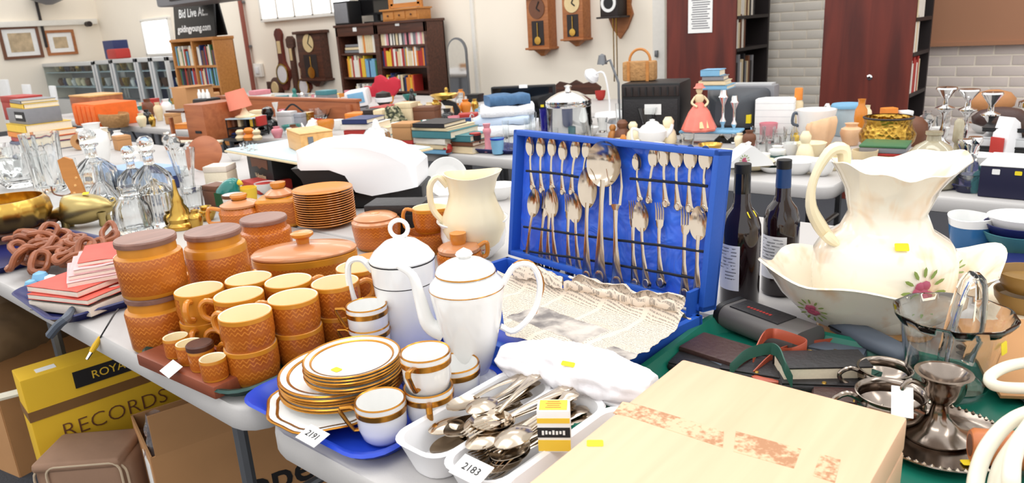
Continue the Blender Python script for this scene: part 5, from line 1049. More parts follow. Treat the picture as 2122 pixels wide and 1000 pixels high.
bb = thing('blue_board', 'pale blue board with a beige edge laid over the black cartons', 'board', ((a1.x+a2.x)/2, (a1.y+a2.y)/2, ztop+.001), math.atan2(a2.y-a1.y, a2.x-a1.x)); wbd = (a2-a1).length*1.3
MB().box((wbd*.12, .22, .004), (wbd, .46, .008), bev=.002).build('beige_edge', 'bk_cream', bb); MB().box((wbd*.12, .22, .0105), (wbd*.98, .45, .005), bev=.002).build('blue_top', 'pale_blue', bb)
pnb = BXP('pine_box', 'plain pine wooden box standing on the pale blue board', 'box', 612, 312, 272, 112, .13, 'pine', -.35, z=ztop+.015, lid='pine', lidf=.06)
w, d, h = pnb['dims']; MB().box((w/2+.002, d*.3, h*.6), (.004, .02, .03)).build('latch', 'grey_metal', pnb)
# white machine
Q1, Q2 = G(618, 410, .80), G(868, 420, .80); Q1 = G(640, 415, .83); s = MP(Q1); wm = thing('printer_cover', 'large curved white plastic appliance cover with black trays', 'appliance', (G(745, 400, .80).x, G(745, 400, .80).y, .741), RA-.1); k_ = MP(G(745, 400, .80))*1.0
pr = [(-124, 30), (-124, 92), (-100, 102), (-40, 108), (20, 106), (70, 92), (110, 70), (124, 58), (124, 20), (60, 10), (-10, 0), (-40, 30), (-70, 50)]
pr = [(-124, 64), (-122, 100), (-105, 106), (-40, 112), (20, 108), (70, 92), (110, 68), (124, 56), (124, 14), (90, 8), (30, 0), (-6, 10), (-26, 48), (-60, 62)]
off = .05
def shell(m, sc_, y): return [(x*k_*sc_, y, z*k_*sc_+off) for x, z in pr]
m = MB(); m.loft([shell(m, .93, -.012), shell(m, 1, 0), shell(m, 1, .2), shell(m, .93, .215)]); m.build('white_cover', 'white_plastic', wm, 40)
MB().loft([[(x*k_, y, z*k_+off) for x, z in ((-140, 62), (-60, 60), (-28, 46), (-8, 8), (-60, 0), (-112, 10), (-122, 40))] for y in (.004, .19)]).build('black_tray', 'black', wm, 40)
MB().box((95*k_, .1, 2*k_+off-.005), (70*k_, .17, .05), bev=.006).build('black_foot', 'black', wm); MB().box((0, .1, .028), (150*k_, .16, .05), bev=.006).build('black_base', 'black', wm)
BXP('dark_appliance', 'black appliance with an orange stripe beneath the white cover', 'appliance', 820, 500, 425, 120, .1, 'black', RA-.2, lid='leather_black')
LTH('black_wok', 'black pan standing behind the small cream jug', 'pan', 800, 490, 430, 150, BOWL, 'black', parts=[('rim_stripe', [(1.0, .97), (1.02, .99), (1.0, 1.01)], 'bk_orange')]) if 0 else None
# cream jug in a flowered bowl, plates
LTH('chamber_pot', 'white china pot printed with dark flowers under the cream jug', 'bowl', 985, 530, 452, 148, [(0, 0), (.5, 0), (.55, .04), (.85, .3), (.92, .6), (.9, .85), (1, .98), (1, 1), (.94, 1), (.82, .8), (.8, .3), (0, .08)], 'china', parts=[('rim_line', [(1, .97), (1.01, .99), (1, 1.01)], 'china')])
cpx = [o for o in COL.objects if o.get('label') == 'white china pot printed with dark flowers under the cream jug'][0]
for a in (-.55, -1.5): flower(cpx, RZ(a) @ TR(.082, 0, .05) @ RY(PI/2) @ RZ(PI/2), .6)
zj = ZT(cpx.location, 500)
LTH('cream_pitcher', 'plain cream glazed water jug sitting in the flowered pot', 'pitcher', 985, 505, 362, 132, [(0, 0), (.75, 0), (.85, .06), (1, .25), (.98, .42), (.8, .6), (.7, .74), (.74, .9), (.84, 1), (.8, 1), (.68, .9), (.62, .74), (.85, .45), (0, .1)], 'cream_glaze', z=zj, fn=lambda a, r, z, R, h: (r*(1+.2*max(0, math.cos(a))**3*max(0, z/h-.7)/.3), z+h*.05*max(0, z/h-.7)/.3*math.cos(a)**2), parts=[('handle', [(-.72, .86), (-1.0, 1.0), (-1.28, .86), (-1.25, .55), (-.95, .35)], 'cream_glaze', .1)], rz=RA)
jp = [o for o in COL.objects if o.name.startswith('cream_pitcher')][0]; sticker(jp, RZ(-PI/2-RA-.9+.35) @ TR(.068, 0, .075) @ RY(PI/2-.4), .016, .012)
for i in range(4): LTH('white_plate', 'white patterned plate stacked behind the cream jug', 'plate', 912, 440-4*i, 434-4*i, 110, [(0, 0), (.55, 0), (.6, .2), (1, 1), (.98, 1.1), (.6, .4), (0, .3)], 'china', z=.741+.008*i, group='white plates stacked behind the cream jug')
Q = G(930, 400, .741); o = one('white_plate', plate_mb(.075), 'china', 'white patterned plate propped upright behind the cream jug', 'plate', (Q.x, Q.y, .80), (1.35, 0, RA))
# ================================================================== UNDER THE TABLE
pm('box_yellow', (226, 182, 40), .7, var=.1, sc=6); pm('brown_tape', (128, 92, 54), .4); pm('suede', (150, 118, 96), .8, var=.15, sc=14, bump=.2); pm('piping', (196, 176, 150), .7)
A, B = G(40, 790, .47), G(210, 737, .47)
zt = .47; ra_ = math.atan2(B.y-A.y, B.x-A.x)
yb = thing('record_box', 'tall yellow record box with brown tape and handwritten lettering', 'box', (A.x, A.y, 0), ra_); Lb = .62; Db = .11
MB().box((Lb/2, Db/2, zt/2), (Lb, Db, zt), bev=.004).build('carton', 'box_yellow', yb)
MB().box((Lb/2, Db/2, zt*.76), (Lb+.003, Db+.003, .03), M=None).build('tape_band', 'brown_tape', yb)
MB().box((Lb*.4, -.0015, zt*.9), (Lb*.4, .003, .05)).build('black_label', 'ink', yb); text('ROYAL', .034, 'carton_yellow', yb, TR(Lb*.36, -.0035, zt*.9) @ RX(PI/2)); text('RECORDS', .066, 'bk_brown', yb, TR(Lb*.34, -.002, zt*.6) @ RX(PI/2), bold=-.001)
MB().box((.07, Db*.35, zt+.0006), (.05, .03, .001)).build('white_ticket', 'paper_white', yb)
def opencarton(lab, P, w, d, h, rz, txt=None, flaps=True):
    t = thing('cardboard_box', lab, 'box', P, rz); T_ = .005
    for nm, c_, s_ in (('front_side', (0, -d/2, h/2), (w, T_, h)), ('back_side', (0, d/2, h/2), (w, T_, h)), ('left_side', (-w/2, 0, h/2), (T_, d, h)), ('right_side', (w/2, 0, h/2), (T_, d, h)), ('bottom', (0, 0, .004), (w, d, .006))): MB().box(c_, s_).build(nm, 'card', t)
    if flaps:
        MB().box((0, -d/2-.05, h-.02), (w, .1, T_), M=TR(0, 0, 0)).build('flap', 'card', t).rotation_euler = (0, 0, 0); MB().box((0, 0, d*.2), (w, T_, d*.4), M=TR(0, d/2, h) @ RX(-.35)).build('flap', 'card', t)
    if txt: text(txt, .13, 'ink', t, TR(w*.02, -d/2-.004, h*.42) @ RX(PI/2), bold=.002)
    return t
P0 = G(268, 905, .3); P1 = G(600, 905, .3)
CA, CB = G(313, 948, .33), G(600, 848, .33); cr = math.atan2(CB.y-CA.y, CB.x-CA.x); cv = Matrix.Rotation(cr, 3, 'Z') @ Vector((.26, .14, 0)); cb = opencarton('open cardboard box printed Coopers under the front table', (CA.x+cv.x, CA.y+cv.y, 0), .52, .28, .33, cr, 'Coopers', False)
MB().box((-.263, -.05, .23), (.002, .1, .12)).build('shipping_label', 'paper_white', cb); MB().box((0, 0, .06), (.5, .005, .12), M=TR(0, -.14, .33) @ RX(.12)).build('flap', 'card', cb)
cb2 = opencarton('plain cardboard box full of dark cloth at the far end under the table', (G(20, 800, .3).x-.25, G(20, 800, .3).y+.1, 0), .5, .4, .46, .2, None, False)
pm('plastic_film', (235, 235, 240), .08, trans=.9, var=.02, ior=1.2); Q = G(305, 880, .4)
def bagfn(u, v): a = u*2*PI; r = .035*(1-.5*v)*(1+.3*noise.noise((math.cos(a)*2, math.sin(a)*2, v*4))); return Vector((r*math.cos(a), r*math.sin(a), .11*v+.01*noise.noise((u*9, v*9, 1))))
one('plastic_bag', MB().sheet(bagfn, 24, 14, .001), 'plastic_film', 'crumpled clear plastic bag poking out of the Coopers box', 'bag', (Q.x-.03, Q.y+.03, .3))
sd = thing('suede_bag', 'brown suede satchel with pale piping and a front flap', 'bag', (G(198, 908, .3).x, G(198, 908, .3).y-.01, .06), .75); sd.scale = (.82, .82, .9)
MB().box((0, 0, .12), (.3, .2, .24), bev=.03).build('bag_body', 'suede', sd, 60); MB().box((.02, -.09, .16), (.24, .05, .18), bev=.022).build('front_pocket', 'suede', sd, 60); MB().box((0, -.02, .245), (.28, .2, .03), bev=.014).build('flap', 'suede', sd, 60)
MB().tube([(x+.02, -.117, z+.16) for x, z in rr(.235, .175, .03, 4)], .004, 6, closed=True).build('piping', 'piping', sd); MB().tube([(x, -.102, z+.12) for x, z in rr(.296, .236, .035, 4)], .004, 6, closed=True).build('piping', 'piping', sd)
one('storage_crate', MB().box((0, 0, .03), (.4, .3, .06), bev=.01), 'hose', 'cream plastic crate lid under the suede satchel', 'crate', (sd.location.x, sd.location.y, 0), .75)
pm('dark_cloth', (88, 66, 40), .8, var=.5, sc=9, bump=.5)
def heap(u, v): 
    x, y = (u-.5)*2, (v-.5)*2; e = max(0, 1-x*x)**.5*max(0, 1-y*y)**.5; return Vector((x*.34, y*.24, .14*e+.05*noise.noise((x*4, y*2, 3))*e+.02*abs(noise.noise((x*14, y*7, 1)))))
one('cloth_heap', MB().sheet(heap, 40, 30, .01), 'dark_cloth', 'heap of dark brown and gold cloth in the box under the table', 'cloth', (cb2.location.x, cb2.location.y, .44), .2, None, 80)
one('cream_pole', MB().tube([(0, 0, 0), (.3, .1, .05)], .012, 8), 'hose', 'cream pole resting against the yellow record box', 'pole', G(-10, 825, .34), .5)
# ================================================================== WALL PIECES
def wallbox(x0, y0, x1, y1, Y=WY):
    a, b = onY((x0+x1)/2, y0, Y), onY((x0+x1)/2, y1, Y); l, r_ = onY(x0, (y0+y1)/2, Y), onY(x1, (y0+y1)/2, Y); return (l.x+r_.x)/2, r_.x-l.x, b.z, a.z
def case_clock(lab, x0, y0, x1, y1, wm, face, dr=.33):
    cx, w, z0, z1 = wallbox(x0, y0, x1, y1); h = z1-z0; t = thing('wall_clock', lab, 'clock', (cx, WY-.001, z0))
    MB().box((0, -.07, h*.55), (w*.9, .14, h*.9), bev=.006).build('case', wm, t); MB().box((0, -.08, h*.97), (w*1.04, .18, h*.05), bev=.006).build('cornice', wm, t); MB().box((0, -.08, h*.13), (w*1.02, .18, h*.035), bev=.005).build('plinth', wm, t)
    MB().loft([[(x*k, -.07+y*k, z) for x, y in rr(w*.6, .12, .02, 3)] for k, z in ((1, h*.11), (.6, h*.06), (.2, 0))]).build('bottom_finial', wm, t)
    MB().lathe([(0, 0), (w*dr, 0), (w*dr, .006), (0, .008)], 28, M=TR(0, -.142, h*.78) @ RX(PI/2)).build('dial', face, t)
    for a, l in ((.5, .24), (2.2, .17)): MB().box((0, 0, w*l/2), (.012, .004, w*l), M=TR(0, -.153, h*.78) @ RY(a)).build('hand', 'ink', t)
    MB().box((0, -.141, h*.38), (w*.5, .004, h*.4)).build('glass_door', 'shelf_dark', t); MB().tube([(0, -.146, h*.55), (0, -.146, h*.28)], .006, 6).build('pendulum_rod', 'brass', t); MB().lathe([(0, 0), (w*.13, 0), (w*.13, .008), (0, .01)], 18, M=TR(0, -.146, h*.26) @ RX(PI/2)).build('pendulum_bob', 'brass', t); return t
wood('clock_oak', (150, 88, 44), (176, 110, 60)); pm('clock_face', (224, 200, 150), .5); pm('clock_dark', (40, 30, 28), .5)
case_clock('light oak wall clock with an open glazed case and bronze dial', 1107, -12, 1156, 115, 'clock_oak', 'bk_brown'); case_clock('light oak wall clock with a pale square dial', 1180, -20, 1227, 95, 'clock_oak', 'clock_face')
case_clock('large dark Vienna wall clock with carved top beside the barometers', 634, 62, 688, 178, 'dark_wood', 'clock_face', dr=.2)
cx, w, z0, z1 = wallbox(1262, -20, 1313, 80); h = z1-z0; t = thing('wall_clock', 'dark carved Dutch wall clock with a pointed wooden backboard', 'clock', (cx, WY-.001, z0))
MB().prism([(-w*.5, h*.95), (-w*.46, h*.45), (-w*.3, h*.22), (0, 0), (w*.3, h*.22), (w*.52, h*.5), (w*.42, h*.7), (w*.5, h*.95)], 0, .03, M=RX(PI/2)).build('backboard', 'clock_oak', t); MB().box((-w*.05, -.11, h*.72), (w*.72, .17, h*.5), bev=.01).build('case', 'clock_dark', t); MB().box((-w*.05, -.12, h*.46), (w*.95, .2, h*.04), bev=.006).build('shelf', 'clock_dark', t)
MB().lathe([(w*.2, 0), (w*.3, 0), (w*.3, .01), (w*.2, .01)], 28, M=TR(-w*.05, -.196, h*.75) @ RX(PI/2)).build('chapter_ring', 'paper_white', t); MB().lathe([(0, 0), (w*.2, 0), (w*.18, .006), (0, .007)], 24, M=TR(-w*.05, -.196, h*.75) @ RX(PI/2)).build('dial_centre', 'black', t)
for dx in (-.1, .03): MB().tube([(w*dx, -.1, h*.44), (w*dx, -.1, -h*.9)], .006, 5).build('chain', 'brass', t)
def banjo(lab, x0, y0, x1, y1, dial=True, rz=0):
    cx, w, z0, z1 = wallbox(x0, y0, x1, y1); h = z1-z0; t = thing('barometer', lab, 'barometer', (cx, WY-.001, z0))
    L = [(0, .25), (.06, .5), (.14, .6), (.22, 1), (.32, 1), (.4, .62), (.48, .42), (.8, .38), (.9, .55), (.96, .42), (1, .1)] if dial else [(0, .4), (.05, .8), (.12, .8), (.15, .45), (.8, .4), (.83, .75), (.95, .75), (1, .3)]
    MB().prism([(-k*w/2, z*h) for z, k in L]+[(k*w/2, z*h) for z, k in L[::-1]], 0, .045, M=RX(PI/2)).build('case', 'dark_wood' if not dial else 'mahogany', t)
    if dial: MB().lathe([(0, 0), (w*.38, 0), (w*.38, .012), (0, .014)], 26, M=TR(0, -.045, h*.27) @ RX(PI/2)).build('dial', 'label_white', t); MB().lathe([(w*.38, 0), (w*.44, 0), (w*.44, .02), (w*.38, .02)], 26, M=TR(0, -.045, h*.27) @ RX(PI/2)).build('bezel', 'brass', t)
    MB().box((0, -.048, h*.7), (w*.25, .006, h*.2)).build('scale_plate', 'clock_face', t)
banjo('banjo barometer with a round white dial on the cream wall', 574, 58, 601, 186); banjo('dark stick barometer between the banjo barometer and the Vienna clock', 602, 74, 622, 198, False); banjo('banjo barometer hanging partly over the Vienna clock', 622, 126, 646, 198)
cx, w, z0, z1 = wallbox(563, 168, 592, 195); t = thing('wall_clock', 'small round dark wooden clock low on the cream wall', 'clock', (cx, WY-.001, (z0+z1)/2)); MB().lathe([(0, 0), (w*.42, 0), (w*.42, .04), (w*.3, .06), (0, .06)], 24, M=RX(PI/2)).build('case', 'dark_wood', t); MB().lathe([(0, 0), (w*.26, 0), (w*.24, .01), (0, .012)], 20, M=TR(0, -.06, 0) @ RX(PI/2)).build('dial', 'clock_face', t); MB().box((-w*.45, -.03, 0), (w*.3, .05, w*.5), bev=.006).build('side_panel', 'dark_wood', t)
# pictures on left wall (plane x = LX)
def picture(lab, x0, y0, x1, y1, fm, inner):
    a, b = onX(x0, (y0+y1)/2, LX), onX(x1, (y0+y1)/2, LX); c, d = onX((x0+x1)/2, y0, LX), onX((x0+x1)/2, y1, LX); w = b.y-a.y; h = c.z-d.z
    t = thing('framed_picture', lab, 'picture', (LX+.002, (a.y+b.y)/2, (c.z+d.z)/2), PI/2); f = .05
    MB().box((0, -.02, h/2-f/2), (w, .04, f)).box((0, -.02, -h/2+f/2), (w, .04, f)).box((-w/2+f/2, -.02, 0), (f, .04, h-2*f)).box((w/2-f/2, -.02, 0), (f, .04, h-2*f)).build('frame', fm, t); MB().box((0, -.012, 0), (w-f, .01, h-f)).build('mount', 'paper_white', t); MB().box((0, -.02, 0), (w*inner, .006, h*inner)).build('print', 'old_print', t)
pm('old_print', (190, 168, 136), .6, var=.6, sc=9); picture('wide framed print with a broad white mount on the far wall', 0, 54, 84, 122, 'bk_brown', .58); picture('smaller framed print with pale mount on the far wall', 93, 62, 156, 114, 'clock_oak', .45)
# hanging heater, lamp cable
a, b = onY(325, 14, 4.6), onY(512, 8, 4.6); t = thing('ceiling_heater', 'grey ceiling mounted heater unit near the window', 'heater', ((a.x+b.x)/2, 4.6, a.z-.03)); w = b.x-a.x
MB().box((0, .25, .22), (w, .5, .4), bev=.03).build('housing', 'bk_grey', t); MB().box((-.1, -.004, .13), (w*.55, .01, .12)).build('grille', 'shelf_dark', t); MB().box((w*.4, -.005, .1), (.22, .008, .05)).build('nameplate', 'paper_white', t)
for s in (-.4, .4): MB().tube([(w*s, .25, .42), (w*s, .25, 1.9)], .02, 6).build('hanger', 'grey_metal', t)
q = onX(100, 10, LX+.3); t = thing('wall_fan', 'dark wall mounted fitting above the far pictures', 'fitting', (LX+.002, q.y, q.z)); MB().lathe([(0, .0), (.06, 0), (.3, .1), (.34, .16), (0, .2)], 20, M=TR(.35, 0, 0)).build('shade', 'bk_grey', t); MB().box((.18, 0, .1), (.36, .05, .05)).build('arm', 'shelf_dark', t); MB().tube([(.03, -.1, .1), (.03, -.1, -.75)], .025, 6).build('conduit', 'shelf_dark', t)
q = onY(180, 50, WY); t = thing('security_camera', 'small dark security camera on the far wall corner', 'camera', (LX+.2, WY-.4, 1.9))
t.location = onX(180, 50, LX+.12); MB().box((-.05, 0, .02), (.1, .04, .04)).build('bracket', 'trim_white', t); MB().lathe([(0, 0), (.05, 0), (.05, .14), (0, .15)], 14, M=RY(PI/2)).build('camera_body', 'clock_dark', t)
# ================================================================== DISPLAY CABINETS (far left)
pm('cab_frame', (206, 208, 210), .4, .3); pm('cab_back', (150, 152, 160), .6); pm('cab_navy', (52, 54, 84), .7); pm('cabinet_glass', (235, 242, 242), .03, trans=1, var=0, ior=1.1)
def cabinet(lab, x0, x1, yt, Y, back, seed):
    a, b = onY(x0, yt, Y), onY(x1, yt, Y); w = b.x-a.x; zt = (a.z+b.z)/2; t = thing('display_cabinet', lab, 'cabinet', ((a.x+b.x)/2, Y, 0)); d = .45
    for sx in (-1, 1):
        for sy in (0, d): MB().box((sx*(w/2-.03), sy, zt/2), (.06, .05, zt), bev=.004).build('post', 'cab_frame', t)
    MB().box((0, d/2, zt-.03), (w, d+.05, .06), bev=.004).build('top', 'cab_frame', t); MB().box((0, d+.01, zt/2), (w, .02, zt)).build('back_panel', back, t); MB().box((0, d/2, .25), (w, d, .5), bev=.004).build('plinth', 'cab_frame', t)
    for z in (.72, .98):
        MB().box((0, d/2, z), (w-.08, d-.04, .012)).build('shelf', 'pale_blue', t)
    MB().box((0, -.01, (zt+.5)/2), (w-.1, .006, zt-.58)).build('glass_front', 'cabinet_glass', t)
    r2 = random.Random(seed)
    for z in (.726, .986):
        x = -w/2+.12
        while x < w/2-.1:
            o = one('china_ornament', MB().lathe([(r*.06, q*.14) for r, q in r2.choice([VASE, CUP, BOWL])], 12), r2.choice(['china', 'brass', 'bk_navy', 'cream_glaze', 'bk_brown']), 'small ornament displayed inside '+lab.split(' with')[0], 'ornament', (t.location.x+x, Y+d/2, z), 0, 'ornaments inside '+lab.split(' with')[0]); x += r2.uniform(.16, .28)
cabinet('the wide glass display cabinet with pale back', 86, 194, 130, 5.2, 'cab_back', 1); cabinet('the glass display cabinet with navy lining', 232, 281, 122, 5.2, 'cab_navy', 2); cabinet('the narrow glass display cabinet with navy back', 283, 312, 120, 5.2, 'cab_navy', 3); cabinet('the narrow glass display cabinet with open shelves', 314, 346, 118, 5.2, 'cab_back', 4)
cabinet('the far glass cabinet with grey back', 196, 230, 125, 5.2, 'cab_back', 5); cabinet('the long glass cabinet with white boards leaning on it', -20, 84, 136, 5.2, 'cab_back', 6)
BXP('storage_tin', 'purple and red gift boxes on top of a display cabinet', 'box', 232, 128, 98, 40, .3, 'bk_navy', 0, z=onY(232, 122, 5.4).z-.02, lid='bk_red') if 0 else None
q = onY(240, 120, 5.4); t = thing('gift_box', 'purple and red gift box on top of a display cabinet', 'box', (q.x, 5.4, onY(256, 122, 5.2).z+.002)); MB().box((-.15, .1, .15), (.4, .25, .3), bev=.01).build('box', 'bk_navy', t); MB().box((.15, 0, .08), (.35, .25, .16), bev=.03).build('red_bundle', 'bk_red', t)
Q = G(20, 215, .9); pm('foam', (240, 240, 240), .7)
for k, (x, yb, yt, w, lab) in enumerate(((18, 240, 165, 60, 'white board leaning near the long cabinet'), (60, 225, 175, 40, 'white rolled sheet leaning near the long cabinet'), (112, 220, 178, 26, 'second white roll leaning near the wide cabinet'))):
    Q = onY(x, yb, 3.9); h = ZT(Q, yt)-Q.z; t = thing('display_board', lab, 'board', (Q.x, 3.9, 0)); MB().box((0, 0, (Q.z+h)/2), (w*MP(Q), .04, Q.z+h), bev=.01, M=RX(-.04)).build('board', 'foam', t)
# ================================================================== BACK ROW GOODS
# annuals and boxes far left
zt = BKS(45, 312, .741, [(140, .3, .05, 'navy'), (130, .28, .03, 'red')], 0, 'of annuals', None)
PA = G(45, 312, .741); zt = BKS(62, 312, zt, [(126, .28, .035, 'orange'), (120, .27, .05, 'yellow')], 0, 'above the navy annual', None, P=PA)
t = BXP('boxed_set', 'dark grey boxed set with pale lettering on the pile of annuals', 'box', 62, 262, 225, 112, .2, 'bk_grey', 0, z=zt, P=(PA.x, PA.y+.02)); w, d, h = t['dims']; MB().box((w*.18, -.002, h*.5), (w*.5, .003, h*.6)).build('front_panel', 'ink', t)
for k in range(6): MB().box((w*(.0+.06*k), -.004, h*.5), (w*.04, .002, h*.2)).build('print_mark', 'paper_white', t)
zt += h; BKS(68, 222, zt, [(100, .2, .03, 'yellow'), (92, .2, .02, 'grey')], 0, 'above the dark boxed set', None, P=(PA.x, PA.y+.03))
BXP('maroon_binder', 'maroon box file behind the annuals', 'binder', 30, 250, 200, 110, .2, 'bk_red', 0, z=.741, lid='bk_red')
pm('bright_orange', (236, 110, 40), .7, var=.2, sc=20, bump=.3)
t = BXP('orange_crate', 'bright orange fabric storage crate', 'crate', 182, 262, 216, 118, .32, 'bright_orange', 0, z=.741); w, d, h = t['dims']
for k in range(5): MB().box((-w/2+w*(k+.5)/5, -.004, h*.5), (w*.16, .012, h*.85), bev=.006).build('fabric_fold', 'bright_orange', t)
BXP('wooden_crate', 'empty pale wooden crate behind the orange crate', 'crate', 172, 240, 198, 104, .3, 'teak', 0, z=.741, lid='pine', lidf=.08)
BKS(150, 300, .741, [(70, .2, .06, 'brown'), (66, .2, .03, 'white')], .1, 'beside the tape roll', None)
Q = G(180, 305, .741); one('paper_roll', MB().lathe([(.02, 0), (.05, 0), (.052, .06), (.05, .13), (.02, .13), (.018, .06)], 20, M=TR(0, 0, .052) @ RY(PI/2)), 'card', 'fat brown roll of paper lying beside the books', 'roll', (Q.x, Q.y, .741), -.6)
pm('wicker', (176, 132, 84), .8, var=.35, sc=60, bump=.6); LTH('wicker_basket', 'long low oval wicker basket', 'basket', 240, 262, 234, 98, [(0, 0), (.8, 0), (.95, .4), (1, .9), (.95, 1), (.85, .7), (0, .5)], 'wicker', sy=.5)
for i, (x, yb, yt, w) in enumerate(((232, 248, 222, 22), (255, 247, 224, 22), (278, 250, 226, 24), (300, 250, 228, 22))): LTH('white_cup', 'white china cup with dark print among the crockery by the basket', 'cup', x, yb, yt, w, CUP, 'china', group='white cups by the basket', parts=[('handle', [(.9, .8), (1.4, .8), (1.35, .35), (.8, .3)], 'china', .1)], rz=i)
for i, (x, yb, yt, w, mt) in enumerate(((312, 248, 205, 24, 'bk_brown'), (332, 250, 212, 18, 'bk_cream'), (350, 246, 205, 22, 'china'), (296, 262, 235, 20, 'cream_glaze'), (318, 262, 238, 14, 'brass'), (345, 232, 208, 20, 'bk_pink'))): LTH('china_ornament', 'small %s ornament in the crowd by the sloping desk' % ('brown', 'cream', 'white', 'pale glazed', 'brass', 'pink')[i], 'ornament', x, yb, yt, w, VASE, mt)
t = BXP('open_carton', 'open cardboard carton below the pine bookcase', 'carton', 378, 232, 182, 44, .3, 'card', .2, z=.741)
for s in (-1, 1): w, d, h = t['dims']; MB().box((s*w*.5, d/2, h), (w*.3, d, .006), M=None).build('flap', 'card', t)
Q = G(418, 246, .741); s = MP(Q); t = thing('dark_basket', 'black basket of white bottles below the pine bookcase', 'basket', Q, .2); h = ZT(Q, 205)-.741; w = 42*s
MB().box((0, .08, h/2), (w, .16, h), bev=.02).build('basket', 'black', t)
for k in range(3): MB().lathe([(0, h*.9), (w*.1, h*.9), (w*.1, h*1.25), (w*.05, h*1.35), (w*.05, h*1.45), (0, h*1.45)], 12, M=TR(w*(-.3+.3*k), .06, 0)).build('bottle', 'china', t)
# writing desk and long teak board
A, B = G(395, 298, .741), G(452, 288, .741); Q = G(420, 293, .741); s = MP(Q)
dk = thing('bureau_top', 'reddish teak bureau with a sloping glazed side', 'bureau', (Q.x-.05, Q.y, .741), .1); w = 66*s; h = ZT(Q, 217)-.741
MB().box((0, .14, h/2), (w, .28, h), bev=.005).build('carcass', 'teak', dk); MB().prism([(-w/2-62*s, 0), (-w/2, 0), (-w/2, h), (-w/2-62*s, h*.62)], -.26, -.24, M=RX(PI/2)).build('end_panel', 'teak', dk)
MB().box((-w/2-31*s, .13, h*.8), (66*s, .28, .012), M=None).build('sloping_lid', 'dark_wood', dk).rotation_euler = (0, 0, 0); MB().box((-w/2-60*s, .01, h*.31), (.02, .02, h*.62)).build('post', 'teak', dk); MB().box((-w/2-30*s, .01, .01), (60*s, .02, .02)).build('rail', 'teak', dk); MB().box((-w/2-30*s, .1, h*.25), (30*s, .02, h*.4), M=None).build('paper', 'paper_white', dk); MB().box((w*.1, -.003, h*.25), (.06, .006, .015)).build('keyhole', 'ink', dk)
Q1, Q2 = onY(452, 211, 3.22), onY(735, 196, 3.22)
hb2 = thing('headboard', 'long low teak headboard standing across the back tables', 'headboard', ((Q1.x+Q2.x)/2, 3.24, .741)); w = Q2.x-Q1.x; z = (Q1.z+Q2.z)/2-.741
MB().box((0, 0, z/2), (w, .03, z), bev=.004).build('panel', 'teak', hb2); MB().box((0, 0, z), (w+.03, .05, .02), bev=.005).build('top_rail', 'teak', hb2)
for k in (-1, 1): MB().box((k*w*.46, 0, z*.4), (.05, .07, z*.8), bev=.004).build('foot', 'teak', hb2)
z_sb = .741
BXP('plant_pot', 'flowered white box behind the teak headboard by the pipe', 'box', 528, 226, 188, 26, .15, 'china', 0, z=.741, lid='bk_pink')
BXP('radio', 'grey radio behind the teak headboard', 'radio', 668, 225, 188, 34, .12, 'bk_grey', 0, z=.741, lid='bk_teal')
# lamp on wire rack
pm('salmon', (238, 140, 116), .7); Q = G(502, 285, .741); s = MP(Q); rk = thing('wire_rack', 'small black metal rack of cassettes below the salmon lamp', 'rack', (Q.x, Q.y, .741), RA-.3); w = 66*s; h = ZT(Q, 246)-.741
for x in (-w/2, w/2):
    for y in (0, .14): MB().tube([(x, y, 0), (x, y, h)], .005, 6).build('post', 'black', rk)
for q in (.1, .5, 1): MB().box((0, .07, h*q), (w, .15, .008)).build('shelf', 'pale_blue' if q == 1 else 'black', rk)
for k in range(5): one('cassette', MB().box((0, 0, .03), (.02, .09, .06), bev=.002), 'bk_'+['brown', 'cream', 'black', 'yellow', 'red'][k], '%s cassette case in the small black rack' % ['brown', 'cream', 'black', 'yellow', 'red'][k], 'cassette', rk.matrix_basis @ Vector((-w*.35+.045*k, .07, h*.5+.006)), RA-.3)
lp = thing('table_lamp', 'table lamp with a tilted salmon pink shade', 'lamp', (Q.x-.01, Q.y+.05, .741+h+.005), RA); MB().lathe([(0, 0), (.06, 0), (.062, .008), (.03, .02), (.012, .05), (.01, .1), (0, .1)], 20).build('base', 'cream_glaze', lp); MB().lathe([(.072, 0), (.06, .115), (.058, .115), (.07, 0)], 24, M=TR(-.02, 0, .055) @ RY(-.2)).build('shade', 'salmon', lp)
LTH('wig_stand', 'beige ball on a black stand beside the bureau', 'ornament', 443, 282, 245, 34, [(0, 0), (.6, 0), (.6, .4), (.7, .45), (1, .7), (.8, .92), (0, 1)], 'bk_cream', parts=[('black_base', [(0, 0), (.75, 0), (.75, .42), (.62, .45)], 'black')])
Q = G(412, 296, .741); one('cream_ruler', MB().box((0, 0, .006), (.34, .05, .012), bev=.003), 'pages', 'long cream strip lying in front of the bureau', 'strip', (Q.x, Q.y, .744), .35)
for k, (dx, r, m_) in enumerate(((500, 14, 'bk_cream'), (518, 16, 'bk_orange'), (534, 13, 'bk_cream'), (514, 12, 'bk_pink'), (490, 14, 'bk_navy'))):
    LTH('soft_toy', 'small %s doll in the heap by the rack' % ['cream', 'orange', 'pale', 'pink', 'navy'][k], 'doll', dx, 290-(k > 2)*6, 268-(k == 1)*4+(k > 2)*6, r*1.6, [(0, 0), (.8, 0), (1, .25), (.7, .45), (.5, .5), (.75, .62), (.8, .8), (.5, .97), (0, 1)], m_)
LTH('black_figure', 'black carved bust with a bulbous head', 'figurine', 560, 268, 220, 40, [(0, 0), (.8, 0), (1, .12), (.95, .3), (.5, .45), (.3, .5), (.55, .6), (.62, .75), (.5, .92), (0, 1)], 'black_gloss'); LTH('black_figure', 'second black figure beside the carved bust', 'figurine', 548, 275, 245, 26, [(0, 0), (.9, 0), (1, .3), (.5, .6), (.6, .8), (0, 1)], 'black_gloss')
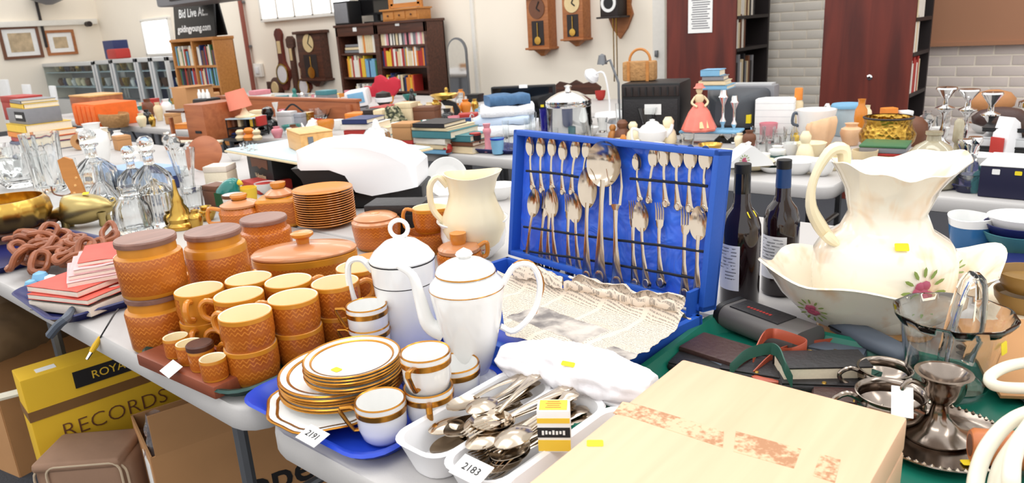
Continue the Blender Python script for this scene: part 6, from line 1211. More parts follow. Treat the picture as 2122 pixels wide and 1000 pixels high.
LTH('candlestick', 'slender white candlestick near the black bust', 'candlestick', 577, 262, 212, 16, [(0, 0), (1, 0), (.8, .08), (.3, .15), (.25, .7), (.6, .85), (.8, 1), (0, 1)], 'china')
for i, (x, yb, yt, w, mt, lab) in enumerate(((592, 270, 232, 34, 'cab_frame', 'square silver tin behind the pine box'), (616, 268, 236, 26, 'cab_back', 'narrow grey tin behind the pine box'), (633, 265, 234, 20, 'brass', 'gold tin behind the white teapot'))): BXP('metal_tin', lab, 'tin', x, yb, yt, w, .08, mt, RA-.3, lid=mt)
Q = G(615, 246, .80); t = thing('white_pitcher', 'white enamel pitcher lying on its side behind the tins', 'pitcher', (Q.x, Q.y, .80), RA); s = MP(Q); MB().lathe([(19*s, 0), (20*s, 0), (15*s, 12*s), (17*s, 30*s), (18*s, 44*s), (10*s, 56*s), (0, 58*s), (0, 54*s), (15*s, 40*s), (13*s, 12*s)], 24, M=TR(-30*s, 0, 0) @ RY(PI/2+.15)).build('pitcher_body', 'china', t); MB().tube(bez([(-24*s, 0, 16*s), (-5*s, 0, 30*s), (15*s, 0, 14*s)], 10), 2*s, 6).build('handle', 'ink', t)
pot('teapot', 'small white teapot with blue print behind the pine box', 652, 280, 244, 32, [(0, 0), (.7, 0), (1, .3), (1, .55), (.7, .72)], [(.7, .72), (.6, .85), (.2, .92)], [(.15, .9), (.2, .97), (0, 1)], 'china', rz=RA, handle=[(.95, .6), (1.45, .6), (1.4, .2), (.95, .2)], spout=[(-.9, .25, .25), (-1.3, .5, .15), (-1.5, .75, .1)], hm='china', lm='china')
LTH('copper_bowl', 'copper coloured footed bowl behind the teapot', 'bowl', 678, 280, 248, 36, [(0, 0), (.6, 0), (.5, .15), (.9, .5), (1, .9), (.95, 1), (.8, .6), (0, .3)], 'terracotta_glaze'); LTH('white_bowl', 'white enamel bowl beside the copper bowl', 'bowl', 700, 268, 248, 30, BOWL, 'china'); LTH('glass_bowl', 'pressed glass bowl on the tins', 'bowl', 660, 250, 226, 60, BOWL, 'glass', fn=cut, n=48)
for i, (x, yb, yt, w, mt) in enumerate(((610, 282, 258, 24, 'bk_brown'), (602, 286, 265, 18, 'china'), (625, 284, 264, 12, 'brass'), (576, 285, 262, 24, 'bk_pink'), (653, 234, 196, 12, 'bk_pink'), (676, 222, 196, 20, 'teal_glaze'))): LTH('china_ornament', '%s ornament among the tins and jugs' % ['brown', 'small white', 'tiny brass', 'pinkish', 'thin pink', 'teal'][i], 'ornament', x, yb, yt, w, VASE, mt, z=.741 if i < 4 else z_sb)
for i, (x, y) in enumerate(((462, 305), (470, 302), (482, 304), (476, 308), (490, 306))): LTH('small_glass', 'tiny clear glass standing on the pale blue board', 'glass', x+40, y+5, y-9, 9, TUMB, 'glass', z=bb.location.z+.013, group='tiny glasses beside the blue board')
# monitor, heart cushions, ball, cap
Q = G(745, 232, .741); s = MP(Q); t = thing('crt_monitor', 'small white tilted monitor on a swivel stand', 'monitor', (Q.x, Q.y, .741), RA+.05); h = ZT(Q, 188)-.741; w = 46*s
MB().box((0, .12, h*.62), (w, .26, h*.78), bev=.02, M=RY(-.12)).build('casing', 'white_plastic', t); MB().box((0, -.012, h*.66), (w*.72, .008, h*.5), bev=.004, M=RY(-.12)).build('screen', 'pale_blue' if 0 else 'screen_blue' if 'screen_blue' in MATS else 'bk_light blue', t); MB().box((0, .1, h*.1), (w*.6, .2, h*.2), bev=.01).build('stand', 'bk_grey', t)
pm('red_velvet', (190, 36, 56), .7); heart = [(0, -.1), (.05, -.055), (.09, 0), (.085, .045), (.05, .06), (.02, .05), (0, .035), (-.02, .05), (-.05, .06), (-.085, .045), (-.09, 0), (-.05, -.055)]
for i, (x, y, k, lab) in enumerate(((803, 178, 1.55, 'red heart shaped cushion in front of the dark bookcase'), (775, 190, 1.4, 'second darker red heart cushion beside the monitor'))):
    Q = onY(x, y, 4.5+.1*i); m = MB(); m.loft([[(a*k*f, yy, b*k*f) for a, b in heart] for f, yy in ((.7, -.03), (.95, -.02), (1, 0), (.95, .02), (.7, .03))]); o = one('heart_cushion', m, 'red_velvet', lab, 'cushion', (Q.x, Q.y, Q.z), (.0, .15-.5*i, RA-.4))
    st_ = MB().tube([(0, .02, -.12*k), (0, .02, .745-Q.z)], .012, 6).build('prop_stick', 'dark_wood', o)
LTH('hair_dryer', 'dark grey round fan heater beside the red hearts', 'fan', 797, 225, 188, 34, [(0, 0), (.6, 0), (.5, .15), (.9, .4), (1, .62), (.85, .88), (0, 1)], 'clock_dark', parts=[('white_guard', [(.92, .38), (1.04, .4), (1.06, .62), (1.0, .64)], 'white_plastic')]); BXP('red_book', 'flat red case under the fan heater', 'case', 785, 238, 222, 44, .2, 'bk_red', .2, lid='bk_red')
def camo():
    t = NT('camo'); tc = t.obj(); nz = t.n('ShaderNodeTexNoise', {0: (tc, 'Object'), 'Scale': 40.0, 'Detail': 1.0}); rp = t.n('ShaderNodeValToRGB', {0: (nz, 0)}); e = rp.color_ramp; e.interpolation = 'CONSTANT'; e.elements[0].color = rgb((44, 48, 36)); e.elements[1].position = .45; e.elements[1].color = rgb((112, 112, 84)); e.elements.new(.56).color = rgb((176, 168, 140)); t.link(rp, 'Base Color'); t.p.inputs['Roughness'].default_value = .9
camo(); Q = G(815, 262, .741); t = thing('camouflage_cap', 'crumpled camouflage fabric hat', 'hat', (Q.x, Q.y, .741), RA)
def capf(u, v): a = u*2*PI; r = .085*(1-.75*v**2)*(1+.15*noise.noise((math.cos(a)*2, math.sin(a)*2, v*3))); return Vector((r*1.15*math.cos(a), r*.8*math.sin(a), .13*v+.015*noise.noise((math.cos(a)*3, math.sin(a)*3, v*5))))
MB().sheet(capf, 28, 10, .003).build('crown', 'camo', t, 80); MB().lathe([(.06, .0), (.1, .0), (.12, .006), (.1, .008), (.06, .008)], 28, sy=.75).build('brim', 'camo', t)
for i, (x, yb, yt, w, mt, nm, lab) in enumerate(((735, 262, 235, 40, 'bk_orange', 'cigar_box', 'orange brown cigar box under the monitor'), (765, 262, 228, 22, 'clock_dark', 'camera_case', 'dark green case beside the cigar box'), (786, 266, 228, 20, 'bk_cream', 'card_box', 'cream printed box beside the camouflage hat'), (880, 256, 222, 48, 'bk_brown', 'leather_case', 'brown leather case near the brass scales'), (838, 258, 214, 36, 'bk_cream', 'seed_box', 'cream box printed with green leaves'))): BXP(nm, lab, 'box', x, yb, yt, w, .12, mt, RA-.3, lid=mt)
zt = BKS(735, 303, .741, [(70, .2, .03, 'grey'), (74, .2, .03, 'cream'), (66, .2, .028, 'red')], RA-.3, 'behind the white appliance cover'); BKS(735, 290, zt, [(78, .2, .03, 'white'), (60, .19, .025, 'navy')], RA-.3, 'above the red book', P=G(735, 303))
BKS(768, 300, .741, [(60, .2, .05, 'teal'), (55, .18, .04, 'cream')], RA-.2, 'beside the chrome cloche')
LTH('chrome_coffee_maker', 'ribbed chrome lemon squeezer style dome with a pointed white knob', 'coffee maker', 785, 314, 246, 58, [(0, 0), (1, 0), (1, .35), (.95, .55), (.75, .68), (.4, .74), (0, .75)], 'chrome', parts=[('white_knob', [(.35, .73), (.25, .82), (.18, .95), (0, 1)], 'china')], fn=lambda a, r, z, R, h: (r*(1+.04*math.cos(a*10)), z), n=60)
rb_ = BXP('red_box', 'red box under the tan carton', 'box', 836, 316, 291, 46, .12, 'bk_red', RA-.4, z=.741); BXP('cardboard_carton', 'small tan cardboard carton by the chrome dome', 'carton', 838, 300, 256, 45, .11, 'card', RA-.4, z=.7415+rb_['dims'][2], lid='card', P=rb_.location)
zt = BKS(890, 318, .741, [(80, .22, .022, 'light blue'), (84, .22, .022, 'cream'), (90, .24, .03, 'white'), (100, .24, .035, 'teal')], .12, 'by the brass scales'); BKS(890, 300, zt, [(96, .23, .014, 'cream'), (80, .2, .02, 'black')], .12, 'above the teal book', P=G(890, 318))
zt = BKS(955, 318, .741, [(60, .18, .035, 'cream'), (58, .18, .02, 'brown'), (46, .16, .03, 'teal')], .12, 'beside the towels'); Q = G(928, 318, .741); one('red_ball', MB().lathe([(0, 0), (.018, .006), (.026, .026), (.018, .046), (0, .052)], 16), 'bk_red', 'small red ball between the two book piles', 'ball', (Q.x, Q.y, .741))
# brass scales, mirror, ornaments
Q = G(925, 246, .741); t = thing('kitchen_scales', 'black cast iron scales with a brass pan', 'scales', (Q.x, Q.y, .741), RA); h = ZT(Q, 193)-.741; s = MP(Q)
MB().prism([(-26*s, 0), (26*s, 0), (30*s, h*.3), (22*s, h*.62), (8*s, h*.72), (-8*s, h*.72), (-2*s, h*.55), (16*s, h*.5), (18*s, h*.2), (-22*s, h*.15)], -.03, .03, M=RX(PI/2)).build('frame', 'black', t); MB().lathe([(0, h*.74), (20*s, h*.78), (30*s, h*.95), (29*s, h*.97), (19*s, h*.82), (0, h*.78)], 28).build('brass_pan', 'brass', t); MB().lathe([(0, 0), (16*s, 0), (18*s, .008), (0, .008)], 20, M=TR(-20*s, 0, h*.35)).build('weight_plate', 'china', t); MB().tube([(0, 0, h*.7), (0, 0, h*.78)], .012, 8).build('pivot', 'black', t)
cx, w, z0, z1 = wallbox(923, 78, 962, 196, 5.9); t = thing('wall_mirror', 'tall arched frameless mirror standing beside the dark bookcase', 'mirror', (cx, 5.95, 0)); arch = [(-w/2, .2), (w/2, .2)]+[(w/2*math.cos(a), z1-w/2+w/2*math.sin(a)) for a in [PI*k/14 for k in range(15)]]
MB().prism(arch, 0, .02, M=TR(0, .02, 0) @ RX(PI/2)).build('backing', 'grey_metal', t); MB().prism([(x*.9, z if z > .3 else z+.03) for x, z in [(a*1.0, b-.02) for a, b in arch]], 0, .006, M=TR(0, -.001, 0) @ RX(PI/2)).build('mirror_glass', 'chrome', t)
LTH('glass_dome', 'clear glass dome beside the arched mirror', 'dome', 936, 196, 150, 42, [(0, 0), (1, 0), (1, .5), (.85, .8), (.4, .97), (0, 1), (0, .96), (.8, .78), (.94, .5), (.94, .03)], 'glass', z=.9) if 0 else None
for i, (x, yb, yt, w, mt) in enumerate(((905, 232, 206, 24, 'brass'), (948, 238, 214, 20, 'terracotta_glaze'), (966, 236, 206, 24, 'bk_orange'), (985, 232, 205, 16, 'brass'), (890, 234, 212, 18, 'bk_cream'), (868, 236, 210, 20, 'bk_cream'))): LTH('china_ornament', '%s ornament beside the brass scales' % ['brass', 'amber glazed', 'orange', 'slim brass', 'cream', 'second cream'][i], 'ornament', x, yb, yt, w, VASE, mt)
# towels and jeans
pm('towel', (236, 238, 242), .95, bump=.4, sc=90); pm('denim', (74, 108, 144), .9, var=.3, sc=40, bump=.3); pm('towel_blue', (198, 214, 234), .95)
Q = G(1030, 282, .741); s = MP(Q)
def fold(name, lab, w, d, h, z, mat, rz, cat, dx=0):
    m = MB(); rows = []
    for i in range(11):
        x = (i/10-.5)*w; rows.append([(x, y, max(0, zz+h/2+.006*noise.noise((x*9, y*9, z*20)))) for y, zz in rr(d*(1+.06*noise.noise((i, z, 1))), h*(1+.2*noise.noise((i*.5, z, 2))), h*.45, 4)])
    m.loft(rows); return one(name, m, mat, lab, cat, (Q.x+dx, Q.y+.1, z), rz, None, 80)
fold('folded_towel', 'white folded towel at the bottom of the linen pile', 125*s, .28, .06, .741, 'towel', RA-.1, 'towel'); fold('folded_towel', 'pale blue folded sheet in the linen pile', 115*s, .26, .045, .8015, 'towel_blue', RA-.2, 'sheet', -.02); fold('folded_towel', 'white folded towel under the jeans', 110*s, .25, .055, .847, 'towel', RA, 'towel'); fold('folded_jeans', 'folded blue jeans on top of the linen pile', 84*s, .2, .055, .9025, 'denim', RA+.2, 'jeans')
Q = G(968, 292, .741); BXP('navy_book', 'dark teal upright book leaning on the towels', 'book', 968, 300, 245, 24, .03, 'capsule_blue', RA, lid='capsule_blue', lidf=.02)
# blue tray with pots
tray('serving_tray', 'navy tray of small pots beside the blue case', (G(1035, 312).x, G(1035, 312).y), .3, .2, .1, 'navy')
LTH('candle_pot', 'black candle pot with a red top', 'pot', 987, 312, 276, 25, [(0, 0), (.8, 0), (1, .9), (1, 1), (.9, 1), (0, .9)], 'black', z=.746, parts=[('red_wax', [(.95, .86), (1.02, .95), (.9, 1.03), (0, 1.03)], 'bk_red')]); LTH('candlestick', 'pink waisted candlestick on the navy tray', 'candlestick', 1012, 314, 256, 18, [(0, 0), (1, 0), (1, .1), (.7, .15), (.7, .6), (.95, .7), (.95, .8), (.7, .85), (.9, 1), (0, 1)], 'bk_pink', z=.746); LTH('blue_jar', 'clear jar with a bright blue rim on the navy tray', 'jar', 1032, 318, 286, 28, TUMB, 'bk_light blue', z=.746, parts=[('rim', [(1.0, .9), (1.06, .93), (1.06, 1.02), (.95, 1.02)], 'blue_plastic')])
for i, (x, yb, yt, w) in enumerate(((1050, 300, 250, 14), (1046, 316, 292, 14), (1060, 310, 280, 12), (1095, 285, 245, 16), (1105, 285, 232, 18))): LTH('small_glass', ['tall clear glass behind the blue jar', 'short clear glass beside the blue jar', 'thin clear glass beside the blue case', 'clear tumbler by the blue glass', 'tall clear tumbler by the blue glass'][i], 'glass', x, yb, yt, w, TUMB, 'glass')
pm('cobalt', (44, 40, 170), .05, trans=.6, coat=.3); LTH('blue_glass_vase', 'tall cobalt blue glass vase', 'vase', 1131, 290, 225, 20, [(0, 0), (.8, 0), (.85, .04), (1, 1), (.92, 1), (.78, .08), (0, .06)], 'cobalt')
# television, chair, dispenser, heater, crt
def flat_tv(lab, x0, y0, x1, y1, yb):
    Q = G((x0+x1)/2, yb, .741); s = MP(Q); w = (x1-x0)*s; h = ZT(Q, y0)-.741; t = thing('television', lab, 'television', Q, RA-.25); MB().box((0, 0, h*.55), (w, .05, h*.88), bev=.008).build('casing', 'black', t); MB().box((0, -.027, h*.56), (w*.94, .004, h*.78)).build('screen', 'black_gloss', t); MB().box((0, .02, h*.06), (w*.45, .18, .02), bev=.004).box((0, .02, h*.12), (.08, .04, h*.16)).build('stand', 'black', t); MB().box((w*.02, -.03, h*.98), (.05, .002, .02)).build('white_ticket', 'paper_white', t); sticker(t, TR(w*.3, -.03, h*.5) @ RX(PI/2), .02, .014)
flat_tv('black flat screen television standing behind the linen pile', 1022, 176, 1155, 262, 262)
t = LTH('drinks_dispenser', 'large clear glass barrel with a chrome domed lid', 'dispenser', 1181, 292, 212, 92, [(0, 0), (.9, 0), (1, .05), (1, .95), (.96, 1), (.92, .95), (.92, .06), (0, .05)], 'glass', parts=[('chrome_band', [(1.0, .9), (1.03, .92), (1.03, 1.0), (.98, 1.02)], 'chrome'), ('chrome_lid', [(1.02, 1.02), (1.03, 1.06), (.8, 1.16), (.45, 1.26), (.15, 1.3), (.12, 1.36), (.18, 1.42), (0, 1.46)], 'chrome')], wz=.5, n=36)
for i in range(3): LTH('small_glass', 'small blue tinted glass beside the glass barrel', 'glass', 1150+36*i, 296, 268-4*i, 16, TUMB, 'bk_teal' if i == 1 else 'glass', group='small glasses by the glass barrel')
cq = onY(1180, 180, 5.0); t = thing('dining_chair', 'dark wooden chair with a carved top rail behind the television', 'chair', (cq.x, 5.1, 0), .2); zc_ = onY(1180, 168, 5.1).z
MB().prism([(-.2, 0), (.2, 0), (.22, .06), (.15, .11), (.06, .09), (0, .12), (-.06, .09), (-.15, .11), (-.22, .06)], -.012, .012, M=TR(0, 0, zc_-.11) @ RX(PI/2)).build('top_rail', 'dark_wood', t); MB().box((0, -.2, .45), (.44, .42, .05), bev=.01).build('seat', 'dark_wood', t)
for x, y in ((-.19, 0), (.19, 0)): MB().tube([(x, y, 0), (x, y, zc_-.08)], .018, 8).build('back_post', 'dark_wood', t)
for x in (-.19, .19): MB().tube([(x, -.38, 0), (x, -.38, .43)], .018, 8).build('leg', 'dark_wood', t)
lq = G(1265, 250, .741); lq = onY(1262, 178, 3.9); t = thing('desk_lamp', 'white angled desk lamp with a round head', 'lamp', (lq.x, 3.9, .74)); q1, q2, q3 = onY(1262, 205, 3.9), onY(1240, 165, 3.9), onY(1226, 157, 3.9)
MB().tube(bez([(0, 0, 0), (0, 0, q1.z-.74), (q2.x-lq.x+.04, 0, q2.z-.70), (q3.x-lq.x, 0, q3.z-.74)], 12), .006, 8).build('arm', 'white_plastic', t); MB().lathe([(0, .035), (.035, .028), (.052, 0), (.042, -.02), (0, -.014)], 20, M=TR(q3.x-lq.x, 0, q3.z-.74) @ RY(.9)).build('head', 'white_plastic', t); MB().lathe([(0, 0), (.1, 0), (.09, .02), (0, .03)], 20).build('base', 'white_plastic', t)
t = thing('lamp_arm', 'jointed dark metal lamp arm reaching above the wicker bag', 'lamp', (onY(1282, 170, 3.65).x, 3.65, .74)); b0 = t.location; pts = [onY(x, y, 3.65)-Vector(b0) for x, y in ((1282, 172), (1264, 124), (1248, 133))]; MB().tube([(pts[0].x, 0, 0)]+[tuple(p) for p in pts], .008, 6).build('arm', 'grey_metal', t); MB().lathe([(.03, 0), (.02, .05), (0, .06)], 12, M=TR(pts[2].x, 0, pts[2].z)).build('clamp', 'grey_metal', t); MB().lathe([(0, 0), (.07, 0), (.06, .02), (0, .02)], 14, M=TR(pts[0].x, 0, 0)).build('base', 'grey_metal', t)
# black heater and grey crt television
Q = G(1328, 285, .741); s = MP(Q); t = thing('gas_heater', 'large black portable heater with a slotted front', 'heater', (Q.x, Q.y+.1, .741), RA-.45); w = 125*s; h = ZT((Q.x, Q.y, .741), 176)-.741
MB().box((0, .12, h/2), (w, .26, h), bev=.012).build('cabinet', 'black', t); MB().box((0, -.012, h*.85), (w*.96, .012, h*.2), bev=.004).build('upper_grille', 'clock_dark', t); MB().box((0, -.008, h*.4), (w*.92, .01, h*.6), bev=.004).build('front_panel', 'leather_black', t); MB().box((w*.05, -.016, h*.5), (w*.28, .003, h*.2)).build('white_label', 'paper_white', t)
for k in range(8): MB().box((-w*.42+w*.84*k/7, -.02, h*.85), (.008, .006, h*.16)).build('slot', 'black', t)
hz_ = .741+h; Q0 = Q
cq = onY(1322, 150, Q.y+.2); t = thing('wicker_bag', 'tan wicker handbag with an arched handle on the black heater', 'bag', (cq.x, Q.y+.22, hz_+.001), RA-.45); MB().box((0, 0, .05), (.17, .08, .1), bev=.012).build('bag_body', 'wicker', t); MB().tube([(.055*math.cos(a), 0, .1+.06*math.sin(a)) for a in [PI*k/12 for k in range(13)]], .007, 8).build('handle', 'oak', t)
for x in (-.05, .05): MB().box((x, -.042, .05), (.015, .004, .1)).build('strap', 'oak', t)
Q = G(1478, 285, .741); s = MP(Q); t = thing('crt_television', 'boxy grey television seen from behind', 'television', (Q.x, Q.y+.32, .741), RA-.6); w = 145*s; h = ZT((Q.x, Q.y, .741), 190)-.741; pm('crt_grey', (70, 74, 80), .5)
MB().box((0, .02, h/2), (w, .1, h), bev=.01).build('front_bezel', 'bk_grey', t); MB().loft([[(x*k, y0, z+h/2) for x, z in rr(w*.9*k, h*.9*k, .03, 4)] for k, y0 in ((1.0, -.03), (.98, -.08), (.8, -.2), (.6, -.24))]).build('rear_shell', 'crt_grey', t); MB().box((w*.2, -.2, h*.35), (.08, .02, .04)).build('yellow_label', 'tag_yellow', t); MB().box((0, .02, h+.004), (w*.9, .08, .008)).build('top_ledge', 'cab_frame', t)
zt = .741+h+.009; BKS(1470, 186, zt, [(62, .14, .02, 'light blue'), (56, .12, .02, 'cream'), (44, .12, .02, 'grey'), (40, .1, .03, 'light blue')], RA-.5, 'on the grey television')
# figures and china in front
pm('coral', (222, 120, 104), .4, var=.2); Q = G(1448, 296, .741); t = thing('lady_figurine', 'china lady figurine in a full coral dress', 'figurine', (Q.x, Q.y, .80), RA); h = ZT((Q.x, Q.y, .80), 172)-.80
MB().lathe([(0, 0), (h*.34, 0), (h*.36, h*.04), (h*.22, h*.4), (h*.1, h*.56), (h*.07, h*.6), (0, h*.6)], 26, fn=lambda a, r, z: (r*(1+.08*math.cos(a*9)*(z < h*.4)), z), M=None).build('dress', 'coral', t); MB().lathe([(h*.06, h*.58), (h*.1, h*.66), (h*.09, h*.74), (h*.04, h*.78), (0, h*.78)], 18).build('torso', 'bk_cream', t); MB().lathe([(0, h*.76), (h*.05, h*.79), (h*.075, h*.86), (h*.05, h*.93), (0, h*.95)], 18).build('head', 'bk_cream', t); MB().lathe([(h*.13, h*.9), (h*.09, h*.93), (h*.07, h*.99), (0, h)], 18).build('hat', 'coral', t)
for s_ in (-1, 1): MB().tube(bez([(s_*h*.09, 0, h*.72), (s_*h*.17, -.01, h*.6), (s_*h*.08, -.03, h*.52)], 8), h*.025, 6).build('arm', 'bk_cream', t)
MB().prism([(-h*.08, 0), (h*.12, 0), (h*.08, h*.3), (-h*.04, h*.3)], 0, .004, M=TR(0, -h*.33, h*.08) @ RX(PI/2-.5)).build('apron', 'clock_face', t)
t = BXP('music_box', 'pale blue topped glass trinket box under the coral lady', 'box', 1468, 296, 272, 122, .12, 'glass', RA-.5, z=.741, lid='bk_light blue', lidf=.2)
LTH('candelabra', 'tall chrome candlestick beside the coral lady', 'candlestick', 1497, 290, 186, 30, [(0, 0), (1, 0), (.9, .04), (.3, .1), (.2, .3), (.45, .38), (.2, .46), (.2, .7), (.5, .8), (.7, .86), (.5, .9), (.4, 1), (0, 1)], 'chrome', z=.741); LTH('candelabra', 'second chrome candlestick beside the coral lady', 'candlestick', 1520, 292, 198, 26, [(0, 0), (1, 0), (.9, .04), (.3, .1), (.2, .3), (.45, .38), (.2, .46), (.2, .7), (.5, .8), (.7, .86), (.5, .9), (.4, 1), (0, 1)], 'chrome')
pot('teapot', 'white flowered teapot with a yellow sticker behind the blue case', 1352, 300, 246, 60, [(0, 0), (.6, 0), (.95, .3), (1, .55), (.7, .75), (.5, .8)], [(.5, .8), (.4, .88), (.15, .93)], [(.15, .92), (.2, .97), (0, 1)], 'china', rz=RA, handle=[(-.9, .6), (-1.4, .65), (-1.35, .2), (-.9, .2)], spout=[(.9, .3, .22), (1.25, .5, .15), (1.4, .75, .1)], hm='china', lm='china')
for i, (x, yb, yt, w, mt) in enumerate(((1290, 290, 248, 36, 'bk_brown'), (1312, 292, 252, 30, 'cream_glaze'), (1385, 296, 242, 36, 'cream_glaze'), (1372, 275, 240, 22, 'bk_red'), (1270, 288, 258, 22, 'oak'))): LTH('spaniel_figure', '%s china dog figure behind the blue case' % ['brown', 'cream', 'tall cream', 'red', 'small golden'][i], 'figurine', x, yb, yt, w, [(0, 0), (.9, 0), (1, .15), (.8, .45), (.45, .6), (.6, .7), (.65, .85), (.35, 1), (0, 1)], mt)
LTH('glass_vase', 'small clear posy vase in front of the black heater', 'vase', 1286, 268, 214, 20, TUMB, 'glass'); LTH('glass_vase', 'flared cut glass vase in front of the black heater', 'vase', 1342, 280, 222, 42, [(0, 0), (.5, 0), (.55, .06), (.6, .5), (1, 1), (.93, 1), (.52, .5), (0, .1)], 'glass', fn=cut, n=48)
# ---- right part of the back row
t = BXP('paper_stack', 'tall stack of white paper', 'paper', 1602, 280, 206, 76, .12, 'paper_white', RA-.5)
w, d, h = t['dims']
for k in range(5): MB().box((0, d/2, h*(k+.8)/5.4), (w*1.005, d*1.005, .0015)).build('sheet_edge', 'cab_frame', t)
LTH('spray_can', 'tall decorated tin with an orange red cap', 'tin', 1651, 275, 182, 20, [(0, 0), (.95, 0), (1, .03), (1, .68), (.7, .74), (.7, .75)], 'bk_cream', parts=[('red_cap', [(.8, .74), (.8, .98), (.7, 1), (0, 1)], 'bk_orange')])
LTH('china_planter', 'white floral china planter behind the shell vase', 'planter', 1688, 290, 226, 80, [(0, 0), (.6, 0), (.65, .05), (.9, .4), (.92, .7), (1, .95), (1, 1), (.94, 1), (.85, .7), (0, .2)], 'china', parts=[('handle', [(-.9, .5), (-1.2, .6), (-1.15, .9), (-.95, .9)], 'slate', .08)], rz=RA)
LTH('plastic_tub', 'clear plastic tub with a pale blue lid', 'tub', 1752, 280, 222, 56, [(0, 0), (.75, 0), (.8, .03), (.95, 1), (.9, 1), (0, .9)], 'pale_blue', parts=[('blue_lid', [(0, .99), (1.12, .99), (1.14, 1.06), (1.05, 1.13), (.8, 1.12), (0, 1.1)], 'bk_light blue')])
pm('shell_pink', (238, 196, 156), .3, var=.15, sc=20); LTH('shell_vase', 'peach shell shaped vase', 'vase', 1700, 304, 248, 58, [(0, 0), (.5, 0), (.6, .1), (.9, .5), (1, .85), (.9, 1), (.75, .8), (0, .3)], 'shell_pink', fn=lambda a, r, z, R, h: (r*(1+.08*math.cos(a*7)), z+h*.14*math.cos(a)*(z > h*.7)), n=56)
for i, (x, yb, yt, w, mt) in enumerate(((1762, 300, 255, 44, 'shell_pink'), (1780, 292, 205, 26, 'terracotta_glaze'), (1795, 262, 218, 18, 'cream_glaze'))): LTH('china_ornament', ['cream coral shaped ornament beside the plastic tub', 'orange pottery ornament behind the plastic tub', 'small cream ornament behind the brass pot'][i], 'ornament', x, yb, yt, w, VASE, mt)
def hammer(key):
    t = NT(key); tc = t.obj(); vz = t.n('ShaderNodeTexVoronoi', {0: (tc, 'Object'), 'Scale': 60.0}); mx = t.mix((vz, 0), rgb((150, 110, 40)), rgb((210, 170, 80))); t.t.links.new(mx.outputs[2], t.p.inputs['Base Color']); t.p.inputs['Metallic'].default_value = 1; t.p.inputs['Roughness'].default_value = .28; bp = t.n('ShaderNodeBump', {'Height': (vz, 0), 'Strength': .5, 'Distance': .01}); t.link(bp, 'Normal')
hammer('brass_hammered'); LTH('brass_jardiniere', 'large hammered brass jardiniere with dark rim', 'planter', 1835, 318, 242, 108, [(0, 0), (.6, 0), (.65, .05), (.95, .35), (1, .55), (.85, .75), (.82, .85), (.88, 1), (.82, 1), (.76, .8), (.9, .5), (0, .1)], 'brass_hammered', n=40, wz=.5, parts=[('dark_rim', [(.88, .97), (.9, 1), (.82, 1.02)], 'clock_dark')])
BXP('orange_packet', 'orange triangular packet behind the brass pot', 'packet', 1845, 262, 224, 28, .05, 'bk_orange', RA); BXP('white_carton', 'small white carton behind the brass pot', 'carton', 1880, 262, 230, 22, .05, 'paper_white', RA, lid='paper_white')
pm('demijohn', (196, 186, 158), .06, trans=.35, coat=.4); LTH('demijohn', 'squat cloudy glass demijohn with short neck', 'bottle', 1925, 385, 272, 108, [(0, 0), (.85, 0), (.95, .04), (1, .3), (.92, .55), (.6, .74), (.26, .84), (.24, .93), (.3, .95), (.3, 1), (.2, 1), (.16, .86), (.55, .7), (.88, .5), (.92, .1), (0, .08)], 'demijohn', wz=.4); LTH('lidded_bowl', 'round brown lidded bowl behind the demijohn', 'bowl', 1890, 300, 240, 56, [(0, 0), (.8, 0), (1, .4), (.9, .75), (.5, .95), (0, 1)], 'bk_brown')
for k, (x, yb, yt) in enumerate(((1950, 300, 178), (1996, 302, 182), (2042, 318, 188))): LTH('silver_candelabra', ['plated candelabrum next to the tan wall', 'plated candelabrum in the middle of the group', 'plated candelabrum in front of the brown gloves'][k], 'candlestick', x, yb, yt, 40, [(0, 0), (.8, 0), (.85, .03), (.4, .08), (.2, .15), (.35, .25), (.18, .35), (.18, .5), (.5, .58), (.9, .62), (.9, .64), (.3, .68), (.25, .78), (.6, .86), (1, .95), (.95, .98), (.3, .97), (0, 1)], 'chrome')
for k, (x, y) in enumerate(((1990, 350), (2012, 345))): LTH('silver_candelabra', 'low plated candlestick by the demijohn', 'candlestick', x, y+25, y-62, 36, [(0, 0), (1, 0), (.9, .05), (.3, .15), (.2, .5), (.45, .6), (.25, .7), (.8, .9), (.7, 1), (0, .98)], 'chrome', group='low plated candlesticks')
LTH('perfume_bottle', 'amber glass bottle with a tall stopper', 'bottle', 1975, 372, 245, 40, [(0, 0), (.9, 0), (1, .05), (.95, .35), (.3, .5), (.28, .6), (.5, .64), (.45, .95), (.2, 1), (0, 1)], 'demijohn'); LTH('green_bottle', 'green glass bowl shaped bottle at the front', 'bottle', 2030, 396, 345, 44, [(0, 0), (.8, 0), (1, .4), (.6, .75), (.3, .85), (.35, 1), (.25, 1), (0, .3)], 'bk_teal'); LTH('carafe', 'clear glass carafe with a thin handle', 'carafe', 2005, 396, 300, 50, [(0, 0), (.85, 0), (1, .1), (.9, .4), (.4, .7), (.3, .85), (.5, 1), (.44, 1), (.24, .84), (.8, .38), (0, .06)], 'glass')
tray('serving_tray', 'blue tray under the demijohn', (G(1945, 385).x-.02, G(1945, 385).y+.07), .42, .26, .05, 'navy')
pm('tan_leather', (176, 122, 76), .55, bump=.3, sc=30)
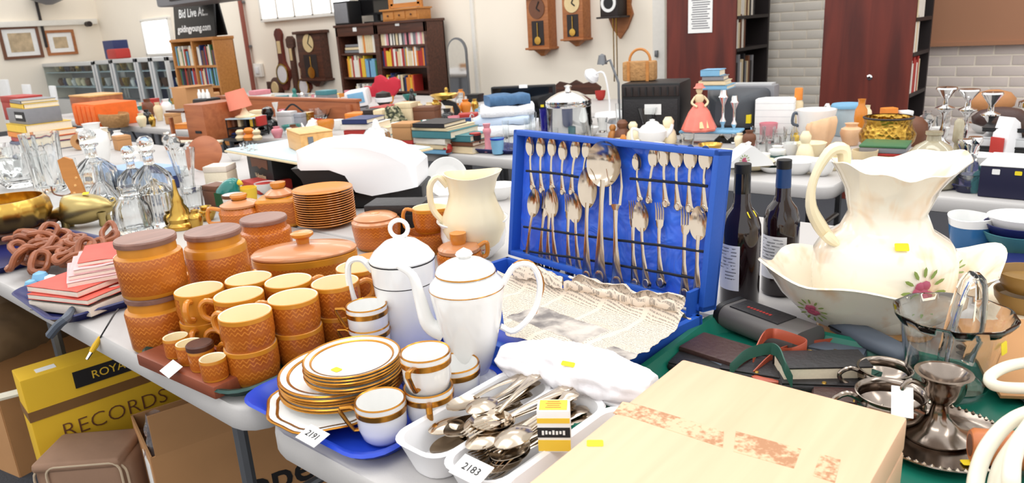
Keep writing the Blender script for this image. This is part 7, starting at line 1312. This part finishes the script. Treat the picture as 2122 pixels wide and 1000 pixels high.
for i, (x, yb, yt, w) in enumerate(((2050, 262, 186, 80), (2065, 290, 222, 95))):
    Q = G(x, yb, .741); s = MP(Q); h = (ZT(Q, yt)-.741); m = MB(); m.loft([[(xx*s*w/80, y*s*.6*w/80, (z*f)) for xx, y in ell(a, a, 18)] for a, z, f in ((30, h*.45, 1), (44, h*.55, 1), (46, h*.75, 1), (34, h*.92, 1), (12, h, 1))]).loft([[(xx*s*.6, y*s*.4, z) for xx, y in ell(40, 40, 14)] for z in (0, h*.46)]); one('leather_glove', m, ['tan_leather', 'leather_brown'][i], ['tan leather boxing glove on the pile', 'dark brown leather boxing glove below the tan one'][i], 'glove', (Q.x, Q.y, .741), RA, None, 80)
for i, (yt, mt) in enumerate(((300, 'black'), (282, 'cab_frame'), (262, 'black'))): BXP('dvd_player', ['black disc player at the bottom of the electronics pile', 'silver disc player in the electronics pile', 'black recorder on top of the electronics pile'][i], 'player', 2085, 335, yt+4, 100, .2, mt, RA-.7, z=.741+.052*i, lid=mt, lidf=.15, P=G(2085, 335))
t = BXP('navy_box', 'navy blue box with a white lid and two stickers', 'box', 2100, 413, 345, 130, .22, 'ink', -.02, lid='paper_white', lidf=.04); pm('navy_dark', (24, 24, 54), .5); t.children[0].data.materials[0] = MATS['navy_dark']; w, d, h = t['dims']; sticker(t, TR(-w*.28, -.001, h*.8) @ RX(PI/2), .02, .016, 'paper_white'); sticker(t, TR(w*.02, -.001, h*.8) @ RX(PI/2), .018, .012)
Q = G(2080, 345, .741); t = thing('steam_iron', 'white and red steam iron standing on its heel', 'iron', (Q.x-.02, Q.y+.1, .741), RA+.3); MB().prism([(-.03, 0), (.05, 0), (.055, .05), (.03, .14), (.0, .16), (-.02, .1)], -.03, .03, M=RX(PI/2)).build('iron_body', 'white_plastic', t); MB().box((-.032, 0, .05), (.008, .05, .08), bev=.003).build('red_soleplate', 'bk_red', t)
Q = G(2118, 335, .741); t = thing('hourglass_stand', 'wooden framed barrel lamp with white cap at the table end', 'lamp', (Q.x+.02, Q.y+.06, .741)); h = ZT(Q, 205)-.741; MB().lathe([(0, 0), (.05, 0), (.05, .02), (.03, h*.2), (.03, h*.85), (0, h*.85)], 20).build('post', 'oak', t); MB().lathe([(0, h*.85), (.06, h*.85), (.06, h*.93), (.04, h*.97), (0, h)], 24).build('cap', 'chrome', t)
# china at the front edge, right
tray('serving_tray', 'dark green tray of flowered china at the back row edge', (G(1550, 345).x, G(1550, 345).y+.04), .34, .22, .1, 'dark_green')
def fl(o, x, r): flower(o, RZ(x) @ TR(r, 0, .03) @ RY(PI/2) @ RZ(PI/2), .5)
LTH('cheese_dish', 'cream china dish under the flowered wedge cover', 'dish', 1555, 350, 330, 110, BOWL, 'cream_glaze', z=.746, sy=.7); Q = G(1550, 340, .775); t = thing('cheese_cover', 'wedge shaped white flowered cheese cover', 'dish cover', (Q.x, Q.y, .775), RA); s = MP(Q); MB().loft([[(-46*s, y, 0), (44*s, y, 0), (40*s, y, 10*s), (4*s, y, 40*s), (-6*s, y, 40*s), (-44*s, y, 12*s)] for y in (-.05, .05)]).build('cover', 'china', t, 30); MB().lathe([(4*s, 0), (6*s, 5*s), (0, 8*s)], 10, M=TR(0, 0, 40*s)).build('knob', 'china', t); flower(t, TR(-.03, -.051, .025) @ RX(PI/2), .5)
for i, (x, yb, yt, w, pf_, mt, lab) in enumerate(((1575, 345, 318, 40, CUP, 'china', 'white jug shaped cup beside the wedge cover'), (1610, 330, 302, 36, VASE, 'china', 'white egg shaped pot with a yellow sticker'), (1650, 358, 330, 90, BOWL, 'china', 'white flowered vegetable dish by the handle of the peach jug'), (1640, 322, 296, 40, BOWL, 'china', 'shallow white bowl behind the vegetable dish'), (1680, 325, 295, 60, BOWL, 'cream_glaze', 'cream frilled bowl behind the pitcher handle'), (1700, 362, 330, 56, CUP, 'china', 'white flowered cup behind the pitcher handle'), (1725, 350, 318, 50, VASE, 'cream_glaze', 'cream flowered pot behind the pitcher'), (1600, 356, 342, 60, BOWL, 'china', 'small white saucer dish between the bottles'), (1790, 345, 310, 50, CUP, 'bk_cream', 'cream beaker behind the pitcher neck'))): LTH('china_dish', lab, 'dish', x, yb, yt, w, pf_, mt, z=.746 if x < 1600 else .741)
for i, (x, yb, yt, w) in enumerate(((1570, 300, 262, 30), (1592, 298, 262, 26), (1615, 302, 268, 28), (1635, 300, 262, 24), (1600, 318, 282, 30), (1630, 318, 284, 28), (1652, 312, 276, 30), (1578, 318, 290, 26))): LTH('small_glass', 'cut glass tumbler in the cluster by the paper stack', 'glass', x, yb, yt, w, TUMB, 'glass', fn=cut, n=48, group='cut glasses by the paper stack')
for i, (x, yb, yt, w, mt) in enumerate(((1552, 308, 270, 28, 'bk_brown'), (1532, 306, 276, 22, 'cream_glaze'), (1648, 300, 276, 16, 'carton_yellow'))): LTH('china_ornament', ['brown and white ornament beside the trinket box', 'cream ornament beside the trinket box', 'yellow topped ornament among the glasses'][i], 'ornament', x, yb, yt, w, VASE, mt)
mb_ = BXP('maroon_box', 'maroon and cream box supporting the green book', 'box', 1825, 345, 318, 80, .14, 'bk_cream', .1, lid='bk_red', lidf=.2); BXP('green_book', 'grey and green book lying on boxes behind the pitcher', 'book', 1830, 322, 302, 88, .15, 'bk_grey', .1, z=.7415+mb_['dims'][2], lid='bk_green', lidf=.3, P=mb_.location)
Q = G(1728, 395, .70); BXP('blue_folder', 'blue folder poking out below the back table edge', 'folder', 1728, 400, 378, 46, .2, 'bk_teal', .1, z=.60) if 0 else None
# under the back table: boxes in the shade
for i, (x, y, w, h, mt, lab) in enumerate(((-3.0, 420, .5, .4, 'clock_dark', 'dark crate on the floor under the back tables'), (-.9, 480, .45, .42, 'bk_grey', 'grey crate on the floor under the back tables'), (-1.4, 470, .3, .35, 'card', 'tan carton on the floor under the back tables'), (-.25, 500, .5, .4, 'black', 'black crate on the floor under the back tables'))):
    t = thing('storage_crate', lab, 'crate', (x, 2.72, 0), 0); MB().box((0, .15, h/2), (w, .36, h), bev=.01).build('crate_body', mt, t); MB().box((0, .15, h), (w+.03, .39, .03), bev=.006).build('rim', mt, t)
# ================================================================== SMALL GOODS BETWEEN THE LARGER ONES
bpy.context.view_layer.update()
occ = []
for o in COL.objects:
    if o.parent or o.get('kind') == 'structure' or not o.get('label') or o.name.startswith(('folding_table', 'serving_tray')): continue
    ms = [o]+list(o.children_recursive); xs = []; ys = []
    zs = []
    for m in ms:
        if m.type != 'MESH': continue
        for c in m.bound_box: w = m.matrix_world @ Vector(c); xs.append(w.x); ys.append(w.y); zs.append(w.z)
    if xs and max(zs) > .75 and min(zs) < 1.3: occ.append((min(xs), max(xs), min(ys), max(ys), o.name.split('.')[0].replace('_', ' '), max(zs)))
def free(x, y, r):
    for a, b, c, d, n, z in occ:
        if a-r < x < b+r and c-r < y < d+r: return False
    return True
def near(x, y):
    best = min((n for n in occ if n[5]-.74 > .1 and not n[4].startswith(('book', 'china', 'small', 'trinket'))), key=lambda n: max(n[0]-x, 0, x-n[1])**2+max(n[2]-y, 0, y-n[3])**2); return best[4]
FC = {'white': 'china', 'cream': 'cream_glaze', 'brass': 'brass', 'brown': 'bk_brown', 'teal': 'teal_glaze', 'pink': 'bk_pink', 'clear glass': 'glass', 'orange': 'terracotta_glaze', 'navy': 'bk_navy', 'black': 'black_gloss', 'red': 'bk_red', 'silver': 'chrome'}
KINDS = {'vase': (VASE, .035, .1), 'bowl': (BOWL, .055, .045), 'cup': (CUP, .036, .055), 'tumbler': (TUMB, .03, .075), 'figure': ([(0, 0), (.9, 0), (1, .15), (.7, .5), (.4, .62), (.55, .72), (.6, .85), (.3, 1), (0, 1)], .03, .1)}
SM = {}
def small(x, y, z=.741, kind=None, col=None, zone=''):
    kind = kind or rnd.choice(list(KINDS)); col = col or rnd.choice(list(FC)); k = (kind, col)
    if k not in SM: p, R, h = KINDS[kind]; SM[k] = MB().lathe([(r*R, q*h) for r, q in p], 20).mesh(kind, FC[col], 45)
    o = bpy.data.objects.new({'vase': 'small_vase', 'bowl': 'small_bowl', 'cup': 'tea_cup', 'tumbler': 'drinking_tumbler', 'figure': 'small_figure'}[kind], SM[k]); COL.objects.link(o)
    s = rnd.uniform(.8, 1.25); o.location = (x, y, z); o.scale = (s, s, s*rnd.uniform(.9, 1.15)); o.rotation_euler = (0, 0, rnd.random()*6)
    n = near(x, y); tag(o, 'small %s %s standing beside the %s' % (col, kind, n), kind, '%s %ss beside the %s' % (col, kind, n)); r = .05*s; occ.append((x-r, x+r, y-r, y+r, 'small '+kind, z+.1))
def lyingbook(x, y):
    c = rnd.choice(list(BKC)); w, d, th = rnd.uniform(.13, .2), rnd.uniform(.1, .14), rnd.uniform(.018, .04); m = MB(); k = .003
    m.box((0, 0, k/2), (w, d, k), 0).box((0, 0, th-k/2), (w, d, k), 0).box((0, -d/2+.0015, th/2), (w, .003, th), 0).box((0, .002, th/2), (w-.008, d-.01, th-2*k), 1)
    n = near(x, y); one('book', m, ['bk_'+c, 'pages'], '%s book lying flat beside the %s' % (c, n), 'book', (x, y, .741), rnd.uniform(-.4, .6), '%s books lying beside the %s' % (c, n)); occ.append((x-.1, x+.1, y-.08, y+.08, 'book lying', .78))
def smallbox(x, y):
    c = rnd.choice(['card', 'bk_navy', 'bk_brown', 'bk_red', 'pine', 'bk_cream', 'black', 'bk_teal']); w, d, h = rnd.uniform(.09, .16), rnd.uniform(.07, .11), rnd.uniform(.04, .09); cn = {'card': 'tan cardboard', 'pine': 'pale wooden', 'black': 'black'}.get(c, c[3:] if c.startswith('bk_') else c)
    n = near(x, y); t = thing('trinket_box', '%s lidded box beside the %s' % (cn, n), 'box', (x, y, .741), rnd.uniform(-.5, .8), '%s boxes beside the %s' % (cn, n)); MB().box((0, 0, h*.36), (w, d, h*.72), bev=.003).build('body', c, t); MB().box((0, 0, h*.86), (w*1.03, d*1.03, h*.27), bev=.003).build('lid', c, t); occ.append((x-w*.6, x+w*.6, y-d*.7, y+d*.7, 'trinket box', .8))
fr = random.Random(11)
def fill(n, x0, x1, y0, y1, opts, gap=.06):
    c = 0
    for _ in range(n*30):
        if c >= n: break
        x, y = fr.uniform(x0, x1), fr.uniform(y0, y1); o = fr.choice(opts)
        if not free(x, y, .11 if o in ('book', 'box') else gap): continue
        if any(abs((x-a)) < .03 for a in (JX, JX-1.85)) : continue
        v = Vector((x, y, .76))-CAM; dp = v.dot(fw)
        if dp < .3: continue
        px = 1061+FPX*v.dot(rt)/dp
        if px < -40 or px > 2160: continue
        if o == 'book': lyingbook(x, y)
        elif o == 'box': smallbox(x, y)
        elif isinstance(o, tuple): small(x, y, .741, *o)
        else: small(x, y, .741, o)
        c += 1
MIX = ['vase', 'bowl', 'cup', 'figure', 'book', 'book', 'box', 'box', 'tumbler']
fill(60, -6.2, -2.7, 2.56, 3.9, MIX); fill(34, -2.5, .2, 2.6, 3.9, ['cup', 'vase', 'bowl', 'figure', 'box', ('cup', 'white'), ('bowl', 'white'), ('tumbler', 'clear glass')])
fill(26, -7.8, -6.4, 2.56, 4.6, MIX); fill(24, -6.2, -3.0, 4.06, 4.7, MIX)
fill(22, -5.6, -2.95, .7, 1.95, [('tumbler', 'clear glass'), ('bowl', 'clear glass'), ('vase', 'clear glass'), ('cup', 'white'), ('vase', 'white'), 'book', 'box'])
fill(8, -2.8, -1.6, 1.35, 1.95, ['book', 'box', ('cup', 'white'), ('bowl', 'white')])
